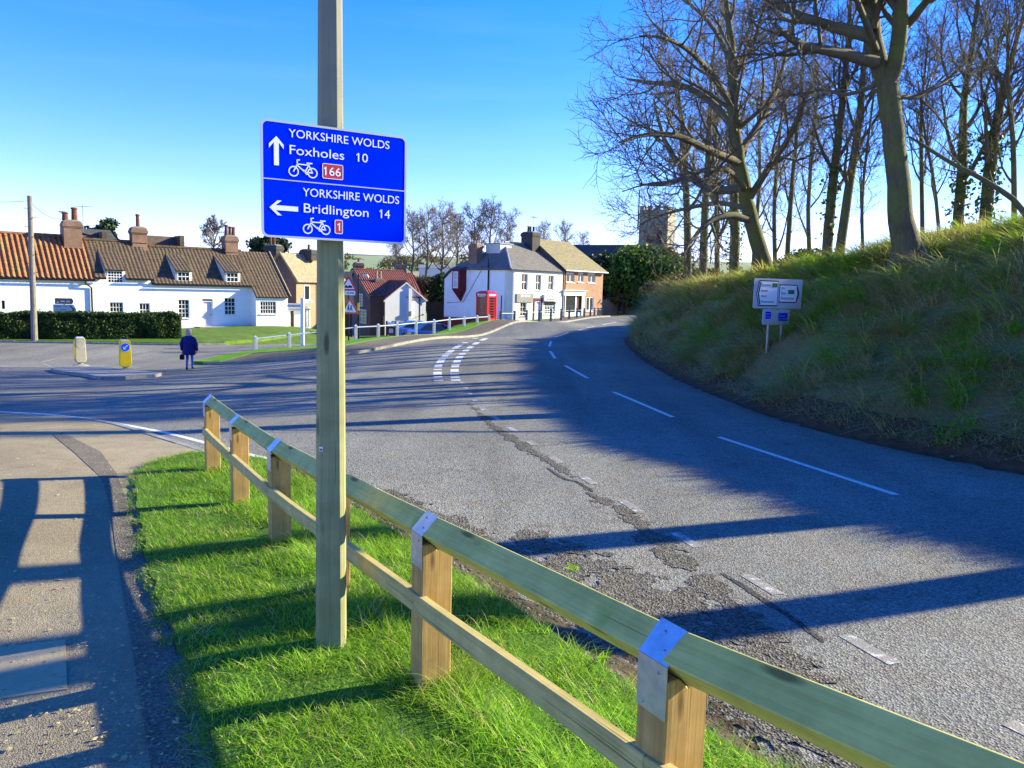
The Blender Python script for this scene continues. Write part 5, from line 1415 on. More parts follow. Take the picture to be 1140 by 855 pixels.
# roof dormer at the back, chimney over the end wall
def on_side(u, v, x=0.0):
    """photograph pixel -> (y back along the end wall, z) on the plane local x = x"""
    ox, oy = SF.x + SF.dx * x, SF.y + SF.dy * x; r = ray(u, v); nx, ny = -SF.dy, SF.dx
    s = (r.x * oy - ox) / (nx - ny * r.x); d = oy + ny * s
    return s, CAM_Z + r.z * d - SF.z0
y0, zc = on_side(534, 285, .9); y1, _ = on_side(525, 285, .9)
chimney(shop, .9, (y0 + y1) / 2, zE - .3, on_side(529, 272, .9)[1], .8, abs(y1 - y0), ((-.2, .30), (.18, .32)), potmat='buff_pot', label='brick stack with buff pots on the hipped end')
ya, za = on_side(541, 280, 2.0); yb, zb = on_side(557, 271.5, 2.0)
mb = MB(); mb.box(2.0, 3.6, min(ya, yb), max(ya, yb), za - .7, on_side(548, 271.5, 2.0)[1]); d = mb.build('dormer', 'weathered_white', shop)
mb = MB(); zt = on_side(548, 271.5, 2.0)[1]; mb.box(1.85, 3.8, min(ya, yb) - .1, max(ya, yb) + .1, zt, zt + .08); mb.build('dormer_roof', 'lead', d)
# maroon oriel on the end wall
oy0, oz1 = on_side(519.5, 300, 0); oy1, _ = on_side(508.5, 300, 0); oz0 = on_side(514, 322.5, 0)[1]; oza = on_side(514, 335.5, 0)[1]
ym = (oy0 + oy1) / 2; dp = .75
mb = MB(); A = [(0, oy0), (-dp, oy0 + .18), (-dp, oy1 - .18), (0, oy1)]
vs = [(a, b_, oz1) for a, b_ in A] + [(a, b_, oz0) for a, b_ in A] + [(0, ym, oza), (-.12, ym, oza)]
mb.add(vs, [(0, 1, 5, 4), (1, 2, 6, 5), (2, 3, 7, 6), (3, 2, 1, 0), (4, 5, 9, 8), (5, 6, 9), (6, 7, 8, 9)])
orl = mb.build('oriel_window', 'maroon_paint', shop)
mb = MB(); mb.prism([(-.02, oz1), (-dp - .1, oz1), (-.02, oz1 + .25)][::-1], oy0 - .1, oy1 + .1); mb.build('oriel_roof', 'dark_slate', orl)
z0w, z1w = on_side(514, 321, 0)[1], on_side(514, 302.5, 0)[1]
Mo = Matrix(((0, 1, 0, -dp - .06), (-1, 0, 0, 0), (0, 0, 1, 0), (0, 0, 0, 1)))
wq = (-(oy1 - .38), -(oy0 + .38), z0w, z1w)
mb = MB(); mb.M = Mo
x0, x1 = wq[0], wq[1]
for bx in ((x0, x0 + .09, z0w, z1w), (x1 - .09, x1, z0w, z1w), (x0 + .09, x1 - .09, z0w, z0w + .09), (x0 + .09, x1 - .09, z1w - .09, z1w), (x0 + .09, x1 - .09, (z0w + z1w) / 2 - .05, (z0w + z1w) / 2 + .05)): mb.box(bx[0], bx[1], 0, .055, bx[2], bx[3])
mb.build('sash', 'white_paint', orl)
mb = MB(); mb.M = Mo; mb.quad((x0, .045, z0w), (x1, .045, z0w), (x1, .045, z1w), (x0, .045, z1w)); mb.build('pane', 'curtain', orl)
# black pole, bracket and wires on the end wall
p0 = on_side(544, 330, 0); mb = MB(); mb.tube([(-.10, p0[0], -1.5), (-.10, p0[0], on_side(544, 288, 0)[1])], .07, 8); mb.build('vent_pipe', 'black_paint', shop)
pa, pb = on_side(536, 301, 0), on_side(516, 336, 0); mb = MB(); mb.tube([(-.03, pa[0], pa[1]), (-.03, (pa[0] + pb[0]) / 2 + .2, (pa[1] + pb[1]) / 2 - .3), (-.03, pb[0], pb[1]), (-.03, on_side(497, 337, 0)[0], on_side(497, 337, 0)[1])], .02, 5); mb.build('cable', 'black_paint', shop)
pa = on_side(561, 352, 0); mb = MB(); z1 = on_side(561, 329, 0)[1]; mb.tube([(-.4, pa[0], -1.2), (-.4, pa[0], z1)], .05, 8); mb.build('bollard_post', 'black_paint', shop)
c = SF.at(592, 263, ry)
chimney(shop, tS - .7, ry - .4, zRs - 1.6, SF.at(592, 262.5, ry)[1] + .25, 1.2, 1.5, ((-.4, .62), (-.08, .62), (.40, .62)), 'sooty_brick', 'black_paint', label='wide black chimney stack with three dark pots')
aerial('aerial', (tS + .1, ry, SF.at(603, 262, ry)[1] - .6), 'tall spindly rooftop aerial behind the black chimney', 2.4, .3, shop)

# brick building continuing the row
BF = Front(SF.x + SF.dx * (tS + .01), SF.y + SF.dy * (tS + .01), .64, .768, -1.0)
zE2 = BF.at(650, 301.5)[1]; tB = BF.at(670.5, 330)[0]
bb = BF.empty('brick_building', 'orange brick house with olive tiled roof and white shopfront', 'house')
hu = [BF.rect(630.5, 639.5, 303.5, 314.5), BF.rect(643.5, 649.5, 303.2, 314.5), BF.rect(654.5, 662.8, 303, 315)]
hsf = BF.rect(627.8, 648.5, 328.5, 352); hlw = BF.rect(652.8, 660.5, 330.5, 346.5)
mb = MB(); wall_plane(mb, 0, tB, -.6, zE2, hu + [hsf, hlw]); D2 = 8.0
mb.quad((tB, 0, -.6), (tB, D2, -.6), (tB, D2, zE2), (tB, 0, zE2)); mb.quad((0, D2, -.6), (0, 0, -.6), (0, 0, zE2), (0, D2, zE2)); mb.quad((tB, D2, -.6), (0, D2, -.6), (0, D2, zE2), (tB, D2, zE2)); mb.build('wall', 'orange_brick', bb)
for h in hu: window(bb, h, 2, 1, inset=.05, edge=.09, bar=.10)
window(bb, hlw, 2, 1, inset=.05, edge=.10, bar=.12)
a, b_, c, d = hsf; w_ = b_ - a; Hs = d - c
mb = MB(); mb.box(a - .25, b_ + .25, -.16, -.003, d - .05, d + .42); mb.box(a - .35, b_ + .35, -.30, -.003, d + .422, d + .50); mb.box(a - .2, a + .15, -.10, -.003, c, d - .052); mb.box(b_ - .25, b_ + .2, -.10, -.003, c, d - .052); mb.box(a + w_ * .60, a + w_ * .66, .0, .10, c, d - .052); mb.box(a, b_, .02, .10, c, c + Hs * .18)
sfp = mb.build('shopfront', 'white_paint', bb)
mb = MB(); mb.quad((a, .08, c), (a + w_ * .62, .08, c), (a + w_ * .62, .08, d), (a, .08, d)); mb.build('pane', 'glass_dark', sfp)
mb = MB(); mb.box(a + w_ * .66, b_ - .2, .10, .14, c, d - .05); mb.build('door', 'door_brown', sfp)
zR2 = BF.at(633, 269.5, 4.0)[1]; hx = BF.at(650, 270.5, 4.0)[0]
mb = MB(); ov = .35
pan_slope(mb, (-.05, -ov, zE2 - .02), (tB + ov, -ov, zE2 - .02), (-.05, 4.0, zR2), (min(hx, tB - .8), 4.0, zR2), .3, .008, 16, nwave=3)
hx = min(hx, tB - .8)
flat_slope(mb, (tB + ov, -ov, zE2 - .02), (tB + ov, D2 + ov, zE2 - .02), (hx, 4.0, zR2)); flat_slope(mb, (tB + ov, D2 + ov, zE2 - .02), (-.05, D2 + ov, zE2 - .02), (-.05, 4.0, zR2), (hx, 4.0, zR2)); mb.build('roof', 'olive_tile', bb)
mb = MB(); mb.quad((-.03, .0, zE2), (-.03, 4.0, zR2 - .05), (-.03, D2, zE2)); mb.build('gable_wall', 'dark_brick', bb)
mb = MB(); mb.box(-.05, tB + ov, -ov - .10, -ov + .0, zE2 - .12, zE2 - .02); mb.build('gutter', 'white_paint', bb)
x = .25; mb = MB(); mb.tube([(x, -.1, zE2 - .1), (x, -.1, -.4)], .06, 6); mb.build('downpipe', 'brown_wood', bb)

# garden wall with gateway
GW0, GW1 = P(664, 351, 86.5), P(716, 347, 92.0)
GW = Front(GW0.x, GW0.y, GW1.x - GW0.x, GW1.y - GW0.y, -.55)
gw = GW.empty('garden_wall', 'sunlit brick garden wall with an open gateway beside the yew', 'wall')
g0, g1 = GW.at(688, 345)[0], GW.at(694.5, 345)[0]; tw = GW.at(716, 345)[0]; zt = GW.at(675, 334.5)[1]
mb = MB(); mb.box(0, g0, 0, .3, -.5, zt); mb.build('wall', 'orange_brick', gw); mb = MB(); mb.box(g1, tw, 0, .3, -.5, zt - .15); mb.build('wall', 'orange_brick', gw)
mb = MB(); mb.box(-.02, g0 + .02, -.04, .34, zt, zt + .08); mb.build('coping', 'kerb_stone', gw); mb = MB(); mb.box(g1 - .02, tw, -.04, .34, zt - .15, zt - .07); mb.build('coping', 'kerb_stone', gw)
for q in (g0, g1):
    mb = MB(); mb.box(q - .16, q + .16, -.09, .38, -.5, zt + .2); mb.build('gate_pier', 'dark_brick', gw)

# church: tower and long nave
CT = Front(*P(707.5, 340, 122.0).xy, .90, -.43, .5)
ch = CT.empty('church', 'squat stone church tower with battlements, dark clock and long slate nave', 'church')
wT = CT.at(743, 260)[0]; zT = CT.at(725, 238)[1]; zB = CT.at(725, 229)[1]
mb = MB(); mb.box(0, wT, 0, wT, -1, zT); mb.build('tower', 'church_stone', ch)
mb = MB(); n = 4; mw = wT / (n * 2 - 1)
mb.box(-.06, wT + .06, -.06, wT + .06, zT, zT + .12); mb.box(0, wT, 0, .3, zT + .12, zB - .6); mb.box(0, wT, wT - .3, wT, zT + .12, zB - .6); mb.box(0, .3, .3, wT - .3, zT + .12, zB - .6); mb.box(wT - .3, wT, .3, wT - .3, zT + .12, zB - .6)
for k in range(n):
    a = k * 2 * mw
    mb.box(a, a + mw, 0, .3, zB - .6, zB); mb.box(a, a + mw, wT - .3, wT, zB - .6, zB)
    if 0 < k < n - 1: mb.box(0, .3, a, a + mw, zB - .6, zB); mb.box(wT - .3, wT, a, a + mw, zB - .6, zB)
mb.build('battlements', 'church_stone', ch)
for zz in (zT * .62, zT * .25):
    mb = MB(); mb.box(-.07, wT + .07, -.07, wT + .07, zz, zz + .18); mb.build('string_course', 'church_stone', ch)
c = CT.at(723.5, 266.5); mb = MB(); mb.M = Matrix.Translation((c[0], -.02, c[1])) @ Matrix.Rotation(math.pi / 2, 4, 'X'); mb.lathe([(.55, 0), (.55, .08)], 24); ck = mb.build('clock', 'maroon_paint', ch)
mb = MB(); mb.M = Matrix.Translation((c[0], -.11, c[1])); mb.box(-.04, .04, 0, .01, 0, .40); mb.M = mb.M @ Matrix.Rotation(R(215), 4, 'Y'); mb.box(-.035, .035, .012, .02, 0, .28); mb.build('clock_hands', 'sign_yellow', ck)
mb = MB(); z0 = CT.at(706, 255)[1]; z1 = CT.at(707, 212)[1]; mb.tube([(-.12, -.15, z0), (-.12, -.15, z1)], [.13, .09], 8); mb.build('flagpole', 'black_paint', ch)
mb = MB(); cx = wT * .74; a0 = zT * .68
mb.prism([(cx - .5, a0), (cx + .5, a0), (cx + .5, a0 + 1.3), (cx, a0 + 1.9), (cx - .5, a0 + 1.3)], -.03, -.004); mb.build('louvre', 'black_paint', ch)
na = CT.at(625, 290, 1.0); nb_ = CT.at(706, 290, 1.0); zr = CT.at(660, 272.5, 3.5)[1]; ze = zr - 3.8
mb = MB(); mb.box(na[0], -.01, .6, 6.4, -1.5, ze); mb.quad((na[0], .6, ze), (na[0], 3.5, zr - .1), (na[0], 6.4, ze)); mb.build('nave', 'church_stone', ch)
mb = MB(); flat_slope(mb, (na[0] - .2, .3, ze - .3), (-.01, .3, ze - .3), (-.01, 3.5, zr), (na[0] - .2, 3.5, zr)); flat_slope(mb, (-.01, 6.7, ze - .3), (na[0] - .2, 6.7, ze - .3), (na[0] - .2, 3.5, zr), (-.01, 3.5, zr)); mb.build('nave_roof', 'dark_slate', ch)
# ================================================================== STREET FURNITURE, VEHICLES, PERSON
# traffic island with two bollards
ISL = [hit(u, v) for u, v in ((57, 413), (70, 411), (90, 409.5), (112, 411), (135, 413.5), (160, 415.5), (180, 418.5), (172, 420.5), (140, 422.5), (112, 423), (98, 420), (84, 418), (66, 416))]
isl_c = sum(ISL, Vector()) / len(ISL)
isl = tag(sheet('traffic_island', [(p.x, p.y) for p in ISL], lambda x, y: GR_(x, y) + .11, .4, 'kerb_stone', skirt=.2), kind='structure')
def bollard(name, label, u, v, mats, face_blue, rz, h=1.12, w=.33, dp=.24):
    p = hit(u, v); p.z += .10
    b_ = thing(name, label, 'traffic bollard', p, rz, 'bollards on the traffic island')
    mb = MB(); mb.lathe([(.30, 0), (.29, .03), (.10, .07), (.09, .14)], 14); mb.build('base', 'kerb_stone', b_)
    bm = bmesh.new()
    prof = [(-w * .36, .13), (w * .36, .13), (w * .52, .22), (w * .54, .3), (w * .47, h - .05), (w * .40, h), (-w * .40, h), (-w * .47, h - .05), (-w * .54, .3), (-w * .52, .22)]
    mb = MB(); mb.prism(prof, -dp / 2, dp / 2); o = mb.build('body', mats[0], b_)
    bv = o.modifiers.new('bevel', 'BEVEL'); bv.width = .03; bv.segments = 3
    mb = MB(); mb.prism([(-w * .38, h + .001), (w * .38, h + .001), (w * .3, h + .035), (-w * .3, h + .035)], -dp * .4, dp * .4); mb.build('cap', 'white_paint', b_)
    zc = h * .78
    mb = MB(); mb.M = Matrix.Translation((0, -dp / 2, zc)) @ Matrix.Rotation(math.pi / 2, 4, 'X'); mb.lathe([(.165, 0), (.165, .006)], 24)
    rim = mb.build('roundel_rim', mats[1], b_)
    mb = MB(); mb.M = Matrix.Translation((0, -dp / 2, zc)) @ Matrix.Rotation(math.pi / 2, 4, 'X'); mb.lathe([(.148, .0), (.148, .010)], 24)
    rd = mb.build('roundel', mats[2], b_)
    if face_blue:
        L = .21; t = .020; hw = .062; ang = R(135)
        pts = [(-t, -L / 2), (t, -L / 2), (t, L / 2 - .05), (hw, L / 2 - .085), (hw, L / 2 - .05), (0, L / 2), (-hw, L / 2 - .05), (-hw, L / 2 - .085), (-t, L / 2 - .05)]
        ca, sa = math.cos(ang), math.sin(ang)
        mb = MB(); mb.prism([(a * ca - c * sa, zc + a * sa + c * ca) for a, c in pts], -dp / 2 - .014, -dp / 2 - .011); mb.build('arrow', 'sign_white', rd)
    return b_
simple('faded_panel', (.40, .365, .24), (.33, .31, .22), 8, .6, .05)
bollard('traffic_bollard', 'bright yellow bollard with blue keep left arrow on the traffic island', 140, 415, ('sign_yellow', 'sign_white', 'beacon_blue'), True, R(33), w=.40)
b2 = bollard('traffic_bollard', 'faded grey backed bollard on the far end of the traffic island', 90, 410, ('faded_panel', 'sign_edge', 'faded_panel'), False, R(40), w=.38)
mb = MB(); mb.box(-.212, -.196, -.11, .11, .28, 1.0); mb.build('side_panel', 'sign_yellow', b2)

# person walking away in a navy coat
def person():
    p = hit(211, 412); f = thing('person', 'person with fair hair in navy coat and blue jeans walking away, holding a dark bag', 'person', p, 0)
    H = 1.62
    bm_v = []; bm_e = []; rad = []
    def vtx(x, y, z, r_): bm_v.append((x, y, z)); rad.append(r_); return len(bm_v) - 1
    pel = vtx(0, 0, .86, .14); ab = vtx(0, .01, 1.0, .145); chv = vtx(0, .0, 1.18, .15); sh = vtx(0, -.01, 1.30, .105); nk = vtx(0, 0, 1.385, .058); hd = vtx(0, .015, 1.47, .085); ht = vtx(0, .01, 1.555, .075)
    bm_e += [(pel, ab), (ab, chv), (chv, sh), (sh, nk), (nk, hd), (hd, ht)]
    for s, fy, ky, lift in ((-1, -.06, .05, .0), (1, .10, .10, .03)):
        hp = vtx(s * .085, 0, .80, .095); kn = vtx(s * .085, ky, .46 + lift, .062); an = vtx(s * .082, fy, .10 + lift, .045); he = vtx(s * .085, fy - .02, .045 + lift, .042); to = vtx(s * .095, fy + .15, .035 + lift, .036)
        bm_e += [(pel, hp), (hp, kn), (kn, an), (an, he), (he, to)]
        sd = vtx(s * .185, -.01, 1.27, .062); el = vtx(s * .265, -.04, 1.02, .05); wr = vtx(s * .27, .05, .80, .034); hn = vtx(s * .268, .07, .73, .036)
        bm_e += [(sh, sd), (sd, el), (el, wr), (wr, hn)]
        for k in range(4):
            q = vtx(s * .265, .04 + .024 * k, .672 - (.0, .012, .008, -.004)[k], .009); q2 = vtx(s * .255, .042 + .024 * k, .64 - (.0, .012, .008, -.006)[k], .008); bm_e += [(hn, q), (q, q2)]
        q = vtx(s * .245, .105, .70, .010); q2 = vtx(s * .24, .115, .665, .009); bm_e += [(hn, q), (q, q2)]
    me = bpy.data.meshes.new('body'); me.from_pydata(bm_v, bm_e, [])
    o = bpy.data.objects.new('body', me); COL.objects.link(o)
    md = o.modifiers.new('skin', 'SKIN'); md.use_smooth_shade = True
    for i, r_ in enumerate(rad): me.skin_vertices[0].data[i].radius = (r_, r_ * .86); me.skin_vertices[0].data[i].use_root = (i == 0)
    sb = o.modifiers.new('sub', 'SUBSURF'); sb.levels = sb.render_levels = 2
    dg = bpy.context.evaluated_depsgraph_get(); m2 = bpy.data.meshes.new_from_object(o.evaluated_get(dg)); bpy.data.objects.remove(o)
    for nm, c in (('skin', (.55, .33, .24)), ('navy_cloth', (.018, .022, .13)), ('jeans_cloth', (.03, .10, .42)), ('fair_hair', (.42, .37, .30)), ('shoe_leather', (.02, .016, .014)), ('bag_cloth', (.012, .014, .03))):
        simple(nm, c, tuple(x * .8 for x in c), 12, .8, .15, 50)
    m2.materials.clear()
    for nm in ('skin', 'jeans_cloth', 'shoe_leather'): m2.materials.append(MATS[nm])
    for pl in m2.polygons:
        z = pl.center.z; x = abs(pl.center.x)
        pl.material_index = 2 if (z < .125 and x < .2) else (1 if (z < .92 and x < .2) else 0); pl.use_smooth = True
    body = bpy.data.objects.new('body', m2); COL.objects.link(body); body.parent = f
    # ears and nose are part of the head; hair cap over it
    def loft(rings, n=20):
        mb = MB(); vs = []; fs = []
        for (z, rx, ry, oy, wob) in rings:
            for k in range(n):
                a = 2 * math.pi * k / n; w = 1 + wob * math.sin(a * 5 + z * 9); vs.append((rx * w * math.cos(a), oy + ry * w * math.sin(a), z))
        for i in range(len(rings) - 1):
            for k in range(n): fs.append((i * n + k, i * n + (k + 1) % n, (i + 1) * n + (k + 1) % n, (i + 1) * n + k))
        fs += [tuple(range(n - 1, -1, -1)), tuple((len(rings) - 1) * n + k for k in range(n))]
        return mb.add(vs, fs)
    mb = loft([(.60, .225, .165, .01, .03), (.62, .235, .175, .01, .04), (.75, .232, .17, .0, .03), (.92, .220, .165, -.005, .02), (1.08, .222, .17, -.01, .015), (1.22, .225, .165, -.01, .01), (1.305, .195, .125, -.01, 0), (1.35, .11, .085, -.005, 0), (1.375, .075, .07, 0, 0)])
    coat = mb.build('coat', 'navy_cloth', f, True)
    for s in (-1, 1):
        mb = MB(); mb.tube([(s * .135, -.01, 1.285), (s * .205, -.02, 1.21), (s * .27, -.045, 1.02), (s * .278, .03, .84), (s * .278, .05, .775)], [.062, .078, .071, .060, .055], 12); mb.build('sleeve', 'navy_cloth', coat, True)
    mb = MB(); mb.tube([(.0, -.01, 1.355), (0, 0, 1.40)], [.085, .072], 14); mb.build('collar', 'navy_cloth', coat, True)
    mb = loft([(1.335, .07, .05, -.045, .05), (1.38, .105, .075, -.025, .05), (1.46, .112, .095, -.012, .04), (1.54, .105, .098, -.008, .03), (1.60, .075, .075, 0, .02), (1.625, .03, .03, 0, 0)]); mb.build('hair', 'fair_hair', f, True)
    tag_p = hit(207, 412)
    bg_ = thing('handbag', 'small dark bag hanging from the hand of the walking person', 'bag', (p.x, p.y, p.z))
    mb = MB(); mb.bbox(-.36, -.21, -.03, .14, .40, .60, .03); mb.build('bag', 'bag_cloth', bg_)
    mb = MB(); mb.tube([(-.285, -.0, .60), (-.275, .04, .685), (-.272, .075, .69), (-.285, .11, .60)], .010, 6); mb.build('strap', 'bag_cloth', bg_)
    f.rotation_euler.z = R(6); f.scale = (1, 1, 1.0); bg_.rotation_euler.z = R(6)
person()

# telegraph pole by the hedge
TP = hit(38.5, 381); tp = thing('telegraph_pole', 'tall thin wooden telegraph pole with step irons in front of the hedge', 'telegraph pole', TP)
top = P(33, 218, TP.y) - TP
mb = MB(); mb.tube([(0, 0, -.5), (top.x * .5, 0, top.z * .5), (top.x, top.y, top.z)], [.165, .145, .12], 12); mb.build('pole', 'pole_grey', tp)
for k in range(9):
    z = top.z * (.42 + .062 * k); s = 1 if k % 2 else -1; x = top.x * z / top.z
    mb = MB(); mb.tube([(x + s * .12, 0, z), (x + s * .30, 0, z), (x + s * .30, 0, z + .05)], .014, 5); mb.build('step_iron', 'black_paint', tp)
def wire(name, a, b_, sag, label, r_=.012):
    a, b_ = Vector(a), Vector(b_); pts = [a.lerp(b_, t / 14) - Vector((0, 0, sag * 4 * (t / 14) * (1 - t / 14))) for t in range(15)]
    mb = MB(); mb.tube(pts, r_, 5); return tag(mb.build(name, 'black_paint'), label, 'wire')
TT = TP + top
wire('overhead_wire', TT - Vector((0, 0, .3)), P(72, 243, 54), .35, 'thin wire from the telegraph pole down to the cottage chimney')
wire('overhead_wire', TT - Vector((0, 0, .25)), P(-60, 214, 60), .3, 'thin wire running left from the telegraph pole out of view')
aerial('aerial', P(71, 262, 56), 'aerial on the left of the tall cottage chimney', 1.7, 2.0)
aerial('aerial', P(93, 262, 56.5), 'aerial on the right of the tall cottage chimney', 2.1, .2)

# direction sign standing behind the hedge
p0 = P(72, 350, 46.8); g = gr(p0.x, p0.y)
ds = thing('direction_sign', 'white arrow direction sign with a brown panel above the hedge', 'sign', (p0.x, p0.y, g), R(18))
def lz(v): return P(72, v, 46.8).z - g
sc = 46.8 / FPX
mb = MB(); mb.tube([(0, .03, -.3), (0, .03, lz(333))], .045, 8); mb.build('post', 'grey_metal', ds)
x0, x1, xt, z0, z1 = -11 * sc, 9.2 * sc, 12 * sc, lz(350), lz(339); zm = (z0 + z1) / 2
mb = MB(); mb.prism([(x0, z0), (x1, z0), (xt, zm), (x1, z1), (x0, z1)], -.03, -.005); dp_ = mb.build('arrow_panel', 'sign_grey', ds)
MATS['sign_grey'].node_tree.nodes['Principled BSDF'].inputs['Roughness'].default_value = .5
mb = MB(); q = 1.3 * sc; mb.prism([(x1 - 4.6 * sc, z0 + .05), (x1 - 3.2 * sc, z0 + .05), (xt - 1.6 * sc, zm), (x1 - 3.2 * sc, z1 - .05), (x1 - 4.6 * sc, z1 - .05), (xt - 3.4 * sc, zm)], -.036, -.032); mb.build('chevron', 'sign_black', dp_)
mb = MB()
for k, (a, b_) in enumerate(((-9.6, -3.0), (-1.2, 2.6))): mb.box(a * sc, b_ * sc, -.036, -.031, z1 - 2.9 * sc, z1 - 1.4 * sc)
for k, (a, b_) in enumerate(((-7.6, -6.4), (-4.6, 1.8))): mb.box(a * sc, b_ * sc, -.036, -.031, z1 - 6.3 * sc, z1 - 4.8 * sc)
for k, (a, b_) in enumerate(((-7.6, -6.4), (-4.6, 3.4))): mb.box(a * sc, b_ * sc, -.036, -.031, z1 - 9.6 * sc, z1 - 8.1 * sc)
mb.build('legend', 'legend_grey', dp_)
x0, x1, xt, z0, z1 = -9 * sc, 8 * sc, 9.4 * sc, lz(338.6), lz(332); zm = (z0 + z1) / 2
mb = MB(); mb.prism([(x0, z0), (x1, z0), (xt, zm), (x1, z1), (x0, z1)], -.03, -.005); bp = mb.build('brown_panel', 'sign_brown', ds)
mb = MB(); mb.prism([(-7.5 * sc, z0 + .07), (-4.8 * sc, z0 + .07), (-6.2 * sc, z0 + .07 + 2.6 * sc)], -.036, -.031); mb.box(-3.4 * sc, .8 * sc, -.036, -.031, z0 + .12, z0 + .12 + 1.6 * sc); mb.box(2.4 * sc, 5.6 * sc, -.036, -.031, z0 + .12, z0 + .12 + 1.6 * sc); mb.build('legend', 'sign_white', bp)

# white finger post
p0 = P(337, 384, 41.5); g = gr(p0.x, p0.y)
fp = thing('finger_post', 'white wooden finger post with two arms on the grass strip', 'signpost', (p0.x, p0.y, g))
zt = P(337, 331.5, 41.5).z - g; sc = 41.5 / FPX
mb = MB(); mb.bbox(-.085, .085, -.085, .085, -.3, zt, .012); mb.build('post', 'white_paint', fp)
mb = MB(); zl = P(329, 340.5, 41.5).z - g; mb.prism([(-17 * sc, zl), (-16 * sc, zl - .07), (-.086, zl - .07), (-.086, zl + .07), (-16 * sc, zl + .07)], -.03, .03); mb.build('arm', 'weathered_white', fp)
mb = MB(); zl = P(341, 336, 41.5).z - g; mb.M = Matrix.Rotation(R(40), 4, 'Z'); mb.prism([(.086, zl - .07), (.62, zl - .07), (.68, zl), (.62, zl + .07), (.086, zl + .07)], -.03, .03); mb.build('arm', 'weathered_white', fp)

# white post and rail fence along the green
KF = [(284.5, 392, 39.0), (322, 387.5, 40.2), (355, 384, 41.2), (396, 378, 42.6), (421, 376.5, 43.8), (442, 374.5, 45.2), (463, 372, 46.8), (483, 370, 48.4), (500, 367.5, 50.0), (516.5, 366, 51.4), (531, 364.5, 52.6), (544, 363.5, 53.8)]
kp = [P(u, v, d) for u, v, d in KF]
kf = thing('knee_rail_fence', 'long white post and pale rail fence along the green up to the phone box', 'fence', kp[0])
hh = .80
for p in kp:
    mb = MB(); q = p - kp[0]; w = .075
    mb.M = Matrix.Translation(q) @ Matrix.Rotation(R(28), 4, 'Z')
    mb.bbox(-w, w, -w, w, -.45, hh - .03, .015); mb.add([(-w, -w, hh - .032), (w, -w, hh - .032), (w, w, hh - .032), (-w, w, hh - .032), (0, 0, hh + .03)], [(0, 1, 4), (1, 2, 4), (2, 3, 4), (3, 0, 4)]); mb.build('post', 'weathered_white', kf)
simple('rail_blue', (.30, .36, .50), (.38, .42, .52), 6, .5, .1)
for a, b_ in zip(kp[:-1], kp[1:]):
    mb = MB(); n = (b_ - a).normalized() * .07; mb.tube([a - kp[0] + n + Vector((0, 0, hh - .13)), b_ - kp[0] - n + Vector((0, 0, hh - .13))], .035, 8); mb.build('rail', 'rail_blue', kf)
# dark post and rail fence in front of the shops
SFp = [(557, 361.5, 55.5), (572.5, 361, 57.2), (586, 359.7, 59), (600, 358.8, 61), (613, 357.8, 63), (624.5, 357, 65), (633.5, 356, 67), (642, 355.5, 69), (650, 355, 71), (657, 354.5, 73), (661.5, 354.2, 74.5), (665.5, 354, 76), (669, 353.5, 78)]
sp = [P(u, v, d) for u, v, d in SFp]
sf = thing('post_fence', 'row of weathered grey posts with a thin rail before the shopfronts', 'fence', sp[0])
simple('grey_post', (.24, .23, .19), (.17, .165, .14), 9, .85, .3, 30)
for p in sp:
    mb = MB(); mb.M = Matrix.Translation(p - sp[0]) @ Matrix.Rotation(R(20), 4, 'Z'); mb.bbox(-.075, .075, -.075, .075, -.4, .98, .012); mb.build('post', 'grey_post', sf)
for a, b_ in zip(sp[:-1], sp[1:]):
    mb = MB(); n = (b_ - a).normalized() * .08; mb.tube([a - sp[0] + n + Vector((0, 0, .80)), b_ - sp[0] - n + Vector((0, 0, .80))], .022, 6); mb.build('rail', 'grey_metal', sf)

# red telephone box
pb = P(541, 363, 54.5); pb.z = P(541, 362.5, 54.5).z
tb = thing('telephone_box', 'red telephone box with glazed door at the end of the white fence', 'telephone box', pb, R(-38))
W2 = .46; HB = 2.42
mb = MB()
for sx_ in (-1, 1):
    for sy_ in (-1, 1): mb.bbox(sx_ * W2 - .055, sx_ * W2 + .055, sy_ * W2 - .055, sy_ * W2 + .055, .12, 2.02, .012)
mb.bbox(-W2 - .06, W2 + .06, -W2 - .06, W2 + .06, 0, .13, .015); mb.build('frame', 'phone_red', tb)
mb = MB(); e = W2 + .07
mb.box(-e, e, -e, e, 2.02, 2.24)
n = 10; vs = []; fs = []
for i in range(n + 1):
    for j in range(n + 1):
        a, b_ = -1 + 2 * i / n, -1 + 2 * j / n; vs.append((a * e, b_ * e, 2.26 + .17 * (1 - max(abs(a), abs(b_)) ** 2.4)))
for i in range(n):
    for j in range(n): fs.append((i * (n + 1) + j, (i + 1) * (n + 1) + j, (i + 1) * (n + 1) + j + 1, i * (n + 1) + j + 1))
mb.add(vs, fs); mb.box(-e - .03, e + .03, -e - .03, e + .03, 2.241, 2.262); mb.build('roof', 'phone_red', tb)
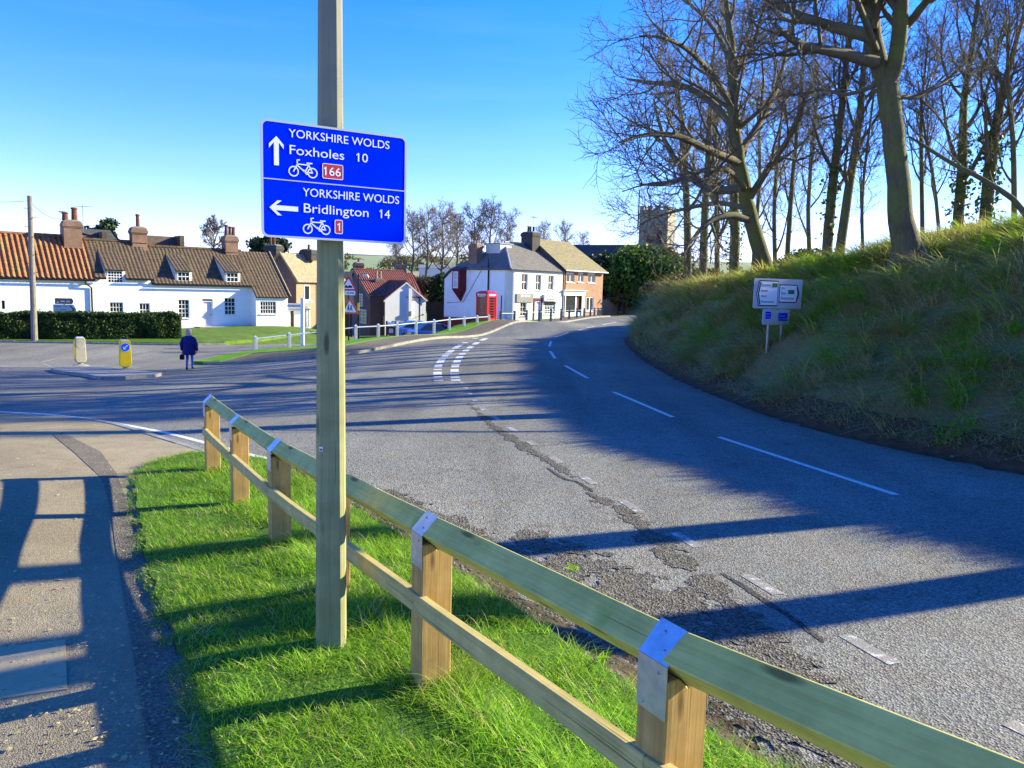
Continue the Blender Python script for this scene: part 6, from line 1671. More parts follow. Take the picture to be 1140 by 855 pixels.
for k in range(4):
    M = Matrix.Rotation(k * math.pi / 2, 4, 'Z')
    mb = MB(); mb.M = M; y = -W2 - .01
    mb.box(-W2 + .056, W2 - .056, y - .02, y + .03, .131, .52)
    for x in (-W2 + .10, W2 - .10): mb.box(x - .045, x + .045, y - .015, y + .02, .521, 1.98)
    for x in (-.24, .24): mb.box(x - .014, x + .014, y - .008, y + .012, .521, 1.98)
    for q in range(9): z = .53 + q * .18; mb.box(-W2 + .146, W2 - .146, y - .011, y + .014, z - .014, z + .014)
    f = mb.build('door' if k == 0 else 'glazed_side', 'phone_red', tb)
    mb = MB(); mb.M = M; mb.quad((-W2 + .1, y + .006, .52), (W2 - .1, y + .006, .52), (W2 - .1, y + .006, 1.98), (-W2 + .1, y + .006, 1.98)); mb.build('pane', 'glass_phone' if 'glass_phone' in MATS else 'glass_dark', f)
    mb = MB(); mb.M = M; mb.box(-.36, .36, -e - .012, -e - .003, 2.08, 2.19); sg = mb.build('sign_panel', 'sign_white', tb)
    mb = MB(); text_mesh(mb, 'TELEPHONE', -.30, .30, 2.105, 2.165, -e - .0155, 'H', .01, M); mb.build('legend', 'sign_black', sg)
# bicycle against the end wall by the bollard post
pbk = P(559, 360.5, 60.0); bk_ = thing('bicycle', 'dark bicycle parked between the telephone box and the shop', 'bicycle', (pbk.x, pbk.y, gr(pbk.x, pbk.y) + .12), R(35))
for x in (-.52, .52):
    mb = MB(); n = 24; pts = [(x + .33 * math.cos(2 * math.pi * k / n), 0, .34 + .33 * math.sin(2 * math.pi * k / n)) for k in range(n + 1)]; mb.tube(pts, .02, 6, False); wh = mb.build('wheel', 'rubber', bk_)
    mb = MB()
    for k in range(8): a = math.pi * k / 8; mb.tube([(x - .32 * math.cos(a), 0, .34 - .32 * math.sin(a)), (x + .32 * math.cos(a), 0, .34 + .32 * math.sin(a))], .003, 3)
    mb.build('spokes', 'grey_metal', wh)
mb = MB()
for a, b_ in (((-.52, .34), (-.08, .30)), ((-.08, .30), (-.18, .82)), ((-.52, .34), (-.16, .72)), ((-.16, .72), (.36, .76)), ((-.08, .30), (.38, .68)), ((.35, .84), (.52, .34))): mb.tube([(a[0], 0, a[1]), (b_[0], 0, b_[1])], .017, 6)
mb.build('frame', 'bright_blue', bk_)
mb = MB(); mb.tube([(.34, -.26, .96), (.36, 0, .94), (.34, .26, .96)], .015, 6); mb.tube([(.35, 0, .84), (.355, 0, .94)], .015, 6); mb.build('handlebar', 'black_paint', bk_)
mb = MB(); mb.bbox(-.32, -.06, -.07, .07, .84, .90, .02); mb.build('saddle', 'black_paint', bk_)

# warning signs and lamp column
def tri(r_, cz, rad=.0): return [(r_ * math.cos(R(a)), cz + r_ * math.sin(R(a))) for a in (-150, -30, 90)]
D = 43.0; p0 = P(388, 379, D); g = p0.z; sc = D / FPX
ws_ = thing('warning_signs', 'pair of red triangle warning signs on one dark post beside the wooden pole', 'sign', p0, R(2))
mb = MB(); mb.tube([(0, .03, -.4), (0, .03, P(388, 307, D).z - g)], .04, 8); mb.build('post', 'black_paint', ws_)
for nm, u, v0, v1, col in (('upper_triangle', 388, 306.5, 323.5, 'sign_red'), ('lower_triangle', 389.5, 330.5, 349.5, 'sign_orange')):
    zt, zb = P(u, v0, D).z - g, P(u, v1, D).z - g; hgt = zt - zb; cx = (u - 388) * sc
    r_ = hgt / 1.5; cz = zb + hgt / 3
    mb = MB(); mb.prism([(cx + a, c) for a, c in tri(r_, cz)], -.022, -.012); t_ = mb.build('triangle', col, ws_); t_['label'] = 'upper triangle with red edge' if v0 < 320 else 'lower triangle with orange red edge'
    mb = MB(); mb.prism([(cx + a, c) for a, c in tri(r_ * .68, cz)], -.026, -.023); mb.build('face', 'sign_white', t_)
    mb = MB()
    if v0 < 320: mb.prism([(cx - .20, cz - .13), (cx + .22, cz - .13), (cx + .20, cz - .02), (cx + .05, cz + .03), (cx - .03, cz - .05), (cx - .12, cz + .03), (cx - .19, cz - .03)], -.03, -.027)
    else:
        for q, s in ((-.08, 1.0), (.07, .8)):
            mb.lathe([(0, 0), (0, .0)], 3) if False else None
            mb.prism([(cx + q - .03, cz - .15), (cx + q + .0, cz - .03), (cx + q + .05, cz - .15), (cx + q + .08, cz - .15), (cx + q + .03, cz + .06 * s), (cx + q + .05, cz + .12 * s), (cx + q - .03, cz + .12 * s), (cx + q - .05, cz - .02)], -.03, -.027)
            c2 = [(cx + q + .005 + .036 * math.cos(2 * math.pi * k / 10), cz + .17 * s + .036 * math.sin(2 * math.pi * k / 10)) for k in range(10)]; mb.prism(c2, -.03, -.027)
    mb.build('symbol', 'sign_black', t_)
z0, z1 = P(390, 328.5, D).z - g, P(390, 323.8, D).z - g
mb = MB(); mb.box(-.20, .36, -.022, -.012, z0, z1); pl_ = mb.build('distance_plate', 'sign_white', ws_)
mb = MB()
for a, b_ in ((-.10, .02), (.06, .30)): mb.box(a, b_, -.026, -.023, z0 + .07, z1 - .07)
mb.build('legend', 'legend_grey', pl_)
D = 45.0; p0 = P(399, 377.5, D); g = p0.z
lc = thing('lamp_column', 'slim black street lamp column with a short arm behind the warning signs', 'street lamp', p0)
zt = P(398, 305, D).z - g
mb = MB(); mb.tube([(0, 0, -.4), (0, 0, 1.3), (0, 0, 1.32), (0, 0, zt)], [.075, .075, .05, .04], 10); mb.build('column', 'black_paint', lc)
mb = MB(); mb.tube([(0, 0, zt - .15), (.12, -.03, zt - .03), (.30, -.08, zt - .05)], .03, 8); mb.build('arm', 'grey_metal', lc)
mb = MB(); mb.prism([(.24, zt - .10), (.58, zt - .20), (.60, zt - .13), (.50, zt - .01), (.28, zt - .00)], -.20, -.02); mb.build('lantern', 'weathered_white', lc)
mb = MB(); mb.box(-.06, .06, -.062, -.045, P(399, 346, D).z - g, P(399, 337, D).z - g); mb.box(-.055, .055, -.07, -.063, P(399, 345, D).z - g, P(399, 341, D).z - g); mb.build('number_plate', 'sign_yellow', lc)

# brown parish notice board behind the fence
D = 46.5; p0 = P(435.5, 377, D); g = p0.z; sc = D / FPX
nb = thing('notice_board', 'small brown framed notice board on two posts behind the white fence', 'notice board', p0)
z0, z1 = P(435, 373, D).z - g, P(435, 360.5, D).z - g
for x in (-5 * sc, 5 * sc):
    mb = MB(); mb.box(x - .05, x + .05, -.05, .05, -.4, z1 + .16); mb.build('post', 'brown_wood', nb)
mb = MB(); mb.box(-5 * sc + .051, 5 * sc - .051, -.02, .02, z0, z1 - .16); mb.build('panel', 'brown_wood', nb)
mb = MB(); mb.box(-5 * sc + .051, 5 * sc - .051, -.035, .03, z1 - .155, z1 + .10); mb.build('header', 'sign_white', nb)
mb = MB(); mb.box(-.13, .12, -.028, -.021, z0 + .12, z0 + .38); mb.build('notice', 'weathered_white', nb)

# parked cars on the lane
def car(name, label, p, rz, paint, L=4.1, Wd=1.72, H=1.45, estate=False):
    c = thing(name, label, 'car', p, rz, 'cars parked on the lane')
    x0 = -L / 2
    prof = [(x0, .35), (x0 + .05, .62), (x0 + .25, .78), (x0 + 1.05, .90), (L / 2 - .35, .95), (L / 2 - .05, .80), (L / 2, .40), (L / 2 - .1, .22), (x0 + .1, .22)]
    mb = MB()
    secs = ((-.5, .86), (-.47, .97), (-.3, 1.0), (.3, 1.0), (.47, .97), (.5, .86)); n = len(prof); vs = []; fs = []
    for s, k in secs:
        for a, z in prof: vs.append((a * (.94 + .06 * k), s * Wd, .25 + (z - .25) * (k if abs(s) > .48 else 1)))
    for i in range(len(secs) - 1):
        for q in range(n): fs.append((i * n + q, i * n + (q + 1) % n, (i + 1) * n + (q + 1) % n, (i + 1) * n + q))
    fs += [tuple(range(n - 1, -1, -1)), tuple((len(secs) - 1) * n + q for q in range(n))]
    mb.add(vs, fs); b_ = mb.build('body', paint, c); smooth_by_angle(b_, 35)
    rear = L / 2 - .35 if estate else L / 2 - .75
    g = [(x0 + .95, .90), (x0 + 1.75, H - .04), (rear - .4, H - .03), (rear + .3, .93)]
    mb = MB(); wdt = Wd * .46; wt = Wd * .37
    vs = [(g[0][0], -wdt, g[0][1]), (g[1][0], -wt, g[1][1]), (g[2][0], -wt, g[2][1]), (g[3][0], -wdt, g[3][1])]; vs += [(a, -b2, z) for a, b2, z in vs]
    mb.add(vs, [(0, 3, 2, 1), (4, 5, 6, 7), (0, 1, 5, 4), (2, 3, 7, 6)]); mb.build('windows', 'glass_dark', c)
    mb = MB(); vs = [(g[1][0] - .06, -wt - .01, H - .05), (g[2][0] + .06, -wt - .01, H - .05), (g[2][0] + .06, wt + .01, H - .05), (g[1][0] - .06, wt + .01, H - .05), (g[1][0] + .1, -wt * .9, H), (g[2][0] - .1, -wt * .9, H), (g[2][0] - .1, wt * .9, H), (g[1][0] + .1, wt * .9, H)]
    mb.add(vs, [(3, 2, 1, 0), (4, 5, 6, 7), (0, 1, 5, 4), (1, 2, 6, 5), (2, 3, 7, 6), (3, 0, 4, 7)])
    for s in (-1, 1):
        mid = (g[1][0] + g[2][0]) / 2
        for a, b_2, cc, d in ((g[0][0], g[0][1], g[1][0], g[1][1]), (g[3][0], g[3][1], g[2][0], g[2][1]), (mid, .93, mid, H - .05)): mb.tube([(a, s * (wdt + .005), b_2), (cc, s * (wt + .008), d)], .035, 6)
    mb.build('roof', paint, c)
    for ax in (x0 + .78, L / 2 - .72):
        for s in (-1, 1):
            mb = MB(); mb.M = Matrix.Translation((ax, s * (Wd / 2 - .10), .30)) @ Matrix.Rotation(math.pi / 2, 4, 'X'); mb.lathe([(.22, -.1), (.295, -.10), (.31, -.06), (.31, .06), (.295, .10), (.22, .1)], 20); w = mb.build('wheel', 'rubber', c)
            mb = MB(); mb.M = Matrix.Translation((ax, s * (Wd / 2 - .10), .30)) @ Matrix.Rotation(math.pi / 2, 4, 'X'); mb.lathe([(.20, -.106), (.20, .106)], 14); mb.build('rim', 'grey_metal', w)
    for s in (-1, 1):
        mb = MB(); mb.bbox(x0 + .0, x0 + .16, s * Wd * .36 - .16, s * Wd * .36 + .16, .60, .72, .02); mb.build('headlight', 'sign_white', c)
        mb = MB(); mb.bbox(L / 2 - .12, L / 2 + .0, s * Wd * .38 - .12, s * Wd * .38 + .12, .62, .82, .02); mb.build('tail_light', 'sign_red', c)
        mb = MB(); mb.bbox(x0 + 1.35, x0 + 1.5, s * (Wd / 2 + .08) - .08, s * (Wd / 2 + .08) + .08, .92, 1.04, .02); mb.build('mirror', paint, c)
    return c
def paint(name, col):
    m, nt, b = newmat(name); b.inputs['Base Color'].default_value = rgb(col); b.inputs['Roughness'].default_value = .28; b.inputs['Coat Weight'].default_value = .6; b.inputs['Coat Roughness'].default_value = .08
paint('car_light_blue', (.13, .22, .42)); paint('car_blue', (.03, .06, .26)); paint('car_grey', (.30, .26, .27))
def carpos(u, vroof, d, H=1.45):
    p = P(u, vroof, d); return Vector((p.x, p.y, p.z - H))
car('parked_car', 'light blue parked car nearest the white gable end', carpos(467, 357, 60), R(200), 'car_light_blue', 4.0)
car('parked_car', 'dark blue parked car with pale bonnet half hidden by the grass', carpos(485, 359.5, 57), R(205), 'car_blue', 4.1)
car('parked_car', 'greyish parked car left of the light blue one', carpos(449, 358, 63.5), R(110), 'car_grey', 4.2, estate=True)

# chevron direction sign on the bank
D = 19.0; pc_ = P(866, 327, D); a0, a1 = P(840, 325, 18.75), P(893, 330, 19.35)
ang = math.atan2(a1.y - a0.y, a1.x - a0.x)
gl = min(bk(a0.x + .3, a0.y), bk(a1.x - .3, a1.y))
cs = thing('junction_sign', 'large grey framed two way junction sign with small blue sign below on the bank', 'sign', (pc_.x, pc_.y, gl), ang)
W3 = math.hypot(a1.x - a0.x, a1.y - a0.y)
zc = pc_.z - gl; H3 = 32.5 * D / FPX; Hl = 18.0 * D / FPX
mb = MB(); mb.prism(round_rect(-W3 / 2, W3 / 2, zc - H3 / 2, zc + H3 / 2, .03), -.012, .0); pl = mb.build('backboard', 'sign_grey', cs)
def T3(u0, v0): return (W3 * (u0 - .5), zc + H3 * (.5 - v0))
def pan(name, xy, parent, mat, y0=-.016, y1=-.0125):
    mb = MB(); mb.prism([T3(*q) for q in xy][::-1], y0, y1); return mb.build(name, mat, parent)
for nm, edge, inn, chev, rows, grn in (
    ('left_panel', ((.05, .50), (.10, .06), (.49, .06), (.49, .93), (.10, .93)), ((.065, .50), (.11, .10), (.48, .10), (.48, .89), (.11, .89)), ((.075, .50), (.115, .12), (.14, .12), (.10, .50), (.14, .87), (.115, .87)), ((.15, .17, .32), (.15, .36, .29), (.15, .54, .27), (.15, .73, .42)), (.36, .47, .15, .29)),
    ('right_panel', ((.52, .18), (.89, .18), (.945, .50), (.89, .80), (.52, .80)), ((.53, .215), (.885, .215), (.93, .50), (.885, .765), (.53, .765)), ((.87, .24), (.895, .24), (.925, .50), (.895, .745), (.87, .745), (.90, .50)), ((.56, .26, .63), (.56, .43, .66), (.56, .60, .84)), (.70, .83, .36, .50))):
    e = pan(nm, edge, cs, 'sign_black'); pan('face', inn, e, 'sign_white', -.020, -.0165); pan('chevron', chev, e, 'sign_black', -.0225, -.0205)
    mb = MB()
    for a, z, b_ in rows:
        x = a; k = 0
        while x < b_ - .012:
            w_ = (.018, .012, .016, .02)[k % 4]; p1, p2 = T3(x, z + (.0 if k in (0,) else .025)), T3(x + w_, z + .085); mb.box(p1[0], p2[0], -.0225, -.0205, p2[1], p1[1]); x += w_ + .006; k += 1
    mb.build('legend', 'legend_grey', e)
    a, b_, c, d = grn; pan('route_patch', ((a, c), (b_, c), (b_, d), (a, d)), e, 'sign_green', -.0225, -.0205)
W4 = W3 * .56; z1 = zc - H3 / 2 - .02; z0 = z1 - Hl * .95
mb = MB(); mb.prism(round_rect(-W4 * .52, W4 * .48, z0, z1, .02), -.012, .0); lp = mb.build('lower_board', 'sign_grey', cs)
for a, b_, c, d in ((-.42, -.22, .16, .62), (.06, .40, .22, .75)):
    mb = MB(); h_ = z1 - z0; mb.prism(round_rect(W4 * a, W4 * b_, z1 - h_ * d, z1 - h_ * c, .02), -.016, -.0125); q = mb.build('blue_panel', 'sign_blue', lp)
mb = MB(); h_ = z1 - z0
for a, b_, c in ((-.40, -.27, .30), (-.40, -.24, .46), (.10, .30, .40), (.10, .36, .58)): mb.box(W4 * a, W4 * b_, -.019, -.0165, z1 - h_ * (c + .05), z1 - h_ * c)
mb.build('legend', 'legend_grey', lp)
for u, sx_ in ((858, -1), (877, 1)):
    x = (u - 866.5) * D / FPX; w = Vector((pc_.x + math.cos(ang) * x, pc_.y + math.sin(ang) * x, 0)); zb = bk(w.x, w.y) - gl - .3
    mb = MB(); mb.tube([(x, .045, zb), (x, .045, zc + H3 * .3)], .038, 8); mb.build('post', 'grey_metal', cs)
# crumpled white litter by the far kerb, and a stake on the bank
p0 = hit(933, 473, gr); mb = MB(); bm = bmesh.new(); bmesh.ops.create_icosphere(bm, subdivisions=2, radius=.13)
for v in bm.verts: v.co = v.co * (1 + .6 * noise.noise(v.co * 14)); v.co.z *= .55
mb.bm(bm); mb.M = I4
o = mb.build('litter', 'white_paint', None, loc=(p0.x - .12, p0.y, p0.z + .07)); tag(o, 'crumpled white litter at the foot of the bank', 'litter')
# ================================================================== VEGETATION
def tubes_np(branches, sides):
    """list of (points (n,3), radii (n,)) -> vertex and quad arrays"""
    Vs, Fs, off = [], [], 0
    ang = 2 * np.pi * np.arange(sides) / sides; ca, sa = np.cos(ang), np.sin(ang)
    for pts, rad in branches:
        n = len(pts); t = np.gradient(pts, axis=0); t /= np.linalg.norm(t, axis=1, keepdims=True) + 1e-9
        ref = np.array([1., 0, 0]) if abs(t[0, 0]) < .8 else np.array([0, 1., 0])
        a = ref - t * (t @ ref)[:, None]; a /= np.linalg.norm(a, axis=1, keepdims=True) + 1e-9; b_ = np.cross(t, a)
        Vs.append((pts[:, None] + (a[:, None] * ca[None, :, None] + b_[:, None] * sa[None, :, None]) * rad[:, None, None]).reshape(-1, 3))
        i = np.arange(n - 1)[:, None] * sides; k = np.arange(sides)[None]; k2 = (k + 1) % sides
        Fs.append((np.stack([i + k, i + k2, i + sides + k2, i + sides + k], -1)).reshape(-1, 4) + off); off += n * sides
    return np.concatenate(Vs), np.concatenate(Fs)
def join_np(parts):
    V, Fc, o = [], [], 0
    for v, f in parts: V.append(v); Fc.append(f + o); o += len(v)
    return np.concatenate(V), np.concatenate(Fc)
class Tree:
    def __init__(s, seed): s.r = np.random.default_rng(seed); s.lv = {0: [], 1: [], 2: [], 3: [], 4: []}
    def limb(s, pts, rad, lv=0):
        """resample a control path smoothly"""
        pts = np.array([tuple(p) for p in pts], float); rad = np.array(rad, float); n = len(pts); out = []; ro = []
        for i in range(n - 1):
            p0, p1, p2, p3 = pts[max(i - 1, 0)], pts[i], pts[i + 1], pts[min(i + 2, n - 1)]
            for k in range(4):
                t = k / 4; out.append(.5 * (2 * p1 + (p2 - p0) * t + (2 * p0 - 5 * p1 + 4 * p2 - p3) * t * t + (3 * p1 - p0 - 3 * p2 + p3) * t ** 3)); ro.append(rad[i] + (rad[i + 1] - rad[i]) * t)
        out.append(pts[-1]); ro.append(rad[-1]); out = np.array(out)
        out[1:-1] += s.r.normal(0, .05, (len(out) - 2, 3)) * np.array(ro)[1:-1, None]
        s.lv[lv].append((out, np.array(ro))); return out, np.array(ro)
    def branch(s, p, d, L, r0, lv, up=.25, wig=.35, n=6, tip=.3):
        pts = [p]; d = d / np.linalg.norm(d); st = L / (n - 1)
        for k in range(n - 1):
            d = d + s.r.normal(0, wig, 3) * .5 + np.array([0, 0, up]) * .5; d /= np.linalg.norm(d); p = p + d * st; pts.append(p)
        o = (np.array(pts), np.linspace(r0, r0 * tip, n)); s.lv[lv].append(o); return o
    def sprout(s, par, lv, count, t0, L, ang, ratio=.55, up=.25, wig=.3, n=5, rmin=.004, fall=.5):
        pts, rad = par; m_ = len(pts); a0 = s.r.uniform(0, 6.28)
        for i in range(count):
            t = t0 + (1 - t0) * (i + s.r.uniform(0, 1)) / count; x = min(t, .995) * (m_ - 1); k = int(x); f = x - k
            p = pts[k] * (1 - f) + pts[k + 1] * f; r_ = rad[k] * (1 - f) + rad[k + 1] * f; tan = pts[k + 1] - pts[k]; tan /= np.linalg.norm(tan)
            ref = np.cross(tan, [0.3, 0.2, 1.0]); ref /= np.linalg.norm(ref) + 1e-9; bi = np.cross(tan, ref); az = a0 + i * 2.4 + s.r.normal(0, .4)
            g = R(ang) * s.r.uniform(.7, 1.3); d = tan * math.cos(g) + (ref * math.cos(az) + bi * math.sin(az)) * math.sin(g)
            yield s.branch(p, d, L * (1 - fall * (t - t0) / (1 - t0 + 1e-6)) * s.r.uniform(.65, 1.25), max(rmin * 1.5, r_ * ratio), lv, up, wig, n)
    def fill(s, limbs, c2, c3, c4, L2, rmin, t0=.25, up=.22):
        for par in limbs:
            l0 = np.linalg.norm(np.diff(par[0], axis=0), axis=1).sum(); L = min(L2, l0 * .6)
            for b2 in list(s.sprout(par, 2, c2, t0, L, 48, .5, up, .32, 6, rmin * 2.0)):
                for b3 in list(s.sprout(b2, 3, c3, .2, L * .5, 46, .55, up, .35, 5, rmin * 1.3)):
                    for b4 in s.sprout(b3, 4, c4, .15, L * .24, 42, .6, up * .8, .35, 4, rmin): pass
    def build(s, parent, bark='bark', twig='twig_bark', rmin=.004):
        V, Fc = tubes_np(s.lv[0], 12); rawmesh('trunk', V, Fc, bark, parent, smooth=True)
        parts = []
        for lv, sd in ((1, 7), (2, 5), (3, 3), (4, 3)):
            if s.lv[lv]: parts.append(tubes_np([(p, np.maximum(r_, rmin)) for p, r_ in s.lv[lv]], sd))
        V, Fc = join_np(parts); rawmesh('branches', V, Fc, twig, parent, smooth=True)
def tree_thing(name, label, base, group='bare trees on the bank', cat='tree'): return thing(name, label, cat, base, 0, group)
def rel(path, d, base, rscale=1.0):
    """photograph points (u, v, radius in pixels[, depth offset]) -> points relative to the tree's base"""
    pts, rad = [], []
    for q in path:
        dd = d + (q[3] if len(q) > 3 else 0); p = P(q[0], q[1], dd) - base; pts.append(p); rad.append(q[2] * dd / FPX * rscale)
    return pts, rad
def bank_base(u, v, d):
    p = P(u, v, d); z = bk(p.x, p.y); return Vector((p.x, p.y, z))

# ---- the big forked tree
D = 18.5; B = bank_base(1010, 282, D)
t = Tree(11); e = tree_thing('bare_tree', 'thick trunked forked tree leaning left at the top of the grassy bank', B)
def fix0(path, d): 
    path = list(path); return path
tr, tr_r = rel([(1012, 296, 19), (1010, 282, 16), (1004, 245, 13), (999, 190, 11.5), (992, 130, 11), (987, 95, 11.5)], D, B)
tr[0] = Vector((tr[1].x, tr[1].y, -.5)); tr_r[0] *= 1.25
t.limb(tr, tr_r, 0)
for k in range(6):
    a = k * 1.05 + .3; d = Vector((math.cos(a), math.sin(a), 0)); sl_ = Vector((0, 0, .55 * d.x)); t.lv[1].append((np.array([tuple(Vector((tr[1].x, tr[1].y, 0)) + d * q + sl_ * q + Vector((0, 0, h_))) for q, h_ in ((.22, .62), (.36, .25), (.55, .05), (.9, -.12))]), np.array([.07, .10, .09, .04])))
L1 = []
for pth in ([(987, 98, 9.5), (976, 60, 8.8, .2), (968, 10, 8, .4), (961, -60, 8, .6), (950, -140, 5, .8), (940, -220, 2.5, 1)], [(988, 98, 9), (1000, 50, 8.2, -.2), (1003, 0, 7.4, -.4), (1010, -80, 7.5, -.5), (1018, -160, 5, -.6), (1022, -230, 2.5, -.6)]):
    t.limb(*rel(pth, D, B), 0); L1.append(t.lv[0][-1])
for pth in ([(976, 70, 7), (930, 58, 5.5, -.3), (893, 50, 4.5, -.8), (872, 36, 3, -1.2), (862, 26, 1.5, -1.5)], [(972, 40, 8), (930, 30, 6, .6), (893, 18, 4.5, 1.2), (868, 2, 3.5, 1.8), (845, -25, 2, 2.2)], [(966, 0, 6), (935, -12, 4.5, -.8), (890, -40, 3.5, -1.6), (850, -80, 2, -2)],
            [(1003, 35, 5), (1018, 18, 4.5, -.4), (1032, 0, 4, -.8), (1060, -40, 3, -1.2), (1090, -90, 1.6, -1.6)], [(1004, 0, 5), (1040, -40, 4, .8), (1090, -80, 3, 1.4), (1130, -120, 1.6, 2)], [(988, 105, 3.5), (1020, 108, 2.5, .4), (1050, 92, 1.8, .8), (1075, 70, 1, 1)],
            [(975, 55, 4), (950, -10, 3, -1.5), (930, -60, 2.2, -2.5), (905, -110, 1.2, -3.2)], [(985, 90, 3), (945, 105, 2, .8), (915, 100, 1.4, 1.4), (890, 108, .8, 1.8)]):
    t.limb(*rel(pth, D, B), 1); L1.append(t.lv[1][-1])
t.fill(L1, 9, 8, 6, 2.4, .0045, .25)
t.build(e, rmin=.0038)
# ---- the leaning spreading tree
D = 27.0; B = bank_base(855, 310, D)
t = Tree(23); e = tree_thing('bare_tree', 'wide spreading bare tree leaning left behind the junction sign', B)
tr, tr_r = rel([(858, 325, 11.5), (853, 305, 10), (845, 275, 8.6), (835, 240, 8), (828, 205, 7.2), (822, 170, 6.2), (816, 120, 6), (815, 60, 4.5), (810, 15, 3), (806, -25, 1.6)], D, B); tr[0] = Vector((tr[1].x, tr[1].y, -.6))
t.limb(tr, tr_r, 0); L1 = [(t.lv[0][0][0][16:], t.lv[0][0][1][16:])]
for pth in ([(838, 246, 5), (812, 240, 4, -.6), (788, 248, 3.2, -1), (770, 268, 2, -1.4), (760, 285, 1, -1.6)], [(828, 208, 5.5), (800, 212, 4.5, .8), (772, 200, 4, 1.6), (748, 172, 3, 2.2), (735, 140, 2, 2.8), (728, 110, 1, 3)],
            [(824, 182, 5), (790, 168, 4.2, -1), (755, 152, 3.4, -2), (722, 150, 2.4, -3), (690, 158, 1.2, -3.6)], [(819, 145, 4.5), (790, 112, 4, 1.2), (760, 96, 3.2, 2.4), (725, 92, 2.2, 3.2), (698, 88, 1, 4)], [(816, 120, 4), (792, 82, 3.4, -.8), (765, 55, 2.6, -2), (738, 42, 1.8, -3), (712, 40, .9, -3.8)],
            [(834, 222, 4.5), (855, 188, 3.8, -.6), (880, 150, 2.8, -1.6), (896, 108, 1.6, -2.2)], [(822, 172, 4.5), (850, 130, 3.6, .8), (870, 80, 2.6, 1.8), (880, 30, 1.4, 2.4)], [(815, 72, 3), (795, 32, 2.4, 1), (772, 8, 1.6, 1.6), (750, -10, .8, 2)], [(815, 90, 3), (838, 50, 2.2, -1), (850, 5, 1.2, -2)],
            [(829, 212, 4), (812, 190, 3.2, -2), (780, 190, 2.6, -4), (745, 205, 1.8, -5), (712, 205, .9, -6)], [(832, 232, 3.5), (800, 226, 2.6, 1.6), (765, 232, 2, 2.6), (735, 240, 1.2, 3.4), (712, 250, .6, 4)]):
    t.limb(*rel(pth, D, B), 1); L1.append(t.lv[1][-1])
t.fill(L1, 10, 8, 6, 2.9, .0065, .22, .2)
t.build(e, rmin=.0050)
# ---- slimmer trees
def slim(seed, label, pth, d, limbs=9, Ll=3.2, c=(7, 6, 4), up=.32, ang=42, ivy=0, rmin=None, t0=.35, group='bare trees on the bank', name='bare_tree'):
    B = bank_base(pth[0][0], pth[0][1], d); t = Tree(seed); e = tree_thing(name, label, B, group)
    tr, tr_r = rel(pth, d, B, .88); tr[0] = Vector((tr[0].x, tr[0].y, -.6)); q = Vector((tr[1].x * .15, tr[1].y * .15, .1)); tr.insert(1, q); tr_r.insert(1, tr_r[0]); tr_r[0] *= 1.25
    t.limb(tr, tr_r, 0); par = t.lv[0][0]; rmin = rmin or d * .00016
    L1 = [(par[0][len(par[0]) // 2:], par[1][len(par[0]) // 2:])] + list(t.sprout(par, 1, limbs, t0, Ll, ang, .5, up, .22, 7, rmin * 3))
    t.fill(L1, c[0], c[1], c[2], Ll * .62, rmin, .2, up * .55)
    t.build(e, rmin=rmin)
    if ivy:
        rng = np.random.default_rng(seed); n = ivy; k = rng.uniform(0, len(par[0]) * .5, n); i = k.astype(int); f = (k - i)[:, None]
        c0 = par[0][i] * (1 - f) + par[0][i + 1] * f; rr = par[1][i] * 1.2 + rng.exponential(.10, n); a = rng.uniform(0, 6.28, n); c0 = c0 + np.stack([np.cos(a) * rr, np.sin(a) * rr, rng.normal(0, .1, n)], 1)
        leaves('ivy', c0, .07, seed, 'ivy_leaf', e)
    return e
def leaves(name, pos, size, seed, mat, parent=None, flat=0.0, mats=None, extra=None):
    rng = np.random.default_rng(seed); n = len(pos); a = rng.normal(0, 1, (n, 3)); a /= np.linalg.norm(a, axis=1, keepdims=True); b_ = rng.normal(0, 1, (n, 3)); b_ -= a * (a * b_).sum(1, keepdims=True); b_ /= np.linalg.norm(b_, axis=1, keepdims=True)
    s = size * rng.uniform(.6, 1.4, n)[:, None]; a = a * s; b_ = b_ * s * .55
    V = np.stack([pos - a, pos + b_ - a * .15, pos + a, pos - b_ - a * .15], 1).reshape(-1, 3); Fc = np.arange(4 * n).reshape(-1, 4); mi = None
    if extra is not None:
        ev, ef = extra; Fc = np.concatenate([Fc, np.asarray(ef) + len(V)]); V = np.concatenate([V, np.asarray(ev)]); mi = np.concatenate([np.zeros(n, int), np.ones(len(ef), int)])
    return rawmesh(name, V, Fc, mats or mat, parent, mi=mi)
slim(31, 'slim bare tree nearest the church tower', [(768, 306, 5), (765, 240, 4.6), (762, 175, 3.4), (757, 120, 2.2), (752, 75, 1)], 37, 9, 3.6)
slim(32, 'straight bare tree second from the church tower', [(783, 304, 5.5), (785, 235, 4.8), (789, 160, 3.6), (792, 90, 2), (796, 40, 1)], 36, 9, 3.6)
slim(33, 'thin bare tree between the two straight trunks', [(800, 305, 3.6), (798, 230, 3.2), (796, 150, 2.4), (800, 80, 1)], 39, 8, 3.0)
slim(34, 'stout dark bare trunk just left of the leaning tree', [(818, 314, 7), (818, 250, 6), (816, 180, 4.6), (812, 110, 3), (815, 40, 1.2)], 33, 9, 3.6, ivy=500)
slim(35, 'spindly bare tree right of the leaning tree', [(876, 296, 3.4), (880, 230, 3), (886, 160, 2.3), (892, 90, 1.6), (898, 30, .8)], 31, 9, 3.0, up=.42)
slim(36, 'pair stem bare tree leaning right behind the junction sign', [(866, 298, 3), (862, 240, 2.6), (866, 170, 2), (874, 100, 1)], 32, 8, 2.6, up=.42)
